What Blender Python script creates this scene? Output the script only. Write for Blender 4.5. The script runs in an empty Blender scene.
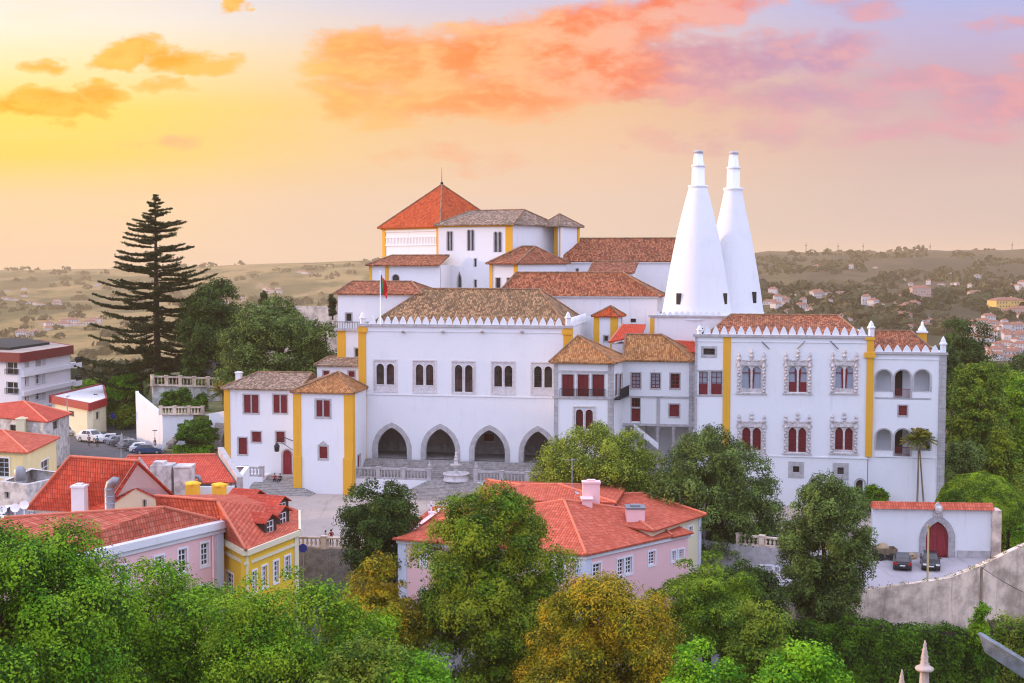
import bpy, math, random
import numpy as np
from mathutils import Vector, Matrix
from mathutils.geometry import tessellate_polygon

R = math.radians
C = bpy.context.scene.collection
SC = bpy.context.scene
random.seed(7)

# ------------------------------------------------------------------ camera
FPX = 1300.0                      # focal length in pixels of the 1024 px wide frame
PITCH = math.atan(79.5 / FPX)     # eye level sits 79.5 px above the picture centre
CAM = Vector((0, 0, 30))
cam_data = bpy.data.cameras.new('camera')
cam_data.sensor_width = 36
cam_data.lens = 36 * FPX / 1024
cam_data.clip_start = 0.5
cam_data.clip_end = 60000
cam = bpy.data.objects.new('camera', cam_data)
cam.location = CAM
cam.rotation_euler = (R(90) - PITCH, 0, 0)
C.objects.link(cam)
SC.camera = cam

# ------------------------------------------------------------------ exposure
SC.view_settings.view_transform = 'Standard'
SC.view_settings.look = 'None'
SC.view_settings.exposure = 0.1
SC.view_settings.gamma = 1.0
SC.view_settings.use_curve_mapping = False
SC.cycles.use_denoising = True
SC.cycles.filter_width = 1.15
SC.cycles.max_bounces = 6
SC.cycles.diffuse_bounces = 3
SC.cycles.glossy_bounces = 2
SC.cycles.transmission_bounces = 3
SC.cycles.volume_bounces = 0
SC.cycles.transparent_max_bounces = 8
SC.cycles.sample_clamp_indirect = 6

# ------------------------------------------------------------------ sun
SUN_EL = 9.0
SUN_AZ = -81.0                    # degrees from the view direction (+Y), negative = left
sun_dir = Vector((math.sin(R(SUN_AZ)) * math.cos(R(SUN_EL)),
                  math.cos(R(SUN_AZ)) * math.cos(R(SUN_EL)), math.sin(R(SUN_EL))))
sl = bpy.data.lights.new('sun', 'SUN')
sl.energy = 3.2
sl.angle = R(2.0)
sl.color = (1.0, 0.62, 0.30)
sun = bpy.data.objects.new('sun', sl)
sun.rotation_euler = (-sun_dir).to_track_quat('-Z', 'Y').to_euler()
sun.location = sun_dir * 400
C.objects.link(sun)


# ------------------------------------------------------------------ node helpers
def srgb(r, g, b):
    def f(c):
        c /= 255.0
        return c / 12.92 if c <= 0.04045 else ((c + 0.055) / 1.055) ** 2.4
    return (f(r), f(g), f(b), 1.0)


class E:
    """A float socket with operators that add Math nodes."""
    tree = None

    def __init__(self, s):
        self.s = s

    @staticmethod
    def m(op, *args, clamp=False):
        n = E.tree.nodes.new('ShaderNodeMath')
        n.operation = op
        n.use_clamp = clamp
        for i, a in enumerate(args):
            if isinstance(a, E):
                E.tree.links.new(a.s, n.inputs[i])
            else:
                n.inputs[i].default_value = a
        return E(n.outputs[0])

    def __add__(self, o): return E.m('ADD', self, o)
    __radd__ = __add__
    def __sub__(self, o): return E.m('SUBTRACT', self, o)
    def __rsub__(self, o): return E.m('SUBTRACT', o, self)
    def __mul__(self, o): return E.m('MULTIPLY', self, o)
    __rmul__ = __mul__
    def __truediv__(self, o): return E.m('DIVIDE', self, o)
    def max(self, o): return E.m('MAXIMUM', self, o)
    def min(self, o): return E.m('MINIMUM', self, o)

    def smooth(self, lo, hi, a=0.0, b=1.0):
        n = E.tree.nodes.new('ShaderNodeMapRange')
        n.interpolation_type = 'SMOOTHSTEP'
        E.tree.links.new(self.s, n.inputs[0])
        for i, v in enumerate((lo, hi, a, b)):
            n.inputs[i + 1].default_value = v
        return E(n.outputs[0])

    def ramp(self, stops, interp='LINEAR'):
        n = E.tree.nodes.new('ShaderNodeValToRGB')
        cr = n.color_ramp
        cr.interpolation = interp
        while len(cr.elements) < len(stops):
            cr.elements.new(0.5)
        for e, (p, c) in zip(cr.elements, stops):
            e.position = p
        for e, (p, c) in zip(cr.elements, stops):
            e.position = p
            e.color = c if len(c) == 4 else (*c, 1)
        E.tree.links.new(self.s, n.inputs[0])
        return n.outputs[0]


def sock_or(tree, inp, v):
    if isinstance(v, E):
        v = v.s
    if isinstance(v, bpy.types.NodeSocket):
        tree.links.new(v, inp)
    elif hasattr(v, '__len__') and len(v) == 3 and inp.type == 'RGBA':
        inp.default_value = (*v, 1)
    else:
        inp.default_value = v


def mixc(f, a, b, mode='MIX'):
    t = E.tree
    n = t.nodes.new('ShaderNodeMix')
    n.data_type = 'RGBA'
    n.blend_type = mode
    sock_or(t, n.inputs[0], f)
    sock_or(t, n.inputs[6], a)
    sock_or(t, n.inputs[7], b)
    return n.outputs[2]


def noise(vec, scale, detail=3, rough=0.5, out=0):
    t = E.tree
    n = t.nodes.new('ShaderNodeTexNoise')
    n.inputs['Scale'].default_value = scale
    n.inputs['Detail'].default_value = detail
    n.inputs['Roughness'].default_value = rough
    if vec is not None:
        t.links.new(vec, n.inputs['Vector'])
    return E(n.outputs[0]) if out == 0 else n.outputs[1]


def mapped(vec, scale=(1, 1, 1), loc=(0, 0, 0), rot=(0, 0, 0)):
    n = E.tree.nodes.new('ShaderNodeMapping')
    n.inputs['Scale'].default_value = scale
    n.inputs['Location'].default_value = loc
    n.inputs['Rotation'].default_value = rot
    E.tree.links.new(vec, n.inputs['Vector'])
    return n.outputs[0]


def combine(x, y, z):
    n = E.tree.nodes.new('ShaderNodeCombineXYZ')
    for i, v in enumerate((x, y, z)):
        sock_or(E.tree, n.inputs[i], v)
    return n.outputs[0]


def separate(v):
    n = E.tree.nodes.new('ShaderNodeSeparateXYZ')
    E.tree.links.new(v, n.inputs[0])
    return [E(o) for o in n.outputs]


# ------------------------------------------------------------------ world: a dusk sky
def build_world():
    w = bpy.data.worlds.new('World')
    SC.world = w
    w.use_nodes = True
    t = w.node_tree
    t.nodes.clear()
    E.tree = t
    out = t.nodes.new('ShaderNodeOutputWorld')
    bg = t.nodes.new('ShaderNodeBackground')
    t.links.new(bg.outputs[0], out.inputs[0])
    tc = t.nodes.new('ShaderNodeTexCoord')
    d = tc.outputs['Generated']
    dx, dy, dz = separate(d)
    yy = dy.max(0.25)
    X = dx / yy                       # tangent of the bearing
    Z = dz / yy                       # tangent of the elevation
    tz = E.m('MULTIPLY', Z, 1 / 0.26, clamp=True)

    def col(stops):                   # stops given as (height in units of 1/1300, colour)
        return tz.ramp([(h / 1300 / 0.26, srgb(*c)) for h, c in stops])
    left = col([(0, (247, 210, 174)), (62, (253, 213, 166)), (105, (255, 217, 104)), (150, (255, 226, 104)),
                (190, (255, 236, 172)), (235, (255, 243, 222)), (330, (225, 222, 238))])
    mid = col([(0, (224, 202, 188)), (62, (233, 203, 182)), (112, (241, 200, 164)), (160, (243, 195, 146)),
               (205, (240, 205, 180)), (250, (212, 202, 220)), (330, (175, 186, 226))])
    right = col([(0, (210, 190, 182)), (75, (212, 188, 180)), (130, (210, 176, 176)), (180, (200, 168, 184)),
                 (225, (190, 178, 212)), (260, (178, 182, 226)), (330, (155, 176, 228))])
    base = mixc(X.smooth(-0.40, 0.02), left, mid)
    base = mixc(X.smooth(0.0, 0.36), base, right)
    base = mixc(X.smooth(-0.7, -1.8), base, (0.80, 0.62, 0.42, 1))

    # clouds: soft ellipses broken up by noise, all in sky directions
    dv = combine(X, 0.0, Z * 2.2)
    w1 = noise(dv, 8, 6, 0.6)
    w2 = noise(mapped(dv, loc=(3.1, 1.7, 0.4)), 24, 7, 0.62)
    wz = noise(mapped(dv, loc=(7.1, 4.7, 2.4)), 10, 6, 0.6)
    Xw = X + (w1 - 0.5) * 0.10
    Zw = Z + (wz - 0.5) * 0.06

    def blob(px, py, rx, ry, rot=0.0, k=1.0):
        cx, cz = (px - 512) / 1300, (262 - py) / 1300
        c, s = math.cos(R(rot)), math.sin(R(rot))
        ax = Xw - cx
        az = Zw - cz
        u = (ax * c + az * s) * (1300 / rx)
        v = (az * c - ax * s) * (1300 / ry)
        q = u * u + v * v
        return E.m('MAXIMUM', (1.0 - q) * k, 0.0)

    def total(lst):
        a = None
        for b in lst:
            bl = blob(*b)
            a = bl if a is None else a.max(bl)
        return a
    det = (w2 - 0.5) * 1.0
    warm = total([(45, 103, 68, 19, 3), (100, 98, 34, 18, 0), (128, 56, 46, 21, 8), (178, 62, 56, 18, -3),
                  (226, 66, 36, 15, 0, 0.7), (50, 68, 28, 14, 0, 0.7), (172, 88, 42, 10, 0, 0.6), (245, 7, 18, 11, 20),
                  (370, 62, 92, 40, 6), (450, 62, 150, 42, 8), (580, 40, 150, 48, 12), (690, 4, 130, 34, 10),
                  (350, 92, 80, 24, 0, 0.7), (500, 96, 190, 36, 5, 0.75), (610, 78, 110, 34, 4, 0.8)])
    cool = total([(660, 72, 150, 38, 4), (745, 58, 110, 32, -2), (835, 56, 70, 26, 5, 0.9), (800, 100, 140, 28, 0, 0.7),
                  (960, 88, 120, 24, -6, .9), (1010, 108, 120, 28, -2, .8), (930, 128, 150, 20, -3, 0.6),
                  (860, 8, 90, 20, 10, 0.6), (1000, 26, 70, 14, 10, 0.5), (165, 147, 62, 13, 0, 0.7), (720, 138, 170, 20, 0, 0.5),
                  (440, 160, 130, 14, 2, 0.4), (1130, 80, 150, 46, 0, 0.9)])
    aw = E.m('ADD', warm, det * 1.7).smooth(0.10, 0.76) * warm.smooth(0.0, 0.30)
    ac = E.m('ADD', cool, det * 1.6).smooth(0.14, 0.80) * cool.smooth(0.0, 0.25)
    xr = X.smooth(-0.40, 0.42)
    xl = E.m('MULTIPLY_ADD', X, 1 / 0.8, 0.5, clamp=True)
    wcol = xl.ramp([(0.0, srgb(255, 168, 22)), (0.22, srgb(255, 176, 38)), (0.34, srgb(255, 162, 82)), (0.5, srgb(255, 132, 62)),
                    (0.64, srgb(248, 118, 66)), (0.75, srgb(236, 140, 130)), (0.9, srgb(220, 150, 170))])
    wcol2 = xl.ramp([(0.0, srgb(255, 200, 70)), (0.3, srgb(255, 196, 104)), (0.5, srgb(255, 184, 130)), (0.7, srgb(240, 170, 160)), (1, srgb(220, 170, 190))])
    wc = mixc(w2.smooth(0.35, 0.62), wcol, wcol2)
    ccol = xl.ramp([(0.0, srgb(250, 190, 120)), (0.3, srgb(250, 180, 130)), (0.55, srgb(238, 150, 120)), (0.66, srgb(206, 142, 162)),
                    (0.78, srgb(186, 146, 184)), (0.9, srgb(208, 158, 174)), (1.0, srgb(190, 150, 184))])
    ccol2 = xl.ramp([(0.0, srgb(252, 205, 140)), (0.5, srgb(246, 176, 140)), (0.7, srgb(228, 168, 168)), (0.85, srgb(222, 164, 176)), (1, srgb(226, 160, 166))])
    cc = mixc(w2.smooth(0.36, 0.64), ccol, ccol2)
    sky = mixc(ac * 0.9, base, cc)
    sky = mixc(aw * 0.95, sky, wc)
    # thin streaks everywhere
    st = noise(mapped(dv, scale=(1, 1, 4.0), loc=(2, 5, 1)), 5, 5, 0.6).smooth(0.45, 0.75)
    sky = mixc(st * 0.22, sky, mixc(xr, srgb(255, 226, 160), srgb(232, 190, 190)))

    # the rest of the dome: the dusk sky overhead and behind the photographer
    nis = t.nodes.new('ShaderNodeTexSky')
    nis.sky_type = 'NISHITA'
    nis.sun_disc = False
    nis.sun_elevation = R(SUN_EL)
    nis.sun_rotation = R(SUN_AZ)
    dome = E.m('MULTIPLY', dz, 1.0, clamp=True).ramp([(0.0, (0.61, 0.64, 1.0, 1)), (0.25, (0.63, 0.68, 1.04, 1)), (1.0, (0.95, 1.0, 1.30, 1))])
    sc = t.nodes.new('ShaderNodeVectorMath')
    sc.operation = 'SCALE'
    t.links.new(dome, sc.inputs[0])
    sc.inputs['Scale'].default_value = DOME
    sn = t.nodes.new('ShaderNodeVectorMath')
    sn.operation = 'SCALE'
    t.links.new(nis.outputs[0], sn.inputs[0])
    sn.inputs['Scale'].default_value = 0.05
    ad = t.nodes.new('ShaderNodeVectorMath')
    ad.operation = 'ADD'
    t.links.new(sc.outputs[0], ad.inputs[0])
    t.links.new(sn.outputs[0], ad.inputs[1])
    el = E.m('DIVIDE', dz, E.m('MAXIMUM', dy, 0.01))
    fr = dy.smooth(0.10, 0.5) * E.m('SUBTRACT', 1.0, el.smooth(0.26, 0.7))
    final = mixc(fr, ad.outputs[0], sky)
    # below the horizon: dull earth
    final = mixc(dz.smooth(-0.02, -0.12), final, (0.16, 0.15, 0.13, 1))
    t.links.new(final, bg.inputs[0])
    bg.inputs[1].default_value = 1.0
    w.cycles.sampling_method = 'MANUAL'
    w.cycles.sample_map_resolution = 1024


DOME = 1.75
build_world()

# ------------------------------------------------------------------ materials
MATS = {}


def new_mat(name, color, rough=0.8, bump=None, bump_dist=0.05, spec=0.3, metal=0.0):
    """color / bump may be values or callables(vec_object, uv) that return sockets."""
    m = bpy.data.materials.new(name)
    m.use_nodes = True
    t = m.node_tree
    t.nodes.clear()
    E.tree = t
    o = t.nodes.new('ShaderNodeOutputMaterial')
    b = t.nodes.new('ShaderNodeBsdfPrincipled')
    t.links.new(b.outputs[0], o.inputs[0])
    tc = t.nodes.new('ShaderNodeTexCoord')
    vec, uv = tc.outputs['Object'], tc.outputs['UV']
    sock_or(t, b.inputs['Base Color'], color(vec, uv) if callable(color) else color)
    sock_or(t, b.inputs['Roughness'], rough)
    b.inputs['Specular IOR Level'].default_value = spec
    b.inputs['Metallic'].default_value = metal
    if bump:
        bn = t.nodes.new('ShaderNodeBump')
        bn.inputs['Strength'].default_value = 1.0
        bn.inputs['Distance'].default_value = bump_dist
        sock_or(t, bn.inputs['Height'], bump(vec, uv))
        t.links.new(bn.outputs[0], b.inputs['Normal'])
    MATS[name] = m
    return m


def plaster(name, col, stain=(0.5, 0.47, 0.45), amount=0.25, rough=0.9):
    def color(vec, uv):
        n1 = noise(vec, 0.35, 5, 0.6).smooth(0.5, 0.8)
        n2 = noise(mapped(uv, (1.6, 0.10, 1)), 1.0, 4, 0.65).smooth(0.56, 0.80)
        n3 = noise(vec, 2.2, 4, 0.6)
        c = mixc(n3 * 0.12, col, [x * 0.86 for x in col[:3]])
        c = mixc(n1 * (amount * 0.5), c, stain)
        return mixc(n2 * amount, c, stain)
    return new_mat(name, color, rough, lambda v, u: noise(v, 3.0, 4, 0.6), 0.02, 0.2)


def tiles(name, c_lo, c_mid, c_hi, lichen=(0.10, 0.085, 0.05), amount=0.5, col_w=0.24, row_h=0.38, seam=0.5, line=None):
    """Barrel tiles: columns run up the slope (UV is in metres on every face)."""
    def cells(uv):
        u, v, _ = separate(uv)
        return u / col_w, v / row_h

    def color(vec, uv):
        cu, cv = cells(uv)
        fl = combine(E.m('FLOOR', cu), E.m('FLOOR', cv), 0.0)
        wn = E.tree.nodes.new('ShaderNodeTexWhiteNoise')
        wn.noise_dimensions = '2D'
        E.tree.links.new(fl, wn.inputs['Vector'])
        r = E(wn.outputs['Value'])
        c = r.ramp([(0.0, c_lo), (0.5, c_mid), (1.0, c_hi)])
        big = noise(vec, 0.22, 5, 0.62).smooth(0.38, 0.66)
        fine = noise(vec, 1.7, 4, 0.65).smooth(0.42, 0.72)
        c = mixc(big * fine * amount, c, lichen)
        c = mixc(noise(mapped(vec, loc=(9, 3, 2)), 0.5, 4, 0.6).smooth(0.52, 0.75) * (amount * 0.7), c, [x * 0.55 for x in c_lo[:3]])
        # dark mortar gaps between columns and dark course joints, besides the relief in the bump
        fu = E.m('FRACT', cu)
        gap = E.m('ABSOLUTE', fu - 0.5).smooth(0.36, 0.5)
        c = mixc(gap * seam, c, [x * 0.45 for x in c_lo[:3]])
        if line:
            fv = E.m('FRACT', cv)
            c = mixc(fv.smooth(0.80, 1.0) * line, c, [x * 0.5 for x in c_lo[:3]])
        return c

    def bump(vec, uv):
        cu, cv = cells(uv)
        fu = E.m('FRACT', cu) - 0.5
        h = E.m('SUBTRACT', 0.25, fu * fu) * 3.0
        fv = E.m('FRACT', cv)
        return h + (1.0 - fv) * 0.5
    return new_mat(name, color, 0.85, bump, 0.08, 0.25)


def foliage(name, dark, light, tint=None, trans=0.30, scale=0.6):
    m = bpy.data.materials.new(name)
    m.use_nodes = True
    t = m.node_tree
    t.nodes.clear()
    E.tree = t
    o = t.nodes.new('ShaderNodeOutputMaterial')
    geo = t.nodes.new('ShaderNodeNewGeometry')
    tc = t.nodes.new('ShaderNodeTexCoord')
    r = E(geo.outputs['Random Per Island'])
    n = noise(tc.outputs['Object'], scale, 3, 0.6)
    c = mixc(r * r, dark, light)
    c = mixc(n.smooth(0.48, 0.64) * 0.8, c, light)
    c = mixc(n.smooth(0.46, 0.34) * 0.7, c, dark)
    if tint:
        n2 = noise(mapped(tc.outputs['Object'], loc=(5, 2, 8)), scale * 0.8, 3, 0.6)
        c = mixc((n2 + r * 0.25).smooth(0.52, 0.78), c, tint)
    d = t.nodes.new('ShaderNodeBsdfPrincipled')
    d.inputs['Roughness'].default_value = 0.65
    d.inputs['Specular IOR Level'].default_value = 0.15
    t.links.new(c, d.inputs['Base Color'])
    tr = t.nodes.new('ShaderNodeBsdfTranslucent')
    t.links.new(mixc(0.5, c, light), tr.inputs[0])
    mx = t.nodes.new('ShaderNodeMixShader')
    mx.inputs[0].default_value = trans
    t.links.new(d.outputs[0], mx.inputs[1])
    t.links.new(tr.outputs[0], mx.inputs[2])
    t.links.new(mx.outputs[0], o.inputs[0])
    MATS[name] = m
    return m


def stone(name, col, dark, scale=1.2, amount=0.7, rough=0.9, blocks=None):
    def color(vec, uv):
        n = noise(vec, scale, 6, 0.65).smooth(0.35, 0.7)
        s = noise(mapped(uv, (1.2, 0.12, 1)), 1.0, 4, 0.6).smooth(0.5, 0.75)
        c = mixc(n * amount, col, dark)
        c = mixc(s * amount * 0.7, c, [x * 0.7 for x in dark])
        if blocks:
            u, v, _ = separate(uv)
            row = E.m('FLOOR', v / blocks[1])
            fu = E.m('FRACT', u / blocks[0] + row * 0.5)
            fv = E.m('FRACT', v / blocks[1])
            j = E.m('ABSOLUTE', fu - 0.5).smooth(0.45, 0.5).max(E.m('ABSOLUTE', fv - 0.5).smooth(0.42, 0.5))
            c = mixc(j * 0.5, c, [x * 0.5 for x in dark])
        return c
    return new_mat(name, color, rough, lambda v, u: noise(v, scale * 3, 5, 0.65), 0.04, 0.2)


plaster('white_plaster', (0.74, 0.735, 0.745), (0.40, 0.38, 0.37), 0.32)
plaster('aged_plaster', (0.76, 0.72, 0.72), (0.40, 0.36, 0.38), 0.55)
stone('shabby_plaster', (0.66, 0.62, 0.59), (0.19, 0.17, 0.165), 0.9, 0.75)
plaster('ochre_paint', (0.70, 0.36, 0.035), (0.45, 0.22, 0.04), 0.45)
plaster('yellow_plaster', (0.80, 0.50, 0.045), (0.6, 0.36, 0.08), 0.3)
plaster('cream_plaster', (0.74, 0.66, 0.45), (0.45, 0.38, 0.28), 0.4)
plaster('straw_plaster', (0.74, 0.62, 0.33), (0.45, 0.36, 0.22), 0.4)
plaster('pink_plaster', (0.87, 0.54, 0.53), (0.6, 0.36, 0.38), 0.3)
plaster('pale_blue_trim', (0.62, 0.66, 0.75), (0.5, 0.5, 0.55), 0.2)
plaster('hotel_white', (0.74, 0.70, 0.70), (0.5, 0.46, 0.46), 0.3)
stone('grey_stone', (0.47, 0.44, 0.44), (0.27, 0.25, 0.25), 1.6, 0.6)
stone('carved_stone', (0.66, 0.60, 0.58), (0.30, 0.26, 0.26), 3.2, 0.7)
stone('pale_stone', (0.66, 0.62, 0.62), (0.46, 0.42, 0.42), 2.5, 0.6)
stone('quoin_stone', (0.44, 0.42, 0.42), (0.28, 0.26, 0.26), 1.5, 0.6, blocks=(0.9, 0.5))
stone('step_stone', (0.40, 0.365, 0.34), (0.17, 0.155, 0.15), 1.8, 0.7, blocks=(1.2, 0.165))
stone('rampart_stone', (0.86, 0.68, 0.54), (0.22, 0.16, 0.13), 0.5, 0.75)
stone('pinnacle_stone', (0.58, 0.46, 0.40), (0.36, 0.28, 0.25), 2.5, 0.6)
stone('rubble', (0.36, 0.31, 0.25), (0.16, 0.13, 0.10), 1.8, 0.8)
stone('cobble', (0.43, 0.355, 0.31), (0.31, 0.26, 0.23), 0.25, 0.7, blocks=(.5, .5))
stone('asphalt', (0.12, 0.112, 0.115), (0.075, 0.07, 0.075), 0.4, 0.6)
stone('mossy_stone', (0.23, 0.25, 0.27), (0.08, 0.085, 0.08), 1.2, 0.7)
stone('car_park', (0.40, 0.36, 0.38), (0.30, 0.27, 0.28), 0.3, 0.6)
stone('bark', (0.075, 0.052, 0.036), (0.03, 0.022, 0.018), 3.0, 0.8)
stone('boulder', (0.42, 0.30, 0.18), (0.25, 0.17, 0.10), 2.0, 0.8)
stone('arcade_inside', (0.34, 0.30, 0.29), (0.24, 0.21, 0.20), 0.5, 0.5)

tiles('roof_lichen', (0.12, 0.065, 0.034), (0.23, 0.125, 0.055), (0.46, 0.26, 0.13), (0.10, 0.09, 0.04), 0.75)
tiles('roof_golden', (0.21, 0.080, 0.028), (0.36, 0.145, 0.045), (0.50, 0.24, 0.085), (0.14, 0.085, 0.03), 0.6)
tiles('roof_grey', (0.13, 0.08, 0.05), (0.24, 0.155, 0.105), (0.46, 0.31, 0.22), (0.09, 0.085, 0.05), 0.7)
tiles('roof_rust', (0.13, 0.034, 0.013), (0.28, 0.076, 0.030), (0.46, 0.17, 0.075), (0.13, 0.085, 0.035), 0.65)
tiles('roof_orange', (0.30, 0.038, 0.008), (0.44, 0.062, 0.012), (0.54, 0.10, 0.02), (0.22, 0.09, 0.035), 0.3)
tiles('roof_scarlet', (0.50, 0.05, 0.02), (0.56, 0.06, 0.024), (0.62, 0.08, 0.03), (0.3, 0.06, 0.03), 0.15)
tiles('roof_coral', (0.46, 0.080, 0.040), (0.53, 0.098, 0.050), (0.62, 0.15, 0.085), (0.30, 0.085, 0.05), 0.5, 0.26, 0.44, 0.35, 0.75)
tiles('roof_weathered', (0.42, 0.075, 0.040), (0.50, 0.10, 0.055), (0.58, 0.17, 0.10), (0.15, 0.075, 0.045), 0.7, 0.26, 0.44, 0.4, 0.85)
tiles('roof_red', (0.47, 0.052, 0.028), (0.53, 0.065, 0.034), (0.60, 0.10, 0.055), (0.20, 0.07, 0.045), 0.6, 0.26, 0.44, 0.4, 0.85)
new_mat('ridge_cap', lambda v, u: mixc(noise(v, 1.4, 4).smooth(.4, .65), (0.30, 0.15, 0.08), (0.15, 0.10, 0.06)), 0.85)
new_mat('ridge_coral', (0.60, 0.17, 0.10), 0.85)

new_mat('ox_red_paint', lambda v, u: mixc(noise(v, 2, 3).smooth(0.4, 0.7) * 0.5, (0.17, 0.012, 0.018), (0.10, 0.010, 0.014)), 0.55)
new_mat('door_red', lambda v, u: mixc(noise(mapped(u, (6, 0.6, 1)), 1, 3).smooth(0.35, 0.7), (0.30, 0.028, 0.04), (0.20, 0.018, 0.03)), 0.6)
new_mat('dark_wood', (0.045, 0.028, 0.022), 0.7)
new_mat('white_paint', (0.78, 0.78, 0.80), 0.5)
new_mat('blue_grey_paint', (0.42, 0.50, 0.58), 0.5)
new_mat('window_glass', lambda v, u: mixc(noise(v, 0.8, 2).smooth(0.4, 0.65), (0.025, 0.022, 0.025), (0.07, 0.06, 0.06)), 0.08, spec=0.6)
new_mat('pale_glass', (0.30, 0.33, 0.40), 0.10, spec=0.7)
new_mat('dark_interior', (0.03, 0.022, 0.02), 0.9)
new_mat('iron', (0.03, 0.03, 0.035), 0.5, metal=0.6)
new_mat('zinc', (0.26, 0.26, 0.28), 0.5, metal=0.6)
new_mat('concrete', lambda v, u: mixc(noise(v, 0.6, 4).smooth(0.4, 0.7), (0.38, 0.35, 0.33), (0.25, 0.23, 0.22)), 0.9)
new_mat('maroon_fascia', (0.17, 0.014, 0.018), 0.5)
new_mat('red_fascia', (0.30, 0.018, 0.022), 0.5)
new_mat('roof_deck', lambda v, u: mixc(noise(v, 0.3, 4).smooth(0.4, 0.7), (0.38, 0.30, 0.25), (0.26, 0.20, 0.18)), 0.9)
new_mat('balcony_back', (0.55, 0.38, 0.22), 0.9)
new_mat('rubber', (0.02, 0.02, 0.02), 0.8)
new_mat('alloy', (0.5, 0.5, 0.52), 0.3, metal=0.8)
new_mat('car_black', (0.012, 0.013, 0.018), 0.22, spec=0.6)
new_mat('car_white', (0.72, 0.72, 0.72), 0.3, spec=0.6)
new_mat('car_silver', (0.38, 0.39, 0.41), 0.3, spec=0.6, metal=0.4)
new_mat('car_blue', (0.03, 0.06, 0.14), 0.25, spec=0.6)
new_mat('car_grey', (0.09, 0.09, 0.10), 0.25, spec=0.6)
new_mat('tail_red', (0.45, 0.01, 0.01), 0.3)
new_mat('lamp_clear', (0.75, 0.75, 0.72), 0.2)
new_mat('skin', (0.50, 0.30, 0.22), 0.6)
new_mat('cloth_red', (0.32, 0.02, 0.03), 0.9)
new_mat('cloth_navy', (0.02, 0.03, 0.09), 0.9)
new_mat('cloth_black', (0.02, 0.02, 0.022), 0.9)
new_mat('cloth_white', (0.6, 0.6, 0.6), 0.9)
new_mat('cloth_teal', (0.03, 0.16, 0.2), 0.9)
new_mat('hair_dark', (0.02, 0.013, 0.01), 0.7)
new_mat('sign_blue', (0.03, 0.05, 0.35), 0.4)
new_mat('flag_red', (0.50, 0.015, 0.02), 0.8)
new_mat('flag_green', (0.01, 0.16, 0.04), 0.8)
new_mat('weathered_wood', lambda v, u: mixc(noise(mapped(u, (8, 0.5, 1)), 1, 4).smooth(0.35, 0.7), (0.22, 0.16, 0.10), (0.10, 0.075, 0.055)), 0.85)
new_mat('yellow_pole', (0.36, 0.27, 0.12), 0.8)
new_mat('garden_soil', lambda v, u: mixc(noise(v, 0.8, 4).smooth(0.4, 0.65), (0.10, 0.13, 0.03), (0.20, 0.16, 0.08)), 0.95)

foliage('leaf_deep', (0.008, 0.022, 0.004), (0.085, 0.15, 0.018), trans=0.22)
foliage('leaf_green', (0.008, 0.042, 0.002), (0.14, 0.36, 0.006), (0.25, 0.43, 0.012), trans=0.22)
foliage('leaf_vivid', (0.035, 0.16, 0.004), (0.27, 0.52, 0.012), trans=0.22)
foliage('leaf_lime', (0.02, 0.095, 0.004), (0.24, 0.46, 0.012), (0.32, 0.44, 0.016), trans=0.22)
foliage('leaf_olive', (0.02, 0.06, 0.005), (0.19, 0.32, 0.02), (0.26, 0.31, 0.02), trans=0.22)
foliage('leaf_mansion', (0.01, 0.04, 0.003), (0.15, 0.29, 0.01), (0.27, 0.31, 0.012), trans=0.22)
foliage('leaf_autumn', (0.035, 0.05, 0.003), (0.33, 0.34, 0.01), (0.52, 0.33, 0.010), trans=0.22)
foliage('leaf_plane', (0.01, 0.028, 0.006), (0.20, 0.29, 0.055), trans=0.22)
foliage('leaf_plane_light', (0.03, 0.065, 0.006), (0.36, 0.43, 0.04), trans=0.22)
foliage('leaf_box', (0.008, 0.036, 0.003), (0.13, 0.27, 0.012), trans=0.22)
foliage('leaf_pine', (0.02, 0.07, 0.004), (0.27, 0.4, 0.016), trans=0.22)
foliage('needle_dark', (0.010, 0.016, 0.005), (0.07, 0.085, 0.02), trans=0.15)
foliage('leaf_palm', (0.03, 0.07, 0.012), (0.22, 0.28, 0.03), (0.36, 0.26, 0.03))
foliage('leaf_far', (0.016, 0.022, 0.008), (0.050, 0.058, 0.018), (0.085, 0.070, 0.024), 0.2, 0.02)
foliage('leaf_dry', (0.20, 0.15, 0.07), (0.36, 0.27, 0.12), (0.22, 0.25, 0.06))

# ------------------------------------------------------------------ picking points in the place
CT, ST = math.cos(PITCH), math.sin(PITCH)


def ray(px, py):
    dx, dy = (px - 512) / FPX, (341.5 - py) / FPX
    return Vector((dx, CT + dy * ST, -ST + dy * CT))


def atY(px, py, Y):
    d = ray(px, py)
    return CAM + d * (Y / d.y)


def atZ(px, py, z):
    d = ray(px, py)
    return CAM + d * ((z - CAM.z) / d.z)


class Frame:
    """A wall plane: o origin, a along the wall, b up, c into the wall."""
    def __init__(self, o, a, c):
        self.o, self.a, self.c = Vector(o), Vector(a).normalized(), Vector(c).normalized()
        self.b = Vector((0, 0, 1))

    def p(self, a, b, c=0.0):
        return self.o + self.a * a + self.b * b + self.c * c

    def pix(self, px, py, c=0.0):
        d = ray(px, py)
        t = (self.o + self.c * c - CAM).dot(self.c) / d.dot(self.c)
        q = CAM + d * t - self.o
        return q.dot(self.a), q.z

    def at(self, px, py, c=0.0):
        a, b = self.pix(px, py, c)
        return self.p(a, b, c)

    def rect(self, x0, x1, y0, y1):
        """pixel rectangle -> (a0, a1, b0, b1), heights taken at its middle"""
        xm = (x0 + x1) / 2
        return (self.pix(x0, (y0 + y1) / 2)[0], self.pix(x1, (y0 + y1) / 2)[0],
                self.pix(xm, y1)[1], self.pix(xm, y0)[1])

    def shift(self, c):
        return Frame(self.o + self.c * c, self.a, self.c)


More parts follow.
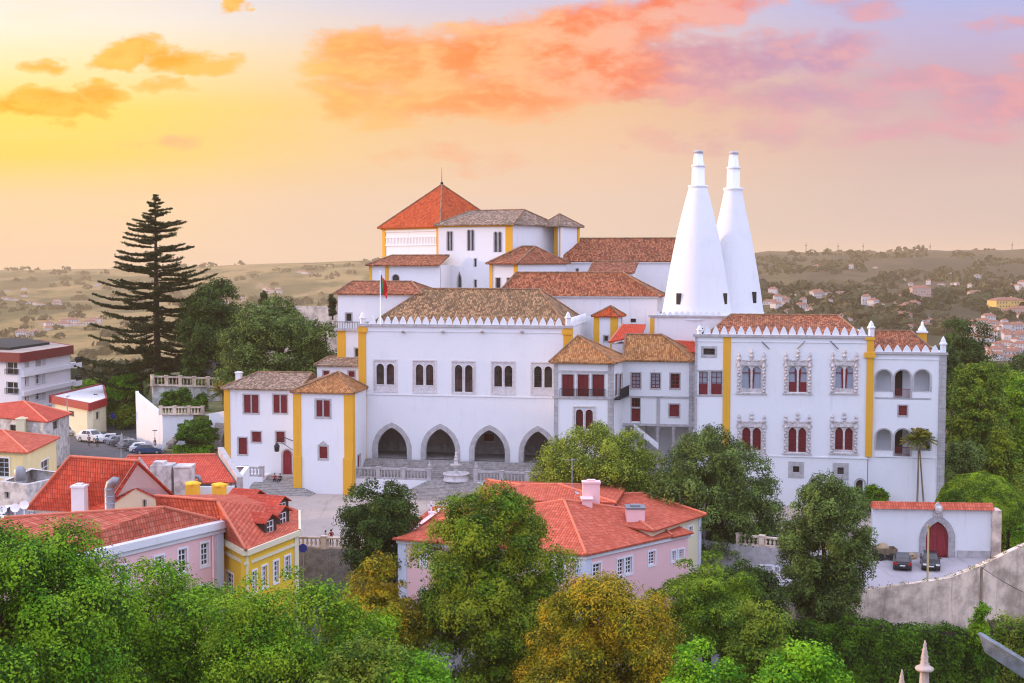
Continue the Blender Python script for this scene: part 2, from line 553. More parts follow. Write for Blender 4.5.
PA = R(11.0)
PO = Vector(((470 - 512) / 1300 * 165, 165, 0))
PU = Vector((math.cos(PA), -math.sin(PA), 0))
PW = Vector((math.sin(PA), math.cos(PA), 0))


def PF(w):
    return Frame(PO + PW * w, PU, PW)


def wall_frame(p, q, inside=None):
    """frame of the wall from p (left seen from outside) to q (right)"""
    p, q = Vector((p[0], p[1], 0)), Vector((q[0], q[1], 0))
    a = (q - p).normalized()
    c = Vector((-a.y, a.x, 0))
    return Frame(p, a, c)


# ------------------------------------------------------------------ mesh builder (world coordinates)
class MB:
    def __init__(self):
        self.v, self.f, self.mi, self.sm = [], [], [], []

    def face(self, pts, m=0, smooth=False):
        n = len(self.v)
        self.v += [Vector(p) for p in pts]
        self.f.append(tuple(range(n, n + len(pts))))
        self.mi.append(m)
        self.sm.append(smooth)

    def mesh(self, verts, faces, m=0, smooth=False):
        n = len(self.v)
        self.v += [Vector(p) for p in verts]
        for f in faces:
            self.f.append(tuple(i + n for i in f))
            self.mi.append(m)
            self.sm.append(smooth)

    def fbox(self, fr, a0, a1, b0, b1, c0, c1, m=0):
        P = [fr.p(a, b, c) for c in (c0, c1) for b in (b0, b1) for a in (a0, a1)]
        self.mesh(P, [(0, 1, 3, 2), (5, 4, 6, 7), (4, 0, 2, 6), (1, 5, 7, 3), (2, 3, 7, 6), (4, 5, 1, 0)], m)
        return self

    def box(self, x0, x1, y0, y1, z0, z1, m=0):
        return self.fbox(Frame((0, 0, 0), (1, 0, 0), (0, 1, 0)), x0, x1, z0, z1, y0, y1, m)

    def plate(self, fr, outer, holes, c0, c1, m=0, sides=True, back=False, hole_sides=True):
        loops = [outer] + list(holes)
        tri = tessellate_polygon([[Vector((a, b, 0)) for a, b in lp] for lp in loops])
        flat = [p for lp in loops for p in lp]
        for c in ([c0, c1] if back else [c0]):
            self.mesh([fr.p(a, b, c) for a, b in flat], tri, m)
        for i, lp in enumerate(loops):
            if (i == 0 and not sides) or (i > 0 and not hole_sides):
                continue
            for j in range(len(lp)):
                (a0, b0), (a1, b1) = lp[j], lp[(j + 1) % len(lp)]
                self.face([fr.p(a0, b0, c0), fr.p(a1, b1, c0), fr.p(a1, b1, c1), fr.p(a0, b0, c1)], m)
        return self

    def prism(self, poly, z0, z1, m=0, bottom=False):
        n = len(poly)
        lo = [Vector((p[0], p[1], z0)) for p in poly]
        hi = [Vector((p[0], p[1], z1)) for p in poly]
        for i in range(n):
            j = (i + 1) % n
            self.face([lo[i], lo[j], hi[j], hi[i]], m)
        tri = tessellate_polygon([[Vector((p[0], p[1], 0)) for p in poly]])
        self.mesh(hi, tri, m)
        if bottom:
            self.mesh(lo, tri, m)
        return self

    def sheet(self, pts, m=0):
        tri = tessellate_polygon([[Vector((p[0], p[1], 0)) for p in pts]])
        self.mesh(pts, tri, m)
        return self

    def tube(self, pts, rad, n=8, m=0, cap=True):
        pts = [Vector(p) for p in pts]
        if not hasattr(rad, '__len__'):
            rad = [rad] * len(pts)
        base = len(self.v)
        ref = None
        for i, p in enumerate(pts):
            d = (pts[min(i + 1, len(pts) - 1)] - pts[max(i - 1, 0)]).normalized()
            if ref is None:
                ref = d.orthogonal().normalized()
            ref = (ref - d * ref.dot(d)).normalized()
            s = d.cross(ref)
            for k in range(n):
                t = 2 * math.pi * k / n
                self.v.append(p + (ref * math.cos(t) + s * math.sin(t)) * rad[i])
        for i in range(len(pts) - 1):
            for k in range(n):
                k2 = (k + 1) % n
                a = base + i * n
                self.f.append((a + k, a + k2, a + n + k2, a + n + k))
                self.mi.append(m)
                self.sm.append(True)
        if cap:
            self.f.append(tuple(base + k for k in range(n)))
            self.f.append(tuple(base + (len(pts) - 1) * n + k for k in range(n)))
            self.mi += [m, m]
            self.sm += [False, False]
        return self

    def lathe(self, c, prof, n=16, m=0, smooth=True):
        """prof: (radius, z) from bottom to top, around the vertical through c"""
        base = len(self.v)
        for r, z in prof:
            for k in range(n):
                t = 2 * math.pi * k / n
                self.v.append(Vector((c[0] + r * math.cos(t), c[1] + r * math.sin(t), c[2] + z)))
        for i in range(len(prof) - 1):
            for k in range(n):
                k2 = (k + 1) % n
                a = base + i * n
                self.f.append((a + k, a + k2, a + n + k2, a + n + k))
                self.mi.append(m)
                self.sm.append(smooth)
        self.f.append(tuple(base + (len(prof) - 1) * n + k for k in range(n)))
        self.f.append(tuple(base + k for k in range(n)))
        self.mi += [m, m]
        self.sm += [False, False]
        return self

    def ball(self, c, r, n=10, m=0, sz=1.0):
        prof = [(r * math.sin(math.pi * i / 6), -r * sz * math.cos(math.pi * i / 6)) for i in range(7)]
        prof[0] = (r * 0.05, -r * sz)
        prof[-1] = (r * 0.05, r * sz)
        return self.lathe(c, prof, n, m)

    def build(self, name, mats, parent=None, inv=None):
        me = bpy.data.meshes.new(name)
        if inv is None and parent is not None:
            inv = world_of(parent).inverted()
        vs = [inv @ p for p in self.v] if inv is not None else self.v
        me.from_pydata([tuple(p) for p in vs], [], self.f)
        if not isinstance(mats, (list, tuple)):
            mats = [mats]
        for x in mats:
            me.materials.append(MATS[x] if isinstance(x, str) else x)
        me.polygons.foreach_set('material_index', self.mi)
        me.polygons.foreach_set('use_smooth', self.sm)
        # UV in metres: u level along the face, v up the slope
        uvl = me.uv_layers.new(name='UVMap')
        co = []
        for f in self.f:
            n = None
            p0 = self.v[f[0]]
            for k in range(1, len(f) - 1):
                n = (self.v[f[k]] - p0).cross(self.v[f[k + 1]] - p0)
                if n.length > 1e-9:
                    break
            n = n.normalized() if n is not None and n.length > 1e-9 else Vector((0, 0, 1))
            if n.z < 0:
                n = -n
            h = Vector((0, 0, 1)).cross(n)
            h = h.normalized() if h.length > 1e-4 else Vector((1, 0, 0))
            v = n.cross(h)
            for i in f:
                p = self.v[i]
                co += [p.dot(h), p.dot(v)]
        uvl.data.foreach_set('uv', co)
        me.update()
        o = bpy.data.objects.new(name, me)
        C.objects.link(o)
        if parent is not None:
            o.parent = parent
        return o


def world_of(o):
    """world matrix without a depsgraph update (parts sit at identity under their thing)"""
    m = Matrix.LocRotScale(o.location, o.rotation_euler, o.scale)
    return world_of(o.parent) @ m if o.parent else m


def tag(o, label=None, cat=None, group=None, kind=None):
    if label:
        o['label'] = label
    if cat:
        o['category'] = cat
    if group:
        o['group'] = group
    if kind:
        o['kind'] = kind
    return o


def thing(name, label, cat, loc, rz=0.0, group=None):
    o = bpy.data.objects.new(name, None)
    o.empty_display_size = 0.5
    o.location = loc
    o.rotation_euler = (0, 0, rz)
    C.objects.link(o)
    return tag(o, label, cat, group)


def one_mesh(name, mb, mats, label, cat, loc, rz=0.0, group=None):
    """a thing that is a single mesh, with its origin at its base"""
    M = Matrix.LocRotScale(Vector(loc), Matrix.Rotation(rz, 3, 'Z').to_quaternion(), None)
    o = mb.build(name, mats, None, M.inverted())
    o.location = loc
    o.rotation_euler = (0, 0, rz)
    return tag(o, label, cat, group)


def setting(name, mb, mats, stuff=False):
    o = mb.build(name, mats)
    o['kind'] = 'stuff' if stuff else 'structure'
    return o


def copy_tree(o, parent=None):
    c = o.copy()
    C.objects.link(c)
    if parent is not None:
        c.parent = parent
    for ch in KIDS.get(o.name, []) or [x for x in bpy.data.objects if x.parent == o]:
        copy_tree(ch, c)
    return c


KIDS = {}


# ------------------------------------------------------------------ shapes
def rectp(a0, a1, b0, b1):
    return [(a0, b0), (a1, b0), (a1, b1), (a0, b1)]


def round_arch(a0, a1, b0, b1, n=10, horseshoe=0.0):
    r = (a1 - a0) / 2
    cx, cy = (a0 + a1) / 2, b1 - r
    pts = [(a0, b0), (a1, b0)]
    for i in range(n + 1):
        t = math.pi * i / n
        pts.append((cx + r * math.cos(t), cy + r * math.sin(t)))
    return pts


def pointed_arch(a0, a1, b0, b1, spring=0.35, n=8):
    """two-centred arch; spring = share of the height below the springing"""
    h = b1 - b0
    s = b0 + h * spring
    cx = (a0 + a1) / 2
    half = (a1 - a0) / 2
    rise = b1 - s
    rad = (half * half + rise * rise) / (2 * half)
    pts = [(a0, b0), (a1, b0)]
    c = a1 - rad                       # centre of the right-hand arc
    t1 = math.asin(min(1, rise / rad))
    for i in range(n + 1):
        t = t1 * i / n
        pts.append((c + rad * math.cos(t), s + rad * math.sin(t)))
    c = a0 + rad
    for i in range(1, n + 1):
        t = t1 * (n - i) / n
        pts.append((c - rad * math.cos(t), s + rad * math.sin(t)))
    return pts


def grow(poly, d, bottom=True):
    """push a roughly convex outline outwards by d (bottom edge kept level unless bottom)"""
    cx = sum(p[0] for p in poly) / len(poly)
    b0 = min(p[1] for p in poly)
    b1 = max(p[1] for p in poly)
    cy = (b0 + b1) / 2
    out = []
    n = len(poly)
    for i in range(n):
        p, q, r = poly[i - 1], poly[i], poly[(i + 1) % n]
        e1 = Vector((q[0] - p[0], q[1] - p[1]))
        e2 = Vector((r[0] - q[0], r[1] - q[1]))
        n1 = Vector((e1.y, -e1.x)).normalized() if e1.length > 1e-9 else Vector((0, 0))
        n2 = Vector((e2.y, -e2.x)).normalized() if e2.length > 1e-9 else Vector((0, 0))
        nn = n1 + n2
        k = nn.length_squared
        off = nn * (2 * d / k) if k > 0.3 else nn
        if off.length > 2.2 * d:
            off = off.normalized() * 2.2 * d
        a, b = q[0] + off.x, q[1] + off.y
        if not bottom:
            b = max(b, b0)
        out.append((a, b))
    return out


# ------------------------------------------------------------------ windows: hole outline + the objects that fill it
def glazing(mb, fr, a0, a1, b0, b1, c, nx, nz, w=0.05, m=0):
    for i in range(nx + 1):
        a = a0 + (a1 - a0) * i / nx
        mb.fbox(fr, max(a0, a - w / 2 if 0 < i < nx else (a if i == 0 else a - w * 1.4)),
                min(a1, a + w / 2 if 0 < i < nx else (a + w * 1.4 if i == 0 else a)), b0, b1, c - 0.03, c + 0.03, m)
    for j in range(nz + 1):
        b = b0 + (b1 - b0) * j / nz
        mb.fbox(fr, a0, a1, max(b0, b - w / 2 if 0 < j < nz else (b if j == 0 else b - w * 1.4)),
                min(b1, b + w / 2 if 0 < j < nz else (b + w * 1.4 if j == 0 else b)), c - 0.034, c + 0.034, m)


class Win:
    """kind + rectangle in wall metres; gives the hole and builds the parts"""
    def __init__(self, kind, rect, **kw):
        self.k, self.r, self.kw = kind, rect, kw

    def hole(self):
        a0, a1, b0, b1 = self.r
        k = self.k
        if k in ('arch_door', 'arch_window', 'loggia'):
            return round_arch(a0, a1, b0, b1)
        if k in ('pointed', 'pointed_door', 'pointed_window'):
            return pointed_arch(a0, a1, b0, b1, self.kw.get('spring', 0.35))
        return rectp(a0, a1, b0, b1)

    def build(self, fr, par):
        a0, a1, b0, b1 = self.r
        k, kw = self.k, self.kw
        D = kw.get('depth', 0.28)
        trim = kw.get('trim', 'grey_stone')
        tw = kw.get('tw', 0.16)
        pr = kw.get('proud', 0.05)
        name = 'door' if 'door' in k else 'window'
        if k == 'loggia':
            name = 'loggia_arch'
        if k == 'pointed':
            name = 'arcade_arch'
        mb = MB()
        hole = self.hole()
        if k in ('shutters', 'sash', 'leaf', 'dark', 'grid', 'square', 'door'):
            mb.plate(fr, rectp(a0 - tw, a1 + tw, b0 - tw * kw.get('sill', 1.2), b1 + tw), [rectp(a0 - .003, a1 + .003, b0 - .003, b1 + .003)], -pr, 0.02)
            if kw.get('sillbar'):
                mb.fbox(fr, a0 - tw - .06, a1 + tw + .06, b0 - tw * 1.2 - .12, b0 - tw * 1.2, -pr - .1, 0.0)
            if kw.get('mull'):
                am = (a0 + a1) / 2
                mb.fbox(fr, am - .08, am + .08, b0, b1, 0.0, D * .7)
            o = mb.build(name, trim, par)
        elif k == 'ajimez':
            # rectangular carved stone panel with two horseshoe-headed lights and a colonnette
            apron = kw.get('apron', 0.25)
            am = (a0 + a1) / 2
            W = a1 - a0
            lw = W * 0.34
            lb = b0 + (b1 - b0) * apron
            lt = b1 - (b1 - b0) * 0.11
            L = [round_arch(am - W * .055 - lw, am - W * .055, lb, lt), round_arch(am + W * .055, am + W * .055 + lw, lb, lt)]
            mb.plate(fr, rectp(a0, a1, b0, b1), L, 0.05, 0.45)
            mb.plate(fr, rectp(a0 - .14, a1 + .14, b0 - .14, b1 + .14), [rectp(a0 + .03, a1 - .03, b0 + .03, b1 - .03)], -.07, 0.06)
            for l in L:
                mb.plate(fr, grow(l, .11), [grow(l, .0)], 0.0, 0.06)
            ctr = fr.p(am, lb, 0.12)
            h = lt - lb - lw / 2
            mb.lathe(ctr, [(.15, 0), (.15, .12), (.10, .2), (.09, h - .25), (.15, h - .12), (.17, h)], 10)
            o = mb.build(name, 'pale_stone', par)
            g = MB()
            for l in L:
                g.plate(fr, l, [], 0.36, 0.37, sides=False)
            g.build('pane', kw.get('pane', 'window_glass'), o)
            s = MB()
            for l in L:
                la, lb2 = l[0][0], l[1][0]
                glazing(s, fr, la, lb2, lb, lt - lw / 2, 0.30, 2, 3, .05)
            s.build('sash', 'dark_wood', o)
            return o
        elif k == 'manuel':
            # carved late-gothic frame: two ogee lights between twisted shafts that end in pinnacles
            am = (a0 + a1) / 2
            W = a1 - a0
            lw = W * .40
            apron = kw.get('apron', .18)
            H = b1 - b0
            lb = b0 + H * apron
            lt = b1 - H * .06
            L = [pointed_arch(am - W * .05 - lw, am - W * .05, lb, lt, .78, 6), pointed_arch(am + W * .05, am + W * .05 + lw, lb, lt, .78, 6)]
            mb.plate(fr, rectp(a0, a1, b0, b1), L, 0.03, 0.45)
            T = W * .26
            # jambs and the wavy head
            mb.fbox(fr, a0 - T * .75, a0 + .02, b0 - .1, b1, -.12, 0.05)
            mb.fbox(fr, a1 - .02, a1 + T * .75, b0 - .1, b1, -.12, 0.05)
            head = []
            N = 24
            for i in range(N + 1):
                t = i / N
                bump = abs(math.sin(t * math.pi * 2)) * H * .10 + math.exp(-((t - .5) / .07) ** 2) * H * .16
                head.append((a0 - T + (W + 2 * T) * t, b1 + .12 + bump))
            poly = [(a1 + T, b1 - .12), *reversed(head), (a0 - T, b1 - .12)]
            mb.plate(fr, poly[::-1], [], -.14, 0.05)
            # leafy crockets along the head and jambs
            rg = random.Random(int(a0 * 100))
            for i in range(2, N - 1, 2):
                q = fr.p(head[i][0], head[i][1] + .05, -.08)
                mb.ball(q, .13 + rg.random() * .05, 6)
            for s in (-1, 1):
                ax = a0 - T * .42 if s < 0 else a1 + T * .42
                for j in range(9):
                    mb.ball(fr.p(ax + (j % 2 - .5) * .12, b0 + H * (j + .4) / 9, -.17), .15, 6)
                # pinnacles
                top = fr.p(ax, b1 + .1, -.1)
                mb.lathe(top, [(.16, -.3), (.15, H * .12), (.27, H * .14), (.24, H * .19), (.11, H * .22), (.13, H * .27), (.22, H * .30), (.10, H * .34), (.02, H * .43)], 8)
            mb.lathe(fr.p(am, b1 + H * .18, -.1), [(.11, 0), (.12, H * .08), (.27, H * .11), (.24, H * .15), (.11, H * .17), (.11, H * .22), (.24, H * .25), (.20, H * .28), (.02, H * .38)], 8)
            mb.fbox(fr, a0 - T, a1 + T, b0 - .22, b0 - .05, -.16, 0.03)
            o = mb.build(name, 'carved_stone', par)
            g = MB()
            s = MB()
            for l in L:
                la, lb2 = l[0][0], l[1][0]
                if kw.get('shut'):
                    g.plate(fr, l, [], 0.23, 0.24, sides=False)
                    glazing(s, fr, la, lb2, lb, lt - .35, 0.17, 2, 5, .07)
                    s.plate(fr, grow(l, .01), [grow(l, -.10)], 0.12, 0.22)
                else:
                    g.plate(fr, l, [], 0.21, 0.22, sides=False)
                    s.plate(fr, grow(l, .01), [grow(l, -.22)], 0.09, 0.2)
                    s.fbox(fr, la, lb2, lt - .75 - .1, lt - .75, .1, .2)
                    if kw.get('french'):
                        s.fbox(fr, la, lb2, lb, lb + (lt - lb) * .38, .1, .2)
            g.build('pane', 'ox_red_paint' if kw.get('shut') else 'pale_glass', o)
            s.build('sash', 'ox_red_paint', o)
            return o
        elif k in ('arch_door', 'pointed_door', 'arch_window', 'pointed_window', 'loggia', 'pointed'):
            rg = grow(hole, tw, bottom=False)
            mb.plate(fr, rg, [hole] if False else [grow(hole, -.003)], -pr, 0.05)
            o = mb.build(name, trim, par)
        # fillings
        if k == 'shutters':
            n = kw.get('n', 2)
            for i in range(n):
                s = MB()
                g0 = a0 + (a1 - a0) * i / n + (.09 if (i > 0 and kw.get('mull')) else .015)
                g1 = a0 + (a1 - a0) * (i + 1) / n - (.09 if (i < n - 1 and kw.get('mull')) else .015)
                s.fbox(fr, g0, g1, b0, b1, D * .55, D * .9)
                H = (b1 - b0)
                for j in range(3):
                    s.fbox(fr, g0 + .1, g1 - .1, b0 + H * (j / 3) + .12, b0 + H * ((j + 1) / 3) - .06, D * .55 - .035, D * .56)
                s.build('shutter', kw.get('fill', 'ox_red_paint'), o)
        elif k in ('sash', 'grid'):
            g = MB()
            g.plate(fr, hole, [], D * .9, D, sides=False)
            g.build('pane', kw.get('pane', 'window_glass'), o)
            s = MB()
            glazing(s, fr, a0, a1, b0, b1, D * .75, kw.get('nx', 2), kw.get('nz', 3), kw.get('bar', .06))
            if kw.get('low'):
                s.fbox(fr, a0, a1, b0, b0 + (b1 - b0) * kw['low'], D * .5, D * .85)
            s.build('sash', kw.get('fill', 'white_paint'), o)
        elif k in ('leaf', 'door'):
            s = MB()
            s.fbox(fr, a0, a1, b0, b1, D * .6, D)
            am = (a0 + a1) / 2
            s.fbox(fr, am - .04, am + .04, b0, b1, D * .5, D * .62)
            for sgn in (-1, 1):
                for j in range(2):
                    s.fbox(fr, min(am + sgn * .1, am + sgn * ((a1 - a0) / 2 - .08)), max(am + sgn * .1, am + sgn * ((a1 - a0) / 2 - .08)),
                           b0 + (b1 - b0) * j / 2 + .1, b0 + (b1 - b0) * (j + 1) / 2 - .1, D * .52, D * .62)
            s.build('panel', kw.get('fill', 'ox_red_paint'), o)
        elif k in ('dark', 'square', 'pointed_window', 'arch_window'):
            g = MB()
            g.plate(fr, hole, [], D * .9, D, sides=False)
            g.build('pane', kw.get('pane', 'window_glass'), o)
            if k != 'pointed_window' and (a1 - a0) > .7:
                s = MB()
                glazing(s, fr, a0, a1, b0, b1 - ((a1 - a0) * .4 if k == 'arch_window' else 0), D * .8, 2, 2, .07)
                s.build('sash', kw.get('fill', 'dark_wood'), o)
        elif k in ('arch_door', 'pointed_door'):
            s = MB()
            s.plate(fr, hole, [], D * .8, D, sides=False)
            am = (a0 + a1) / 2
            n = 8
            for i in range(n + 1):
                a = a0 + (a1 - a0) * i / n
                hgt = b0 + (b1 - b0) * (.62 + .36 * (1 - abs(i / n - .5) * 2))
                s.fbox(fr, a - .025, a + .025, b0, min(hgt, b1 - .1), D * .72, D * .82)
            if k == 'pointed_door':
                for j in (0.2, 0.42, 0.62):
                    s.fbox(fr, a0 + .02, a1 - .02, b0 + (b1 - b0) * j - .05, b0 + (b1 - b0) * j + .05, D * .68, D * .8)
            s.build('panel', kw.get('fill', 'door_red'), o)
        return o


def wall_with(mb, fr, outer, wins, depth=0.5, m=0):
    mb.plate(fr, outer, [w.hole() for w in wins], 0.0, depth, m, sides=True)


# ------------------------------------------------------------------ roofs
def roof_mesh(faces, thick=0.16):
    """faces: lists of world points sharing corners; gives a slab with closed edges"""
    mb = MB()
    key = lambda p: (round(p[0], 3), round(p[1], 3), round(p[2], 3))
    cnt = {}
    for f in faces:
        for i in range(len(f)):
            k = frozenset((key(f[i]), key(f[(i + 1) % len(f)])))
            cnt[k] = cnt.get(k, 0) + 1
    dn = Vector((0, 0, -thick))
    for f in faces:
        f = [Vector(p) for p in f]
        mb.face(f)
        mb.face([p + dn for p in f])
        for i in range(len(f)):
            p, q = f[i], f[(i + 1) % len(f)]
            if cnt[frozenset((key(p), key(q)))] == 1:
                mb.face([p, q, q + dn, p + dn])
    return mb


def add_roof(par, faces, mat, caps=(), cap_mat='ridge_cap', thick=0.16, cap_r=0.15, name='roof'):
    o = roof_mesh(faces, thick).build(name, mat, par)
    if caps:
        c = MB()
        for p, q in caps:
            p, q = Vector(p), Vector(q)
            n = max(2, int((q - p).length / 0.45))
            pts, rad = [], []
            for i in range(n + 1):
                t = i / n
                pts.append(p.lerp(q, t) + Vector((0, 0, .02)))
                rad.append(cap_r * (1.0 if i % 2 else .86))
            c.tube(pts, rad, 6)
        c.build('ridge_tiles', cap_mat, o)
    return o


def hip_faces(e, r0, r1):
    """e: four eave corners (front-left, front-right, back-right, back-left); r0, r1 ridge ends (left, right)"""
    e = [Vector(p) for p in e]
    r0, r1 = Vector(r0), Vector(r1)
    if (r0 - r1).length < 1e-3:
        F = [[e[0], e[1], r0], [e[1], e[2], r0], [e[2], e[3], r0], [e[3], e[0], r0]]
        caps = [(p, r0) for p in e]
    else:
        F = [[e[0], e[1], r1, r0], [e[1], e[2], r1], [e[2], e[3], r0, r1], [e[3], e[0], r0]]
        caps = [(r0, r1), (e[0], r0), (e[1], r1), (e[2], r1), (e[3], r0)]
    return F, caps


# ------------------------------------------------------------------ foliage
def quads_mesh(name, Cn, N, size, aspect, mat, rng, inv=None, up=None):
    """one diamond leaf per centre"""
    n = len(Cn)
    N = N / np.maximum(np.linalg.norm(N, axis=1, keepdims=True), 1e-6)
    r = rng.normal(size=(n, 3)) if up is None else up + rng.normal(size=(n, 3)) * .35
    T = np.cross(N, r)
    T /= np.maximum(np.linalg.norm(T, axis=1, keepdims=True), 1e-6)
    B = np.cross(N, T)
    size = np.broadcast_to(np.asarray(size, dtype=float), (n,))[:, None]
    h = size * .5
    fold = N * size * .12
    V = np.empty((n, 4, 3), dtype=np.float32)
    V[:, 0] = Cn + T * h
    V[:, 1] = Cn + B * h * aspect + fold
    V[:, 2] = Cn - T * h
    V[:, 3] = Cn - B * h * aspect + fold
    me = bpy.data.meshes.new(name)
    me.vertices.add(n * 4)
    me.vertices.foreach_set('co', V.reshape(-1))
    me.loops.add(n * 4)
    me.loops.foreach_set('vertex_index', np.arange(n * 4, dtype=np.int32))
    me.polygons.add(n)
    me.polygons.foreach_set('loop_start', np.arange(0, n * 4, 4, dtype=np.int32))
    me.materials.append(MATS[mat])
    me.update(calc_edges=True)
    return me


def crown_points(rng, rad, leaf_area, cover, clump, lobes=7, rough=0.35, flat=0.7, low=-1.0, shape=None, inner=.35):
    """leaf clusters: puffs of leaves on an uneven hull, smaller puffs filling the inside"""
    rad = np.array(rad, dtype=float)
    L = rng.normal(size=(lobes, 3))
    L /= np.linalg.norm(L, axis=1, keepdims=True)
    amp = rng.uniform(.45, 1.0, lobes)
    mean2 = (rad[0] * rad[1] + rad[0] * rad[2] + rad[1] * rad[2]) / 3
    nk = int(np.clip(2.0 * 4 * mean2 / clump ** 2, 24, 620))
    d = rng.normal(size=(nk * 4, 3))
    d /= np.linalg.norm(d, axis=1, keepdims=True)
    d = d[d[:, 2] > low][:nk]
    f = (1 - rough) + rough * (np.clip(d @ L.T, 0, 1) ** 4 * amp).max(axis=1) / amp.max()
    f *= 1 + rng.normal(size=len(d)) * .07
    u = rng.random(len(d))
    f = np.where(u < inner, f * rng.uniform(.45, .8, len(d)), f * rng.uniform(.88, 1.04, len(d)))
    cc = d * f[:, None] * (rad - clump * .6)
    if shape is not None:
        k = shape(cc[:, 2] / rad[2])
        cc[:, 0] *= k
        cc[:, 1] *= k
    k = len(cc)
    cs = clump * rng.uniform(.4, 1.3, k)
    P, N = [], []
    for i in range(k):
        n = max(8, int(cover * 2.2 * math.pi * cs[i] ** 2 / leaf_area))
        o = rng.normal(size=(n, 3))
        o /= np.linalg.norm(o, axis=1, keepdims=True)
        o[:, 2] = np.where(o[:, 2] < -.35, -o[:, 2], o[:, 2])
        r = .55 + .5 * rng.random((n, 1)) ** .7
        r *= 1 + .25 * np.sin(o[:, :1] * 5 + i) * np.sin(o[:, 1:2] * 6 + 2 * i)
        P.append(cc[i] + o * r * cs[i] * np.array([1, 1, flat]))
        N.append(o * 1.0 + d[i] * .25 + rng.normal(size=(n, 3)) * .42 + np.array([0, 0, .25]))
    return np.concatenate(P), np.concatenate(N), cc


COVER = .62


def leafy_tree(label, cat, px0, px1, py0, py1, Y, ground, mat, leaf=.26, cover=1.5, seed=1, group=None, name='broadleaf_tree',
               clump=None, rough=.35, lobes=8, ry_k=1.0, trunk_r=None, shape=None, low=-.85, flat=.72,
               limbs=14, aspect=.55):
    rng = np.random.default_rng(seed)
    c = atY((px0 + px1) / 2, (py0 + py1) / 2, Y)
    rx = (px1 - px0) / 2 * Y / FPX
    rz = (py1 - py0) / 2 * Y / FPX
    ry = rx * ry_k
    cl = clump or max(.4, min(rx, rz) * .235)
    P, N, cc = crown_points(rng, (rx, ry, rz), .5 * leaf * leaf * aspect, cover * COVER, cl, lobes, rough, flat, low, shape)
    for ax, rr_ in enumerate((rx, ry, rz)):
        lo_, hi_ = np.percentile(P[:, ax], (.15, 99.85))
        k_ = 2 * rr_ / (hi_ - lo_)
        P[:, ax] = (P[:, ax] - (lo_ + hi_) / 2) * k_
        cc[:, ax] = (cc[:, ax] - (lo_ + hi_) / 2) * k_
    base = Vector((c.x, Y, ground))
    t = thing(name, label, cat, base, rng.uniform(0, 6.28), group)
    off = np.array([0, 0, c.z - ground])
    me = quads_mesh('crown', P + off, N, leaf * rng.uniform(.7, 1.25, len(P)), aspect, mat, rng)
    o = bpy.data.objects.new('crown', me)
    C.objects.link(o)
    o.parent = t
    tr = trunk_r or max(.12, rx * .07)
    mb = MB()
    H = c.z - ground
    wob = rng.normal(size=(4, 2)) * rx * .05
    spine = [Vector((0, 0, -.3)), Vector((wob[0, 0], wob[0, 1], H * .4)), Vector((wob[1, 0], wob[1, 1], H * .8)), Vector((wob[2, 0], wob[2, 1], H + rz * .35))]
    mb.tube(spine, [tr * 1.35, tr, tr * .75, tr * .3], 9)
    idx = rng.choice(len(cc), min(limbs, len(cc)), replace=False)
    for i in idx:
        e = Vector(cc[i] + off)
        s = spine[1].lerp(spine[2], rng.uniform(.2, 1.0)) if e.z < H else spine[2].lerp(spine[3], rng.uniform(0, .7))
        mid = s.lerp(e, .5) + Vector((0, 0, rng.uniform(-.05, .12) * rx))
        mb.tube([s, mid, e], [tr * .45, tr * .28, tr * .08], 6, cap=False)
    # mesh is already local to the thing
    mb.build('trunk', 'bark', t, Matrix.Identity(4))
    return t


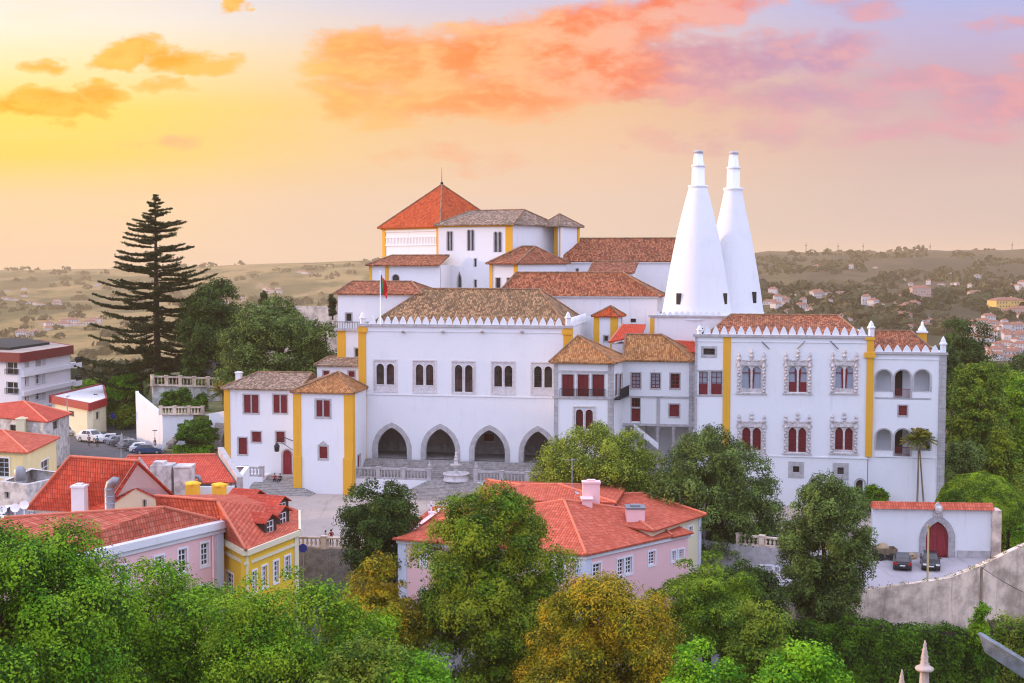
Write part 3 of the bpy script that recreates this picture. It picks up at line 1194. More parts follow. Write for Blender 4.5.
def leaf_box(name, label, cat, path, z_lo, z_hi, thick, mat, leaf=.2, cover=1.6, seed=1, bulge=.25, group=None):
    """a hedge along a ground path [(x,y),...]; z_lo / z_hi per point or constant"""
    rng = np.random.default_rng(seed)
    pts = [Vector((p[0], p[1], 0)) for p in path]
    zl = z_lo if hasattr(z_lo, '__len__') else [z_lo] * len(pts)
    zh = z_hi if hasattr(z_hi, '__len__') else [z_hi] * len(pts)
    Ps, Ns = [], []
    for i in range(len(pts) - 1):
        p, q = pts[i], pts[i + 1]
        L = (q - p).length
        d = (q - p) / L
        s = Vector((-d.y, d.x, 0))
        h = max(zh[i] - zl[i], zh[i + 1] - zl[i + 1])
        area = 2 * L * h + L * thick
        n = int(cover * area / (.275 * leaf * leaf))
        t = rng.random(n)
        side = rng.random(n)
        fr_top = (L * thick) / area
        on_top = side < fr_top
        v = rng.random(n)
        c = np.where(on_top, rng.uniform(-.5, .5, n) * thick, np.where(rng.random(n) < .65, -.5, .5) * thick)
        x = p.x + d.x * L * t
        y = p.y + d.y * L * t
        lo = zl[i] + (zl[i + 1] - zl[i]) * t
        hi = zh[i] + (zh[i + 1] - zh[i]) * t
        z = np.where(on_top, hi, lo + (hi - lo) * v)
        lump = (np.sin(x * 2.1 + seed) + np.sin(y * 1.7) + np.sin(z * 2.3 + x) + np.sin((x + y) * 4.3 + z * 3.1) * .6) * .25
        ex = rng.normal(size=n) * .3 + lump
        x2 = x + s.x * (c + np.sign(c) * ex * bulge * (~on_top))
        y2 = y + s.y * (c + np.sign(c) * ex * bulge * (~on_top))
        z2 = z + np.where(on_top, ex * bulge, 0) - np.where(on_top, 0, 0)
        Ps.append(np.stack([x2, y2, z2], 1))
        nn = np.stack([np.where(on_top, 0, s.x * np.sign(c)), np.where(on_top, 0, s.y * np.sign(c)), np.where(on_top, 1.0, .35)], 1)
        Ns.append(nn + rng.normal(size=nn.shape) * .5)
    P = np.concatenate(Ps)
    N = np.concatenate(Ns)
    m = (pts[0] + pts[-1]) / 2
    loc = Vector((m.x, m.y, min(zl)))
    me = quads_mesh(name, P - np.array(loc), N, leaf * rng.uniform(.7, 1.3, len(P)), .55, mat, rng)
    # an added solid core darkens the inside so that no daylight shows through
    t = thing(name, label, cat, loc, 0, group)
    o = bpy.data.objects.new('foliage', me)
    C.objects.link(o)
    o.parent = t
    core = MB()
    for i in range(len(pts) - 1):
        p, q = pts[i], pts[i + 1]
        d = (q - p).normalized()
        s = Vector((-d.y, d.x, 0)) * thick * .36
        A = [p - s, q - s, q + s, p + s]
        lo = [zl[i], zl[i + 1], zl[i + 1], zl[i]]
        hi = [zh[i] - .15, zh[i + 1] - .15, zh[i + 1] - .15, zh[i] - .15]
        v = [Vector((a.x, a.y, z)) for a, z in zip(A, lo)] + [Vector((a.x, a.y, z)) for a, z in zip(A, hi)]
        core.mesh(v, [(0, 1, 5, 4), (1, 2, 6, 5), (2, 3, 7, 6), (3, 0, 4, 7), (4, 5, 6, 7)])
    core.build('dark_core', 'bark', t)
    return t


def bush(label, px0, px1, py0, py1, Y, mat, leaf=.16, seed=1, cover=1.8, group=None, name='shrub', rough=.25, z=None, flat=.8, low=-.5, ck=.3, hull=False):
    rng = np.random.default_rng(seed)
    c = atY((px0 + px1) / 2, (py0 + py1) / 2, Y)
    rx = (px1 - px0) / 2 * Y / FPX
    rz = (py1 - py0) / 2 * Y / FPX
    cl = max(.2, min(rx, rz) * ck)
    P, N, cc = crown_points(rng, (rx, rx, rz), .275 * leaf * leaf, cover * COVER, cl, 6, rough, flat, low)
    if hull:                                          # clipped to a smooth dome
        d_ = rng.normal(size=(len(P), 3))
        d_ /= np.linalg.norm(d_, axis=1, keepdims=True)
        P = d_ * np.array([rx, rx, rz]) * (1 - .09 * rng.random((len(P), 1)) ** 2) * (1 + .025 * np.sin(d_[:, :1] * 11) * np.sin(d_[:, 1:2] * 9 + d_[:, 2:] * 13))
        N = d_ + rng.normal(size=P.shape) * .5
    for ax, rr_ in enumerate((rx, rx, rz)):
        lo_, hi_ = np.percentile(P[:, ax], (.5, 99.5))
        k_ = 2 * rr_ / (hi_ - lo_)
        P[:, ax] = (P[:, ax] - (lo_ + hi_) / 2) * k_
        cc[:, ax] = (cc[:, ax] - (lo_ + hi_) / 2) * k_
    loc = Vector((c.x, Y, c.z - rz))
    t = thing(name, label, 'shrub', loc, 0, group)
    me = quads_mesh('foliage', P + np.array([0, 0, rz]), N, leaf * rng.uniform(.7, 1.3, len(P)), .55, mat, rng)
    o = bpy.data.objects.new('foliage', me)
    C.objects.link(o)
    o.parent = t
    mb = MB()
    for i in range(6):
        e = Vector(cc[rng.integers(len(cc))]) + Vector((0, 0, rz))
        mb.tube([Vector((0, 0, -.2)), e * .5 + Vector((0, 0, .1)), e], [.05, .035, .015], 5, cap=False)
    mb.build('stem', 'bark', t, Matrix.Identity(4))
    return t

# ================================================================== THE PALACE
def palace_block(name, label, w, px0, px1, py_top, py_ref, zb, back_r, back_l, wins=(), wins_r=(), wins_l=(), mat='white_plaster',
                 px_ref=None, cat='palace building', ft=None, group='buildings of the white palace'):
    """front wall on palace plane w between two pixel columns; back corners as (pixel column, w) at py_ref"""
    F = PF(w)
    a0 = F.pix(px0, py_ref)[0]
    a1 = F.pix(px1, py_ref)[0]
    zt = F.pix(px_ref or (px0 + px1) / 2, py_top)[1] if ft is None else ft
    A, B = F.p(a0, 0), F.p(a1, 0)
    Cc = PF(back_r[1]).p(PF(back_r[1]).pix(back_r[0], py_ref)[0], 0) if back_r[0] is not None else B + PW * (back_r[1] - w)
    D = PF(back_l[1]).p(PF(back_l[1]).pix(back_l[0], py_ref)[0], 0) if back_l[0] is not None else A + PW * (back_l[1] - w)
    mid = (A + B) / 2
    t = thing(name, label, cat, (mid.x, mid.y, zb), -PA, group)
    mb = MB()
    fr = F
    frR, frB, frL = wall_frame(B, Cc), wall_frame(Cc, D), wall_frame(D, A)
    W = [x(fr) if callable(x) else x for x in wins]
    WR = [x(frR) if callable(x) else x for x in wins_r]
    WL = [x(frL) if callable(x) else x for x in wins_l]
    wall_with(mb, fr, rectp(a0, a1, zb, zt), W)
    wall_with(mb, frR, rectp(.002, (Cc - B).length - .002, zb, zt - .002), WR)
    wall_with(mb, frB, rectp(0, (D - Cc).length, zb, zt), [])
    wall_with(mb, frL, rectp(.002, (A - D).length - .002, zb, zt - .002), WL)
    mb.build('wall', mat, t)
    for f, ws in ((fr, W), (frR, WR), (frL, WL)):
        for x in ws:
            x.build(f, t)
    return dict(t=t, fr=fr, R=frR, L=frL, B=frB, a0=a0, a1=a1, zt=zt, zb=zb, A=A, Bp=B, C=Cc, D=D)


def w_(kind, x0, x1, y0, y1, **kw):
    return lambda f: Win(kind, f.rect(x0, x1, y0, y1), **kw)


def pilaster(b, px0, px1, py_ref, z0=None, z1=None, wrap=0, proud=.10, mat='ochre_paint', fr=None, name='pilaster', depth=.9, a=None):
    """painted strip; wrap=1 turns round the right-hand corner, -1 the left"""
    f = fr or b['fr']
    a0, a1 = a or (f.pix(px0, py_ref)[0], f.pix(px1, py_ref)[0])
    z0 = b['zb'] if z0 is None else z0
    z1 = b['zt'] if z1 is None else z1
    mb = MB()
    mb.fbox(f, a0 - (proud if wrap < 0 else 0), a1 + (proud if wrap > 0 else 0), z0, z1, -proud, depth if wrap else .02)
    return mb.build(name, mat, b['t'])


def band(b, py, px, h=.22, proud=.12, mat='grey_stone', a0=None, a1=None, name='cornice', fr=None, z=None):
    f = fr or b['fr']
    z = f.pix(px, py)[1] if z is None else z
    mb = MB()
    mb.fbox(f, (b['a0'] if a0 is None else a0) - proud, (b['a1'] if a1 is None else a1) + proud, z - h / 2, z + h / 2, -proud, .03)
    return mb.build(name, mat, b['t'])


def merlons(b, fr, a0, a1, z, h, pitch, c=.15, skip=()):
    """pointed flame-shaped battlements, every one a part"""
    n = max(1, round((a1 - a0) / pitch))
    p = (a1 - a0) / n
    first = None
    inv = world_of(b['t']).inverted()
    for i in range(n):
        if i in skip:
            continue
        ac = a0 + p * (i + .5)
        if first is None:
            mb = MB()
            w = p * .40
            out = [(-w, 0), (w, 0), (w * 1.0, h * .22), (w * .72, h * .5), (w * .28, h * .84), (0, h), (-w * .28, h * .84), (-w * .72, h * .5), (-w * 1.0, h * .22)]
            f0 = Frame(fr.p(ac, z, c) - Vector((0, 0, 0)), fr.a, fr.c)
            mb.plate(f0, [(x, y) for x, y in out], [], -.14, .14, back=True)
            first = (ac, mb.build('merlon', 'white_plaster', b['t']))
        else:
            o = first[1].copy()
            C.objects.link(o)
            o.location = inv.to_3x3() @ (fr.a * (ac - first[0]))
    mb = MB()
    mb.fbox(fr, a0 - .05, a1 + .05, z - .16, z + .02, c - .22, c + .22)
    mb.build('parapet', 'white_plaster', b['t'])


def pinnacle(b, p, h, r=.32):
    mb = MB()
    mb.lathe(p, [(r, -.1), (r, h * .45), (r * 1.35, h * .5), (r * 1.3, h * .58), (r * .95, h * .62), (r * .7, h * .8), (r * .1, h)], 6, smooth=False)
    return mb.build('pinnacle', 'white_plaster', b['t'])


def at_plan(f, px, py, z=None):
    p = f.at(px, py)
    return p


def edge_pt(f, a, z, c=0.0):
    return f.p(a, z, c)


# ------------------------------------------------------------------ main hall
W0 = PF(0)
ZA = W0.pix(447, 460)[1]           # arcade floor
wins = []
for x0, x1 in ((372.9, 397.5), (412.2, 436.8), (451.2, 476.0), (490.6, 515.8), (530.5, 555.5)):
    a0, a1 = W0.pix(x0, 376)[0], W0.pix(x1, 376)[0]
    b1 = W0.pix(464, 360.5)[1]
    b0 = W0.pix(464, 394.0)[1]
    wins.append(Win('ajimez', (a0 + .14, a1 - .14, b0 + .14, b1 - .14), apron=.03 if abs(x0 - 451.2) < 1 else .22, pane='window_glass'))
for x0, x1 in ((376.9, 407.0), (425.4, 455.4), (474.0, 505.0), (523.5, 552.5)):
    a0, a1 = W0.pix(x0, 445)[0], W0.pix(x1, 445)[0]
    wins.append(Win('pointed', (a0, a1, ZA, W0.pix(447, 429)[1]), spring=.28, tw=.62, proud=.10, trim='grey_stone'))
hall = palace_block('palace_hall', 'long white palace hall with four pointed arcade arches and a pointed white battlement', 0, 360.5, 571.5, 326, 390, 0.6,
                    (None, 15), (None, 15), wins, px_ref=466)
hall['t'].location = hall['t'].location
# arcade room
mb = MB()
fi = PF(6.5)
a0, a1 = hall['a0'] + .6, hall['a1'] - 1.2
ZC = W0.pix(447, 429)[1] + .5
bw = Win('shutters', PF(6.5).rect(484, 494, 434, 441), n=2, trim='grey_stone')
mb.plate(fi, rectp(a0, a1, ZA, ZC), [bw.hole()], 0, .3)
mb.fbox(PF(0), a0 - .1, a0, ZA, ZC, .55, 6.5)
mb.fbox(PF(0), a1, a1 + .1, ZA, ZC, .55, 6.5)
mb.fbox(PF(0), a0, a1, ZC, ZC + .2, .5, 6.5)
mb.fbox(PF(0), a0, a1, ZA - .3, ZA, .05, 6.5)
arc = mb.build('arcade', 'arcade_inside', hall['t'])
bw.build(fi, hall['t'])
mb = MB()
mb.fbox(PF(0), a0, a1, ZA + .004, ZA + 1.2, 6.3, 6.48)
mb.build('bench', 'step_stone', hall['t'])
zt = hall['zt']
pilaster(hall, 359.6, 366.4, 400, z0=0.6, wrap=-1, depth=1.2)
pilaster(hall, 563.5, 571.0, 350, z0=12.5, wrap=1, depth=1.2)
for x0, x1 in ((358.6, 367.4), (562.4, 572.2)):
    pilaster(hall, x0, x1, 330, z0=zt - .95, z1=zt - .35, proud=.26, name='capital')
mb = MB()
mb.plate(PF(0).shift(-.05), [(hall['a0'] - .1, 0.6), (hall['a0'] - .1 + 1.6, 0.6), (hall['a0'] + .9, 3.2), (hall['a0'] + .75, 7), (hall['a0'] - .1, 7)], [], -.25, 0.0)
mb.build('buttress', 'ochre_paint', hall['t'])
band(hall, 0, 0, .34, .22, 'grey_stone', z=zt)
band(hall, 0, 0, .10, .08, 'white_plaster', z=zt - .75, name='stringcourse')
band(hall, 0, 0, .14, .10, 'white_plaster', z=W0.pix(466, 396)[1], name='stringcourse')
for px in (404, 443.5, 483, 522.5):
    mb = MB()
    q = W0.at(px, 332)
    mb.tube([q, q - PW * .9 + Vector((0, 0, .1))], [.20, .13], 8)
    mb.ball(q - PW * .9 + Vector((0, 0, .12)), .2, 8)
    mb.build('gargoyle', 'grey_stone', hall['t'])
merlons(hall, W0, W0.pix(368.5, 322)[0], W0.pix(562.5, 322)[0], zt + .18, W0.pix(466, 318.3)[1] - zt, 1.02)
for px in (362.6, 568):
    pinnacle(hall, W0.at(px, 325.5, .2) + Vector((0, 0, .1)), 1.65, .34)
frR = hall['R']
merlons(hall, frR, .8, 14, zt + .18, W0.pix(466, 318.3)[1] - zt, 1.1)
zr = PF(8).pix(480, 289)[1]
ze = zt + .15
e = [PF(.9).p(PF(.9).pix(371, 320)[0], ze), PF(.9).p(PF(.9).pix(566, 320)[0], ze), PF(15.2).p(PF(.9).pix(569, 320)[0] + .3, ze), PF(15.2).p(PF(.9).pix(371, 320)[0], ze)]
rr = [PF(8).p(PF(8).pix(424.5, 289)[0], zr), PF(8).p(PF(8).pix(539.5, 289)[0], zr)]
F_, cp = hip_faces(e, *rr)
add_roof(hall['t'], F_, 'roof_lichen', cp)

# ------------------------------------------------------------------ gate tower at the left corner
tow = palace_block('corner_tower', 'square white corner tower with yellow corner strips and a low pyramid roof', -7, 294.3, 352.3, 392.0, 440, 0.6,
                   (366.5, -0.2), (301, -0.2),
                   [w_('shutters', 316.2, 329.8, 400.3, 416.8, n=2, mull=True, tw=.22), w_('shutters', 319.2, 327.4, 446.5, 458.5, n=1, tw=.2)],
                   [w_('leaf', 357.5, 360.5, 455, 468)])
zt = tow['zt']
pilaster(tow, 294.3, 301.4, 440, wrap=-1)
pilaster(tow, 344.4, 352.3, 440, wrap=1)
for x0, x1 in ((294.0, 302.2), (343.6, 352.6)):
    pilaster(tow, x0, x1, 490, z0=.6, z1=5.6, proud=.2, name='pilaster_base')
f = tow['fr']
mb = MB()
a0, a1, b0, b1 = f.rect(318.4, 328.2, 445, 459.5)
mb.plate(f, [(a0, b1), (a1, b1), ((a0 + a1) / 2, b1 + .55)], [], -.1, .03)
mb.build('window_hood', 'grey_stone', tow['t'])
def eave_from(b, z, o, k=1.0):
    A, B, Cc, D = b['A'], b['Bp'], b['C'], b['D']
    ctr = (A + B + Cc + D) / 4
    out = []
    for p in (A, B, Cc, D):
        d = (p - ctr)
        out.append(Vector((p.x, p.y, z)) + Vector((d.x, d.y, 0)).normalized() * o)
    return out
e = eave_from(tow, zt, .55)
e[2] = PF(.0).at(368, 387)
e[2].z = zt
ap = PF(-3.2).at(338.5, 371.8)
F_, cp = hip_faces(e, ap, ap)
add_roof(tow['t'], F_, 'roof_golden', cp)
band(tow, 0, 0, .22, .2, 'grey_stone', z=zt - .16)

# ------------------------------------------------------------------ gate wing
wing = palace_block('gate_wing', 'low white wing with dark red shutters and an arched red door beside the stone steps', -3, 225.3, 297, 388.5, 430, 0.6,
                    (None, 9), (None, 9),
                    [w_('shutters', 243.7, 258.5, 395, 413, n=2, mull=True), w_('shutters', 273.2, 287.0, 395, 413, n=2, mull=True),
                     w_('leaf', 251.8, 261, 431.8, 442), w_('leaf', 276, 284.6, 431.8, 442.4), w_('leaf', 238.4, 247, 437.8, 454.4),
                     w_('arch_door', 282.6, 291.8, 450.2, 474.6, tw=.2)])
zt = wing['zt']
pilaster(wing, 225.3, 230.4, 430, wrap=-1)
f = wing['fr']
zr = PF(3).pix(290, 372.4)[1]
e = eave_from(wing, zt, .6)
r0 = PF(3).at(259, 372.4); r1 = PF(3).at(316, 372.4)
r0.z = r1.z = zr
e[1] = PF(-3.5).p(PF(-3.5).pix(300, 389)[0], zt); e[2] = PF(9.3).p(PF(9.3).pix(318, 389)[0], zt)
r1 = PF(3).p(PF(3).pix(312, 372.4)[0], zr)
F_, cp = hip_faces(e, r0, r1)
add_roof(wing['t'], F_, 'roof_grey', cp)
band(wing, 0, 0, .18, .2, 'grey_stone', z=zt - .14)
mb = MB()
q = PF(2).at(239, 384)
q.z = zt + .2
mb.fbox(Frame(Vector((q.x, q.y, 0)), PU, PW), -.35, .35, q.z, q.z + 1.5, -.35, .35)
mb.fbox(Frame(Vector((q.x, q.y, 0)), PU, PW), -.45, .45, q.z + 1.3, q.z + 1.42, -.45, .45)
mb.build('chimney', 'white_plaster', wing['t'])

# annex between gate tower and hall
ann = palace_block('palace_annex', 'small white block with a lean-to tiled roof squeezed above the corner tower roof', 3, 317, 361.5, 365.2, 375, 6,
                   (None, 8), (None, 8), [w_('leaf', 323.2, 329, 371, 376.5), w_('leaf', 348.4, 354.6, 371.3, 377)])
zt = ann['zt']
f = ann['fr']
zr = PF(6.5).pix(340, 357.2)[1]
e = [f.p(ann['a0'] - .3, zt, -.4), f.p(ann['a1'] + .1, zt, -.4), f.p(ann['a1'] + .1, zr, 4.2), f.p(ann['a0'] + .2, zr, 4.2)]
add_roof(ann['t'], [e, [e[0], e[3], f.p(ann['a0'] - .3, zt, 5.2)]], 'roof_grey', [(e[3], e[2]), (e[0], e[3])])

# ------------------------------------------------------------------ upper left wing behind the hall
ulw = palace_block('upper_wing', 'upper white wing with a brown hip roof and yellow corner, left behind the flagpole', 7, 338, 420, 293.5, 320, 6,
                   (None, 17), (None, 17), [w_('dark', 346, 351.5, 313.5, 321), w_('dark', 355, 361, 348.5, 357)], px_ref=360, mat='white_plaster')
zt = ulw['zt']
zr = PF(12).pix(380, 281.5)[1]
e = eave_from(ulw, zt, .6)
r0 = PF(12).p(PF(12).pix(352, 281.5)[0], zr); r1 = PF(12).p(PF(12).pix(412, 281.5)[0], zr)
F_, cp = hip_faces(e, r0, r1)
add_roof(ulw['t'], F_, 'roof_rust', cp)
pilaster(ulw, 338, 345.6, 340, z0=6, z1=PF(7).pix(342, 330)[1], wrap=-1)
band(ulw, 329.5, 350, .3, .45, 'grey_stone', a1=ulw['a0'] + 5, name='balcony_ledge')
mb = MB()
zz = PF(7).pix(350, 329.5)[1]
mb2 = MB()
for i in range(15):
    p = ulw['fr'].p(ulw['a0'] - .3 + i * .35, zz + .15, -.4)
    mb.tube([p, p + Vector((0, 0, .9))], .03, 5)
mb.fbox(ulw['fr'], ulw['a0'] - .4, ulw['a0'] + 5, zz + 1.0, zz + 1.08, -.44, -.36)
mb.build('railing', 'iron', ulw['t'])

# ------------------------------------------------------------------ balcony block
def gal(f):
    out = []
    for x0, x1 in ((562.0, 573.6), (577.6, 588.6), (592.2, 604.0)):
        out.append(Win('leaf', f.rect(x0, x1, 374.5, 396.4), tw=.12, proud=.06, depth=.4))
    return out
bb = palace_block('balcony_block', 'white block with three red gallery doors above a stone-framed double window', -6.5, 554, 612.6, 362, 400, 0.6,
                  (624.5, 0.5), (None, 0.5),
                  [*[(lambda i: (lambda f: gal(f)[i]))(i) for i in range(3)],
                   w_('ajimez', 573.5, 595.0, 407, 429.5, apron=.02, pane='ox_red_paint')],
                  [w_('sash', 615.2, 618.2, 374, 396, fill='ox_red_paint', nx=1, nz=3, tw=.1), w_('sash', 619.2, 622.2, 374, 396, fill='ox_red_paint', nx=1, nz=3, tw=.1)])
f = bb['fr']
zt = bb['zt']
pilaster(bb, 554, 558, 400, mat='quoin_stone', name='quoin')
pilaster(bb, 607.8, 612.6, 400, mat='quoin_stone', wrap=1, name='quoin', depth=.6)
band(bb, 397.6, 583, .28, .16)
band(bb, 371.5, 583, .22, .12)
mb = MB()
za, zb2 = f.pix(583, 396.2)[1], f.pix(583, 389.2)[1]
a0, a1 = f.pix(560, 392)[0], f.pix(606, 392)[0]
for i in range(34):
    a = a0 + (a1 - a0) * i / 33
    mb.fbox(f, a - .02, a + .02, za, zb2, -.26, -.22)
mb.fbox(f, a0, a1, zb2, zb2 + .06, -.28, -.2)
mb.build('railing', 'iron', bb['t'])
mb = MB()
fr = bb['R']
z0_ = fr.pix(618, 396.5)[1]
mb.fbox(fr, .5, (bb['C'] - bb['Bp']).length - .6, z0_ - .15, z0_, -.8, 0)
L_ = (bb['C'] - bb['Bp']).length - .6
for i in range(26):
    a = .5 + (L_ - .5) * i / 25
    mb.fbox(fr, a - .03, a + .03, z0_, z0_ + 1.1, -.8, -.74)
mb.fbox(fr, .5, L_, z0_ + 1.05, z0_ + 1.15, -.82, -.72)
mb.build('balcony', 'iron', bb['t'])
e = eave_from(bb, zt, .75)
ap = PF(-2.2).at(578, 335.5)
ap2 = PF(.2).p(PF(.2).pix(581, 335.5)[0], ap.z)
F_, cp = hip_faces(e, ap, ap)
add_roof(bb['t'], F_, 'roof_golden', cp)
band(bb, 0, 0, .24, .3, 'grey_stone', z=zt - .14)

# ------------------------------------------------------------------ middle block
mid = palace_block('middle_block', 'white block with three small red sash windows above an open porch', -0.5, 622, 694.7, 360, 390,
                   PF(-.5).pix(660, 424)[1], (None, 7), (None, 7),
                   [w_('sash', 631.4, 640.4, 373.2, 388, fill='ox_red_paint', nx=2, nz=4, pane='pale_glass', tw=.15, bar=.09),
                    w_('sash', 651, 660, 373.4, 388.2, fill='ox_red_paint', nx=2, nz=4, pane='pale_glass', tw=.15, bar=.09),
                    w_('sash', 670.4, 679.6, 373.6, 388.4, fill='ox_red_paint', nx=2, nz=4, pane='window_glass', tw=.15, bar=.12),
                    w_('sash', 631.4, 640, 398, 407, fill='ox_red_paint', nx=3, nz=2, tw=.1),
                    w_('leaf', 631.4, 640, 408.5, 424, tw=.1, sill=0),
                    w_('shutters', 669.4, 679, 404.5, 416.6, n=1, tw=.16)])
f = mid['fr']
zt, zb = mid['zt'], mid['zb']
pilaster(mid, 689, 694.7, 390, mat='quoin_stone', name='quoin')
pilaster(mid, 656.6, 660, 410, z0=zb, z1=f.pix(658, 397)[1], mat='grey_stone', name='quoin')
band(mid, 397, 658, .22, .1, name='stringcourse')
band(mid, 425, 658, .3, .14, name='stringcourse')
for px in (657.5, 673.8, 690.5):
    mb = MB()
    q = f.at(px, 430, .3)
    mb.lathe((q.x, q.y, 0), [(.34, .6), (.34, 1.4), (.27, 1.6), (.25, zb - .7), (.38, zb - .4), (.40, zb - .05)], 10)
    mb.build('porch_column', 'grey_stone', mid['t'])
mb = MB()
mb.fbox(PF(5), mid['a0'], mid['a1'], .6, zb, 0, .3)
mb.fbox(PF(-.5), mid['a0'], mid['a0'] + .4, .6, zb, .2, 5.5)
mb.fbox(PF(-.5), mid['a1'] - .4, mid['a1'], .6, zb, .2, 5.5)
mb.fbox(PF(-.5), mid['a0'] + .01, mid['a1'] - .01, zb - .05, zb + .25, .1, 5.4)
mb.build('porch', 'white_plaster', mid['t'])
mb = MB()
f2 = PF(-1.2)
a0, b0 = f2.pix(634, 425)
a1, b1 = f2.pix(656, 441)
mb.plate(f2, [(a0, b0 - .6), (a0, b0 + .15), (a1 + .3, b1 - .3), (a1 + .3, b1 - 1.05)], [], -.12, .12, back=True)
mb.build('stair_parapet', 'white_plaster', mid['t'])
zr = PF(3.2).pix(650, 334.6)[1]
e = eave_from(mid, zt, .6)
e[0] = PF(-1).p(PF(-1).pix(622.5, 360)[0], zt)
e[1] = PF(-1).p(PF(-1).pix(694.2, 360)[0], zt)
r0 = PF(3.2).p(PF(3.2).pix(626, 334.6)[0], zr); r1 = PF(3.2).p(PF(3.2).pix(662, 334.6)[0], zr)
e[3] = PF(7.2).p(PF(7.2).pix(624, 360)[0], zt)
F_, cp = hip_faces(e, r0, r1)
add_roof(mid['t'], F_, 'roof_golden', cp)
band(mid, 0, 0, .2, .2, 'grey_stone', z=zt - .14)

# ------------------------------------------------------------------ big right wing
WR_ = -4.0
RW = PF(WR_)
man = []
for i, (x0, x1) in enumerate(((740.6, 762.4), (787.4, 808.2), (834.0, 854.6))):
    man.append(w_('manuel', x0 + .6, x1 - .6, 364.5, 392.5, french=(i == 1), apron=.02 if i == 1 else .14))
for i, (x0, x1) in enumerate(((740.6, 762.4), (787.0, 807.6), (833.6, 854.2))):
    man.append(w_('manuel', x0 + .6, x1 - .6, 426, 452.5, shut=True, apron=.02 if i == 1 else .10))
rw = palace_block('right_wing', 'broad white palace wing with six carved twin windows and a red roof behind pointed battlements', WR_, 694.5, 868.5, 336.2, 400, -0.8,
                  (None, 14), (None, 14),
                  [w_('dark', 703.4, 714.8, 348.5, 354.8, tw=.28), w_('sash', 697.0, 707.6, 371.5, 394.5, fill='ox_red_paint', nx=2, nz=4, pane='pale_glass', low=.45, tw=.2),
                   w_('sash', 711.2, 721.8, 371.5, 394.5, fill='ox_red_paint', nx=2, nz=4, pane='pale_glass', low=.45, tw=.2),
                   w_('pointed', 700, 718.4, 426, 452, spring=.3, tw=.3),
                   w_('square', 793, 799.4, 466.2, 472.4, tw=.55), w_('square', 837.4, 843.8, 467.4, 474.4, tw=.55),
                   w_('arch_door', 810.4, 818.4, 478.5, 494, fill='dark_wood', tw=.25), w_('arch_door', 856, 864.2, 480, 497, fill='dark_wood', tw=.25),
                   *man], px_ref=780)
f = rw['fr']
zt = rw['zt']
pilaster(rw, 722.8, 730.3, 400, z0=f.pix(726, 462)[1], mat='ochre_paint')
pilaster(rw, 863.2 + 2.9, 872.9, 400, z0=f.pix(869, 456.6)[1], mat='ochre_paint', proud=.16)
pilaster(rw, 864.2, 875.4, 355, z0=f.pix(869, 357.5)[1], z1=f.pix(869, 352.4)[1], proud=.34, name='capital')
pilaster(rw, 864.9, 874.2, 355, z0=f.pix(869, 340)[1], z1=f.pix(869, 337)[1], proud=.26, name='capital')
pilaster(rw, 694.5, 697.0, 400, mat='quoin_stone', name='quoin', z1=zt - .2)
band(rw, 0, 0, .30, .24, 'grey_stone', z=zt)
band(rw, 0, 0, .09, .08, 'white_plaster', z=zt - .7, name='stringcourse')
band(rw, 456, 780, .14, .10, 'white_plaster', name='stringcourse')
for px in (769, 805.5, 838):                     # rain spouts slanting down the wall
    mb = MB()
    q = f.at(px - 4, 341.2)
    sgn = -1 if px < 810 and px > 800 else 1
    mb.tube([q + PU * (-.4 * sgn), q + PU * (.5 * sgn) - PW * .3 - Vector((0, 0, .9))], .06, 6)
    mb.build('rain_spout', 'zinc', rw['t'])
hm = f.pix(780, 327.5)[1] - zt
merlons(rw, f, f.pix(703, 333)[0], f.pix(866.5, 333)[0], zt + .16, hm, 1.0)
pinnacle(rw, f.at(871, 336.4, .2) + Vector((0, 0, .1)), 1.75, .38)
pinnacle(rw, f.at(699.5, 336.0, .2) + Vector((0, 0, .1)), 1.2, .30)
zr = PF(4.5).pix(785, 315)[1]
ze = zt + .1
e = [PF(-3).p(PF(-3).pix(707, 333)[0], ze), PF(-3).p(PF(-3).pix(863, 333)[0], ze), PF(13).p(PF(-3).pix(863, 333)[0], ze), PF(13).p(PF(-3).pix(707, 333)[0], ze)]
r0 = PF(4.5).p(PF(4.5).pix(731, 315)[0], zr); r1 = PF(4.5).p(PF(4.5).pix(838, 315)[0], zr)
F_, cp = hip_faces(e, r0, r1)
add_roof(rw['t'], F_, 'roof_rust', cp)

# ------------------------------------------------------------------ loggia wing at the right end
LW = PF(-3.8)
lg = []
for x0, x1 in ((876.2, 891.6), (894.8, 910.6), (914.2, 930.2)):
    lg.append((x0, x1))
lw = palace_block('loggia_wing', 'narrow white end wing with two rows of arched loggias and a grey stone corner', -3.8, 868.7, 944.5, 353.2, 420, -0.8,
                  (None, 10), (None, 10),
                  [*[w_('loggia', x0, x1, 370, 391.5 if i != 1 else 397.6, tw=.18, depth=2.2) for i, (x0, x1) in enumerate(lg)],
                   *[w_('loggia', x0, x1, 429.2, 450.5 if i != 1 else 456, tw=.18, depth=2.2) for i, (x0, x1) in enumerate(lg)],
                   w_('shutters', 898.6, 907, 405.6, 415.6, n=1, tw=.14)], px_ref=908)
f = lw['fr']
zt = lw['zt']
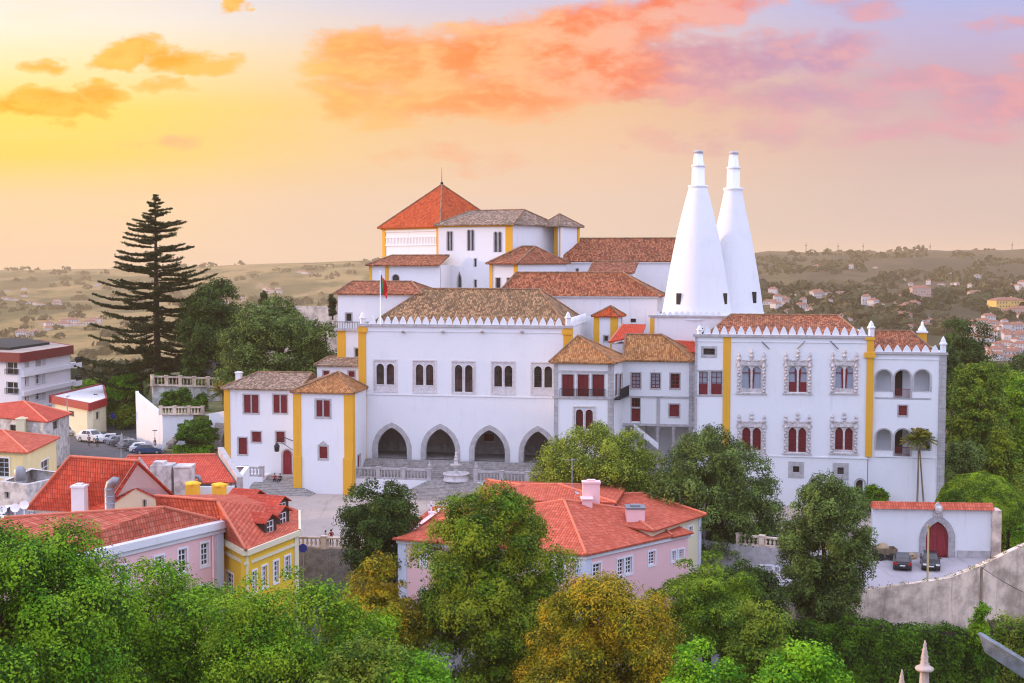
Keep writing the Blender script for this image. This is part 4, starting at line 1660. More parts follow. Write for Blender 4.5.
# loggia rooms, open through the arches, with a brown door in the middle bay
for py0, py1, pym in ((370, 391.5, 397.6), (429.2, 450.5, 456)):
    mb = MB()
    a0, a1, b0, b1 = f.rect(875, 931.4, py0, pym)
    mb.plate(f.shift(2.4), rectp(a0, a1, b0 - .2, b1 + .6), [], 0, .2)
    mb.fbox(f, a0 - .1, a0, b0 - .2, b1 + .6, .5, 2.4)
    mb.fbox(f, a1, a1 + .1, b0 - .2, b1 + .6, .5, 2.4)
    mb.fbox(f, a0, a1, b1 + .5, b1 + .7, .45, 2.4)
    mb.fbox(f, a0, a1, b0 - .25, b0 - .02, .0, 2.4)
    mb.build('loggia', 'white_plaster', lw['t'])
    mb = MB()
    d0, d1, _, _ = f.rect(896.2, 904.4, py0, py1)
    mb.fbox(f, d0, d1, b0 - .02, b0 + 2.9, 2.24, 2.41)
    mb.fbox(f, (d0 + d1) / 2 - .03, (d0 + d1) / 2 + .03, b0, b0 + 2.9, 2.2, 2.26)
    mb.build('door', 'dark_wood', lw['t'])
    mb = MB()
    r0_, r1_, _, _ = f.rect(894.8, 910.6, py0, py1)
    for i in range(14):
        a = r0_ + (r1_ - r0_) * (i + .5) / 14
        mb.fbox(f, a - .02, a + .02, b0, b0 + .95, .1, .14)
    mb.fbox(f, r0_, r1_, b0 + .95, b0 + 1.02, .08, .16)
    mb.build('railing', 'ox_red_paint', lw['t'])
pilaster(lw, 938, 944.5, 420, mat='quoin_stone', wrap=1, name='quoin', depth=.8, z1=zt - .1)
band(lw, 0, 0, .28, .24, 'grey_stone', z=zt)
band(lw, 0, 0, .09, .08, 'white_plaster', z=zt - .7, name='stringcourse')
band(lw, 457, 905, .14, .10, 'white_plaster', name='stringcourse', a0=lw['a0'] + .9)
hm = f.pix(905, 346)[1] - zt
merlons(lw, f, f.pix(874.5, 350)[0], f.pix(940, 350)[0], zt + .14, hm, 1.02)
pinnacle(lw, f.at(943, 353.4, .3) + Vector((0, 0, .1)), 1.9, .36)
zr = PF(3).pix(900, 331)[1]
e = [PF(-2.8).p(f.pix(872, 350)[0], zt), PF(-2.8).p(f.pix(938, 350)[0], zt), PF(9.5).p(f.pix(938, 350)[0], zt), PF(9.5).p(f.pix(872, 350)[0], zt)]
r0 = PF(3).p(PF(3).pix(874, 331)[0], zr); r1 = PF(3).p(PF(3).pix(911, 331)[0], zr)
F_, cp = hip_faces(e, r0, r1)
add_roof(lw['t'], F_, 'roof_rust', cp)
mb = MB()
q = PF(7).at(922, 340)
fq = Frame(Vector((q.x, q.y, 0)), PU, PW)
mb.fbox(fq, -.5, .5, zt - .5, q.z + .9, -.5, .5)
ch = mb.build('chimney', 'ochre_paint', lw['t'])
mb = MB()
mb.fbox(fq, -.65, .65, q.z + .9, q.z + 1.1, -.65, .65)
mb.lathe((q.x, q.y, q.z + 1.1), [(.55, 0), (.5, .3), (.2, .7), (.1, 1.2)], 8)
mb.build('chimney_cap', 'white_plaster', ch)

# ------------------------------------------------------------------ kitchen with the two giant cones
KW = 8.0
kit = palace_block('palace_kitchen', 'palace kitchen block under two giant white conical chimneys', KW, 650, 764, 316.5, 330, 6,
                   (None, 24), (None, 24), [w_('dark', 698, 703, 328, 334, trim='aged_plaster')], mat='aged_plaster')
f = kit['fr']
zt = kit['zt']
pilaster(kit, 650, 654.4, 330, z1=zt - .3)
band(kit, 0, 0, .25, .2, 'grey_stone', z=zt)
merlons(kit, f, f.pix(655, 315)[0], f.pix(722, 315)[0], zt + .1, .55, .75)
mb = MB()
mb.fbox(f, kit['a0'] + .1, kit['a1'] - .1, zt - .3, zt, .3, 15.9)
mb.build('roof', 'concrete', kit['t'])
for (cx, cw, base_y, prof_px, label) in (
        (696.9, 13.0, 316, [(35.0, 314), (31.3, 293), (26.6, 265), (21.2, 237), (14.9, 210), (9.0, 187.5)], 'left and nearer of the two white conical chimneys'),
        (731.9, 18.0, 314, [(31.4, 314), (28.0, 290), (22.8, 260), (17.2, 231), (12.0, 207), (8.4, 189)], 'right and farther of the two white conical chimneys')):
    fk = PF(cw)
    s = fk.at(cx, 250).y / FPX
    c = fk.at(cx, base_y)
    x, y = c.x, c.y
    prof = [(prof_px[0][0] * s * 1.12, zt - .5)]
    smooth_p = []
    for r, py in prof_px:
        smooth_p.append((r * s, fk.at(cx, py).z))
    # subdivide the profile with a gentle curve
    for i in range(len(smooth_p) - 1):
        p0 = smooth_p[max(0, i - 1)]; p1 = smooth_p[i]; p2 = smooth_p[i + 1]; p3 = smooth_p[min(len(smooth_p) - 1, i + 2)]
        for k in range(5):
            t = k / 5
            g = lambda a, b, c_, d: .5 * ((2 * b) + (-a + c_) * t + (2 * a - 5 * b + 4 * c_ - d) * t * t + (-a + 3 * b - 3 * c_ + d) * t ** 3)
            prof.append((g(p0[0], p1[0], p2[0], p3[0]), g(p0[1], p1[1], p2[1], p3[1])))
    prof.append(smooth_p[-1])
    mb = MB()
    mb.lathe((x, y, 0), prof, 48)
    cone = mb.build('conical_chimney', 'white_plaster', kit['t'])
    cone['label'] = label
    ys = (186.5, 166, 152.5) if cx < 710 else (189, 168, 153.5)
    z1, z2, z3 = (fk.at(cx, v).z for v in ys)
    mb = MB()
    mb.lathe((x, y, 0), [(8.6 * s, z1 - .3), (10.0 * s, z1 - .12), (10.0 * s, z1 + .12), (6.5 * s, z1 + .22), (6.2 * s, z2 - .15)], 32)
    mb.lathe((x, y, 0), [(5.2 * s, z2 - .25), (6.9 * s, z2 - .12), (6.9 * s, z2 + .1), (5.3 * s, z2 + .2), (4.2 * s, z3 - .15)], 32)
    mb.build('collar', 'white_plaster', cone)
    mb = MB()
    mb.lathe((x, y, 0), [(4.1 * s, z3 - .2), (4.9 * s, z3 - .08), (4.9 * s, z3 + .14), (4.2 * s, z3 + .2), (3.2 * s, z3 + .3)], 24)
    mb.build('crown_ring', 'grey_stone', cone)
    slots = ((678.8, 299), ) if cx < 710 else ((725.5, 299), (754.2, 297.5))
    for px, py in ((678.8, 299), (725.2, 299)) if cx < 710 else ((754.2, 297.5),):
        q = fk.at(px, py)
        rr_ = np.interp(q.z, [p[1] for p in prof], [p[0] for p in prof])
        # the point of the cone's surface on this sight line
        d = ray(px, py)
        tt = None
        for k in range(400):
            P = CAM + d * ((y - 8 + k * .04) / d.y)
            rz_ = np.interp(P.z, [p[1] for p in prof], [p[0] for p in prof])
            if (P.x - x) ** 2 + (P.y - y) ** 2 < rz_ ** 2:
                tt = P
                break
        if tt is None:
            continue
        n = Vector((tt.x - x, tt.y - y, 0)).normalized()
        a = Vector((-n.y, n.x, 0))
        fw = Frame(Vector((tt.x, tt.y, 0)), a, -n)
        mb = MB()
        mb.plate(fw, rectp(-.32, .32, tt.z - .75, tt.z + .75), [], -.12, .5)
        mb.build('vent_slit', 'dark_interior', cone)

# ------------------------------------------------------------------ long wall building behind the hall
lwb = palace_block('long_range', 'long white range with a reddish tile roof, between the hall roof and the cones', 16, 500, 657, 296, 310, 6, (None, 25), (None, 25),
                   [w_('dark', 630.5, 636, 318.6, 322.5, trim='aged_plaster')], mat='aged_plaster', px_ref=600)
zt = lwb['zt']
zr = PF(21).pix(580, 272.6)[1]
e = eave_from(lwb, zt, .6)
r0 = PF(21).p(PF(21).pix(516, 272.6)[0], zr); r1 = PF(21).p(PF(21).pix(623, 272.6)[0], zr)
F_, cp = hip_faces(e, r0, r1)
add_roof(lwb['t'], F_, 'roof_rust', cp)
band(lwb, 0, 0, .2, .25, 'grey_stone', z=zt - .14)

# white parapet wall right behind the hall roof
mb = MB()
f = PF(13)
a0, b0 = f.pix(572, 318)
a1, b1 = f.pix(592, 322)
mb.plate(f, [(a0, 6), (a1 + 1, 6), (a1 + 1, b1 - 2), (a1, b1 - 2), (a1, b0 + .2), (a0, b0)], [], 0, 1.0, back=True)
mid_ = f.p((a0 + a1) / 2, 6)
one_mesh('parapet_wall', mb, 'white_plaster', 'short bare white wall standing between the hall battlement and the yellow turret', 'wall', mid_, -PA)

# yellow turret
tu = palace_block('roof_turret', 'small turret with thick yellow corners and a bright orange pyramid roof', 9, 594.4, 616.9, 316, 330, 6, (622.5, 11.5), (597, 11.5),
                  [w_('dark', 604.2, 608, 336, 341)])
zt = tu['zt']
pilaster(tu, 594.4, 599.2, 330, wrap=-1, depth=.4)
pilaster(tu, 610.4, 616.9, 330, wrap=1, depth=.5)
e = eave_from(tu, zt, .55)
ap = PF(10.3).at(610.8, 306)
F_, cp = hip_faces(e, ap, ap)
add_roof(tu['t'], F_, 'roof_orange', cp)

# scarlet lean-to roof
sr = palace_block('lean_to', 'low lean-to with a scarlet tile roof, tucked between the turret and the middle block', 3.5, 612, 646, 341, 335, 6, (None, 7.5), (None, 7.5), ft=PF(3.5).pix(612, 342)[1] - .2, mat='aged_plaster')
p = [PF(3.2).at(609, 342), PF(3.2).at(642.8, 334), PF(8).at(645.8, 324.2), PF(8).at(623, 324.2)]
add_roof(sr['t'], [[p[0], p[1], p[2]], [p[0], p[2], p[3]]], 'roof_scarlet', [(p[0], p[3])], 'ridge_coral')

# low red roof right of the middle block
sr2 = palace_block('passage_roof', 'small scarlet roof over the passage beside the kitchen wall', 4.5, 672, 700, 350, 345, 6, (None, 8), (None, 8), ft=PF(4.5).pix(684, 352)[1], mat='aged_plaster')
p = [PF(4.2).at(670, 352), PF(4.2).at(697, 352), PF(8).at(696, 342), PF(8).at(674, 341)]
add_roof(sr2['t'], [p], 'roof_scarlet', [(p[3], p[2])], 'ridge_coral')

# ------------------------------------------------------------------ blazon tower, set corner-on
Q = atY(438.5, 226, 203)
ctr = atY(442, 226, 203 + 9.7)
hx, hy = ctr.x, ctr.y
half = 9.6
ang = R(1.5)
def cor(k, r=half):
    a = -math.pi / 2 + ang + k * math.pi / 2
    return Vector((hx + r * math.cos(a), hy + r * math.sin(a), 0))
zt = atY(438.5, 226.5, 203).z
bt = dict(t=thing('domed_hall_tower', 'square white tower with the tall orange-red pyramid roof, highest of the palace', 'palace building', (hx, hy, 6), 0, 'buildings of the white palace'), zb=6, zt=zt)
mb = MB()
cs = [cor(k) for k in range(4)]           # front, right, back, left
frs = []
for i in range(4):
    p, q = cs[i - 1], cs[i]
    fr = wall_frame(p, q)
    frs.append(fr)
    mb.plate(fr, rectp(0, (q - p).length, 6, zt), [], 0, .5)
mb.build('wall', 'white_plaster', bt['t'])
fl = frs[0]                                # left wall: from left corner to front corner
Lw = (cs[0] - cs[3]).length
mb = MB()
mb.fbox(fl, -.1, .7, 6, zt - .002, -.1, .4); mb.build('pilaster', 'ochre_paint', bt['t'])
mb = MB()
mb.fbox(fl, Lw - .8, Lw + .1, 6, zt - .002, -.1, .02)
mb.fbox(frs[1], -.1, .3, 6, zt - .002, -.1, .02)
mb.build('pilaster', 'ochre_paint', bt['t'])
# balustrade-like frieze
zf0, zf1 = fl.pix(410, 245)[1], fl.pix(410, 237)[1]
mb = MB()
for z in (zf0, zf1, (zt - .6)):
    mb.fbox(fl, .7, Lw - .8, z - .12, z + .12, -.14, .02)
n = 34
for i in range(n):
    a = .8 + (Lw - 1.7) * (i + .5) / n
    mb.fbox(fl, a - .12, a + .12, zf0 + .12, zf1 - .12, -.10, .02)
mb.build('frieze', 'white_plaster', bt['t'])
mb = MB()
for i in range(4):
    mb.fbox(frs[i], -.3, Lw + .3, zt - .3, zt - .02, -.3, .02)
mb.build('cornice', 'ochre_paint', bt['t'])
e = [cor(k, half + .95) + Vector((0, 0, zt)) for k in (3, 0, 1, 2)]
ap = Vector((hx, hy, atY(442, 184.5, hy).z))
F_ = [[e[i], e[(i + 1) % 4], ap] for i in range(4)]
add_roof(bt['t'], F_, 'roof_orange', [(p, ap) for p in e])
mb = MB()
mb.tube([ap, ap + Vector((0, 0, 2.8))], [.07, .02], 6)
mb.ball(ap + Vector((0, 0, .2)), .25, 8)
mb.build('lightning_rod', 'iron', bt['t'])

# wing to its right: front turned a little towards the evening sun
p0 = atY(438.5, 250, 202.2); p1 = atY(512, 250, 197.0); p2 = atY(556, 250, 208); p3 = atY(470, 250, 216)
def poly_block(name, label, pts, zb, zt, mat, wins, group='buildings of the white palace', cat='palace building'):
    pts = [Vector((p.x, p.y, 0)) for p in pts]
    c = sum(pts, Vector()) / len(pts)
    t = thing(name, label, cat, (c.x, c.y, zb), 0, group)
    mb = MB()
    frs = []
    todo = []
    for i in range(len(pts)):
        p, q = pts[i], pts[(i + 1) % len(pts)]
        fr = wall_frame(p, q)
        frs.append((fr, (q - p).length))
        ws = [x(fr) if callable(x) else x for x in wins.get(i, ())]
        wall_with(mb, fr, rectp(0.0 if i % 2 == 0 else .002, (q - p).length - (0 if i % 2 == 0 else .002), zb, zt - (.002 if i % 2 else 0)), ws)
        todo.append((fr, ws))
    mb.build('wall', mat, t)
    for fr, ws in todo:
        for x in ws:
            x.build(fr, t)
    return dict(t=t, frs=frs, zt=zt, zb=zb, pts=pts)


def strip(b, i, a0, a1, z0=None, z1=None, proud=.1, mat='ochre_paint', name='pilaster', depth=.02):
    fr, L = b['frs'][i]
    if a0 < 0:
        a0, a1 = L + a0, L + a1
    mb = MB()
    mb.fbox(fr, a0, a1, b['zb'] if z0 is None else z0, (b['zt'] - .004) if z1 is None else z1, -proud, depth)
    return mb.build(name, mat, b['t'])


def eave_poly(pts, z, o):
    c = sum(pts, Vector()) / len(pts)
    return [Vector((p.x, p.y, z)) + (p - c).normalized() * o for p in pts]


zt = atY(475, 224.6, 200).z
sw = poly_block('sunlit_wing', 'tall white wing with three twin pointed windows, joined to the red pyramid tower', [p0, p1, p2, p3], 6, zt, 'white_plaster',
                {0: [w_('arch_window', 447, 449.4, 231.5, 250.5, tw=.1), w_('arch_window', 450, 452.4, 231.5, 250.5, tw=.1),
                     w_('arch_window', 467.4, 470.2, 230, 250.5, tw=.1), w_('arch_window', 471, 473.8, 230, 250.5, tw=.1),
                     w_('arch_window', 494, 497.2, 232, 252, tw=.1), w_('arch_window', 498.2, 501.4, 232, 252, tw=.1),
                     w_('dark', 474.2, 476.4, 258.6, 266.4, tw=.08), w_('pointed_window', 457.6, 461.4, 273, 287.4, tw=.12),
                     w_('dark', 443, 445, 279.4, 286.6, tw=.08), w_('dark', 474.2, 476.6, 280, 287.2, tw=.08)]})
strip(sw, 0, -1.05, .1)
strip(sw, 1, -.1, .6) if False else None
e = eave_poly(sw['pts'], zt, .8)
r0 = atY(470, 211, 209); r1 = atY(524, 211, 204)
r1.z = r0.z
F_, cp = hip_faces(e, r0, r1)
add_roof(sw['t'], F_, 'roof_grey', cp)
mb = MB()
mb.fbox(sw['frs'][0][0], -.2, sw['frs'][0][1] + .2, zt - .35, zt - .1, -.2, .02)
mb.build('cornice', 'ochre_paint', sw['t'])

# corner turret at its right end
q0 = atY(554.5, 250, 205.2); q1 = atY(560.5, 250, 203.6); q2 = atY(579, 250, 208); q3 = atY(570, 250, 213)
zt = atY(562, 226, 204).z
ct = poly_block('end_turret', 'white turret with yellow corners and a small grey pyramid roof, beside the sunlit wing', [q0, q1, q2, q3], 6, zt, 'white_plaster', {})
strip(ct, 0, .01, ct['frs'][0][1] - .01)
strip(ct, 1, -.6, .05)
e = eave_poly(ct['pts'], zt, .9)
e[0] = e[0] + Vector((-1.8, .6, 0))
ap = atY(559.5, 214, 208)
F_, cp = hip_faces(e, ap, ap)
add_roof(ct['t'], F_, 'roof_grey', cp)

# lower-left projection under the tower
ll = palace_block('tower_annex', 'low white annex with a sloping brown roof under the left side of the pyramid tower', 28, 369.8, 440, 265, 275, 6, (None, 36), (None, 36),
                  [w_('arch_window', 392.4, 399, 274.6, 284, tw=.1)])
zt = ll['zt']
f = ll['fr']
pilaster(ll, 369.8, 372, 275, wrap=-1, depth=.3)
pilaster(ll, 385.2, 388.8, 275)
zr = PF(34).pix(400, 255.4)[1]
e = [f.p(ll['a0'] - .5, zt, -.6), f.p(ll['a1'], zt, -.6), f.p(ll['a1'], zr, 6), PF(34).p(PF(34).pix(392, 255.4)[0], zr), f.p(ll['a0'] - .5, zt, 8)]
add_roof(ll['t'], [e[:4], [e[0], e[3], e[4]]], 'roof_rust', [(e[3], e[2]), (e[0], e[3])])

# pavilion in front of the sunlit wing
v0 = atY(489.5, 270, 190.5); v1 = atY(517.4, 270, 188.5); v2 = atY(566, 270, 199); v3 = atY(530, 270, 206)
zt = atY(505, 263.4, 190).z
pv = poly_block('square_pavilion', 'white pavilion with yellow corners, two small dark windows and a red-brown hip roof', [v0, v1, v2, v3], 6, zt, 'white_plaster',
                {0: [w_('dark', 495.8, 500.4, 278, 287.8, tw=.1), w_('dark', 507, 511.8, 278, 287.8, tw=.1)]})
strip(pv, 0, .01, .5)
strip(pv, 0, -.55, .08)
e = eave_poly(pv['pts'], zt, .8)
r0 = atY(522, 246.4, 197); r1 = atY(535, 246.4, 198); r1.z = r0.z
F_, cp = hip_faces(e, r0, r1)
add_roof(pv['t'], F_, 'roof_rust', cp)

# big rust roof at the back right
bk = palace_block('rear_range', 'rear palace range with a big rust tile roof running behind the left cone', 40, 562, 690, 261, 270, 6, (None, 52), (None, 52),
                  [w_('dark', 576, 578.4, 268.6, 273, tw=.08)], mat='aged_plaster', px_ref=640)
zt = bk['zt']
zr = PF(46).pix(620, 238.4)[1]
e = eave_from(bk, zt, .6)
r0 = PF(46).p(PF(46).pix(579, 238.4)[0], zr); r1 = PF(46).p(PF(46).pix(690, 238.4)[0], zr)
F_, cp = hip_faces(e, r0, r1)
add_roof(bk['t'], F_, 'roof_rust', cp)
band(bk, 0, 0, .3, .25, 'aged_plaster', z=zt - .2)
# small stepped roof in front of it
st_ = palace_block('stepped_range', 'low roof step with red tiles in front of the rear range', 30, 590, 632, 272.5, 275, 6, (None, 36), (None, 36), mat='aged_plaster')
zt = st_['zt']
f = st_['fr']
e = [f.p(st_['a0'] - .4, zt, -.4), f.p(st_['a1'] + .4, zt, -.4), f.p(st_['a1'] + .4, zt + 1.6, 6), f.p(st_['a0'] - .4, zt + 1.6, 6)]
add_roof(st_['t'], [e], 'roof_rust', [(e[3], e[2])])

# ================================================================== GROUND, TERRACES, STEPS
PLZ = 1.0                                    # level of the square
CPZ = -0.6                                   # level of the car park


def sstep(x, a, b):
    t = np.clip((x - a) / (b - a), 0, 1)
    return t * t * (3 - 2 * t)


def hills(x, y):
    """terrain height; arrays"""
    r = np.maximum(y, 1.0)
    k = x / r                                # bearing
    n = (np.sin(x * .0061 + 1.3) * np.cos(y * .0047 + .4) + .6 * np.sin(x * .013 + y * .009) + .4 * np.sin(x * .031 - y * .022 + 2)
         + .3 * np.sin(x * .07 + 1) * np.sin(y * .061))
    near = np.where(y < 60, 26 - 29 * sstep(y, -5, 45), -3.0)
    near = near - 1.5 * sstep(-x, 40, 90) * sstep(y, 60, 130) * (1 - sstep(y, 150, 200))
    near = near - 7.0 * sstep(x, 19, 27) * sstep(y, 60, 85)
    # left: valley floor then a far ridge
    lv = -3 + 3.2 * sstep(y, 150, 200) - 62 * sstep(y, 250, 900) + 20 * sstep(y, 1100, 2200) + 56 * sstep(y, 2100, 4300)
    rv = -3 + 2 * sstep(y, 150, 190) - 32 * sstep(y, 200, 520) + 34 * sstep(y, 620, 1250) + 50 * sstep(y, 1300, 2700)
    m = sstep(k, .02, .20)
    far = lv * (1 - m) + rv * m
    t = sstep(y, 120, 200)
    h = near * (1 - t) + far * t
    amp = sstep(y, 300, 1500) * 7.5 + sstep(y, 1500, 3500) * 4
    h = h + n * amp * .5
    crest = 30 + np.interp(k, [-.5, -.36, -.27, -.20, -.10, .12, .19, .28, .38, .6],
                           [-.0075, -.0062, -.0050, -.0020, .0012, .0030, .0062, .0072, .0080, .0075]) * y + n * 1.2
    far_m = sstep(y, 2600, 3600)
    h = h * (1 - far_m) + np.minimum(crest, 200) * far_m
    h = h - sstep(y, 4300, 9000) * 160
    return h


def H(x, y):
    return float(hills(np.array([float(x)]), np.array([float(y)]))[0])


def build_terrain():
    ys = np.concatenate([np.arange(-60, 140, 10), np.arange(140, 420, 14), np.geomspace(420, 5200, 120)])
    ks = np.linspace(-1, 1, 121)
    ks = np.sign(ks) * np.abs(ks) ** 1.3
    V = []
    for y in ys:
        half = 260 + max(0, y) * 1.1
        V.append(np.stack([ks * half, np.full_like(ks, y), np.zeros_like(ks)], 1))
    V = np.array(V)
    V[:, :, 2] = hills(V[:, :, 0], V[:, :, 1])
    nr, nc = V.shape[:2]
    me = bpy.data.meshes.new('terrain')
    F = [(i * nc + j, i * nc + j + 1, (i + 1) * nc + j + 1, (i + 1) * nc + j) for i in range(nr - 1) for j in range(nc - 1)]
    me.from_pydata(V.reshape(-1, 3).tolist(), [], F)
    me.polygons.foreach_set('use_smooth', [True] * len(F))

    def color(vec, uv):
        big = noise(mapped(vec, (1, .55, 1)), .0035, 5, .6)
        mid_ = noise(mapped(vec, (1, .5, 1), (40, 7, 0)), .016, 5, .62)
        fine = noise(vec, .06, 4, .65)
        c = mixc(big.smooth(.42, .58), (0.075, 0.070, 0.020), (0.27, 0.185, 0.070))  # dry tan ground, gilded further to carry some golden haze in the colour
        c = mixc(mid_.smooth(.50, .62) * .8, c, (0.032, 0.044, 0.016))
        c = mixc(mid_.smooth(.44, .32) * .7, c, (0.28, 0.19, 0.10))
        sx_, sy_, sz_ = separate(vec)
        c = mixc(sx_.smooth(-100, 450) * .8, c, (0.036, 0.028, 0.020))
        return mixc(fine.smooth(.5, .75) * .5, c, (0.035, 0.04, 0.02))
    new_mat('hill_cover', color, 0.95, lambda v, u: noise(v, .05, 5, .6), 3.0, 0.1)
    me.materials.append(MATS['hill_cover'])
    o = bpy.data.objects.new('terrain', me)
    C.objects.link(o)
    o['kind'] = 'structure'


build_terrain()

# haze: one closed box round camera and scene, sky outside
mbz = MB()
mbz.box(-6300, 6300, -70, 5300, -190, 84)
hz = bpy.data.materials.new('haze_air')
hz.use_nodes = True
t_ = hz.node_tree
t_.nodes.clear()
o_ = t_.nodes.new('ShaderNodeOutputMaterial')
v_ = t_.nodes.new('ShaderNodeVolumePrincipled')
v_.inputs['Color'].default_value = (1.0, 0.74, 0.44, 1)
v_.inputs['Density'].default_value = HAZE = 0.00014
v_.inputs['Anisotropy'].default_value = 0.0
t_.links.new(v_.outputs[0], o_.inputs['Volume'])
pass
haze = mbz.build('haze', hz)
haze['kind'] = 'stuff'


def xy(px, py, z):
    p = atZ(px, py, z)
    return (p.x, p.y)


# the square: cobbled sheet
sq = [(-47, 131.5), (-30, 130.6), (-13, 130.2), (10, 133), (36, 140), (62, 146), (62, 158), (-3, 172), (-42, 182), (-60, 178), (-56, 150)]
mb = MB()
mb.prism(sq, -14, PLZ)
setting('square', mb, 'cobble')
# street below the square
mb = MB()
mb.sheet([(-90, 86, -2.9), (19, 86, -2.9), (19, 132, -2.9), (-90, 132, -2.9)])
setting('street', mb, 'asphalt')
# upper left street with the parked cars
mb = MB()
mb.sheet([(-130, 182, .62), (-44, 182, .62), (-44, 236, .62), (-130, 236, .62)])
mb.mesh([(-130, 182, .62), (-44, 182, .62), (-44, 182, -4), (-130, 182, -4)], [(0, 1, 2, 3)])
setting('upper_street', mb, 'asphalt')
# car park and lower yard in front of the right wing
cp_poly = [xy(846, 592, CPZ), xy(879, 589, CPZ), xy(915, 584, CPZ), xy(950, 579, CPZ), xy(991, 566, CPZ), (62, 137), (62, 150), (24, 150), (24, 122)]
mb = MB()
mb.prism([(p[0], p[1]) for p in cp_poly], -14, CPZ)
setting('car_park', mb, 'car_park')
# garden platform behind the gate wall
mb = MB()
mb.prism([(22, 137.5), (95, 133.5), (95, 168), (22, 168)], -14, -.55)
setting('garden_ground', mb, 'garden_soil')


def terrace_steps(name, label, fr, top, bot, z_top, z_bot, n, mat='step_stone', loc=None):
    """flared flight: top/bot = (a0, a1, c) rectangles; each step a slab reaching back"""
    mb = MB()
    for i in range(n):
        t = (i + .5) / n
        a0 = bot[0] + (top[0] - bot[0]) * t
        a1 = bot[1] + (top[1] - bot[1]) * t
        c = bot[2] + (top[2] - bot[2]) * t
        z = z_bot + (z_top - z_bot) * (i + 1) / n
        zl = z_bot + (z_top - z_bot) * i / n - .05
        mb.fbox(fr, a0, a1, zl, z - .003 * (i == n - 1), c, top[2] + .4 + .01 * i)
    c_ = fr.p((bot[0] + bot[1]) / 2, z_bot, bot[2])
    return one_mesh(name, mb, mat, label, 'stairs', c_, -PA)


# terrace in front of the arcade
fT = PF(-5.5)
ZT = fT.at(400, 479.7).z
ta0, ta1 = fT.pix(351, 479)[0], fT.pix(557, 479)[0]
mb = MB()
mb.fbox(fT, ta0, ta1, .5, ZT, 0, 5.45)
q = fT.p((ta0 + ta1) / 2, .5)
one_mesh('terrace_wall', mb, ['white_plaster'], 'low white terrace wall below the arcade, split by the grey stone stairs', 'wall', q, -PA)
mb = MB()
mb.fbox(fT, ta0 + .02, ta1 - .02, ZT + .002, ZT + .012, .02, 5.4)
setting('terrace_paving', mb, 'step_stone')
sa0, sa1 = fT.pix(428, 480)[0], fT.pix(476, 480)[0]
F0 = PF(0)
ba0, ba1 = PF(-9).pix(392, 502)[0], PF(-9).pix(503, 502)[0]
terrace_steps('flared_stairs', 'broad grey stone stairs fanning down from the arcade terrace to the square', F0, (sa0, sa1, -5.55), (ba0, ba1, -9.0), ZT, PLZ, 14)
ua0, ua1 = F0.pix(368, 466)[0], F0.pix(552, 466)[0]
terrace_steps('arcade_steps', 'wide low grey steps directly below the four pointed arches', F0, (ua0, ua1, -.9), (ua0 + .2, ua1 - .2, -4.0), ZA, ZT, 9)


def balustrade(label, fr, a0, a1, z, h, c=0.0, mat='grey_stone', group='stone balustrades', piers=3, finial=True, pitch=.42, cap_ends=True, z1=None):
    """low rail on turned balusters; z may rise to z1"""
    z1 = z if z1 is None else z1
    mid_ = fr.p((a0 + a1) / 2, min(z, z1), c)
    rz = math.atan2(fr.a.y, fr.a.x)
    t = thing('balustrade', label, 'balustrade', mid_, rz, group)
    def zz(a):
        return z + (z1 - z) * (a - a0) / (a1 - a0)
    m1, m2 = MB(), MB()
    for m_, lo, hi, wd in ((m1, h * .84, h, .20), (m2, 0, h * .16, .20)):
        P = [fr.p(a, zz(a) + b, c + cc) for cc in (-wd, wd) for b in (lo, hi) for a in (a0, a1)]
        m_.mesh(P, [(0, 1, 3, 2), (5, 4, 6, 7), (4, 0, 2, 6), (1, 5, 7, 3), (2, 3, 7, 6), (4, 5, 1, 0)])
    m1.build('rail', mat, t)
    m2.build('plinth', mat, t)
    n = min(99, max(3, int((a1 - a0) / pitch)))
    first = None
    for i in range(n):
        a = a0 + (a1 - a0) * (i + .5) / n
        p = fr.p(a, zz(a) + h * .15, c)
        if first is None:
            mb = MB()
            mb.lathe(p, [(.12, 0), (.10, h * .05), (.07, h * .12), (.15, h * .30), (.12, h * .42), (.065, h * .56), (.075, h * .62), (.12, h * .70)], 8)
            first = (p, mb.build('baluster', mat, t))
        else:
            o = first[1].copy()
            C.objects.link(o)
            o.location = Matrix.Rotation(-rz, 3, 'Z') @ (p - first[0])
    for i in range(piers):
        a = a0 + (a1 - a0) * i / max(1, piers - 1)
        mb = MB()
        mb.fbox(fr, a - .26, a + .26, zz(a) - .05, zz(a) + h + .05, c - .26, c + .26)
        mb.fbox(fr, a - .32, a + .32, zz(a) + h + .04, zz(a) + h + .14, c - .32, c + .32)
        if finial and (i in (0, piers - 1)):
            mb.lathe(fr.p(a, zz(a) + h + .14, c), [(.14, 0), (.12, .1), (.26, .28), (.24, .45), (.08, .6), (.12, .72), (.02, .9)], 10)
        mb.build('pier', mat, t)
    return t


hb = fT.at(400, 468.6).z - ZT
balustrade('pale stone balustrade on the terrace, left of the fountain', fT, ta0 + .2, fT.pix(429, 474)[0], ZT, hb, .3, piers=4)
balustrade('pale stone balustrade on the terrace, right of the fountain', fT, fT.pix(475.5, 474)[0], ta1 - .4, ZT, hb, .3, piers=4)

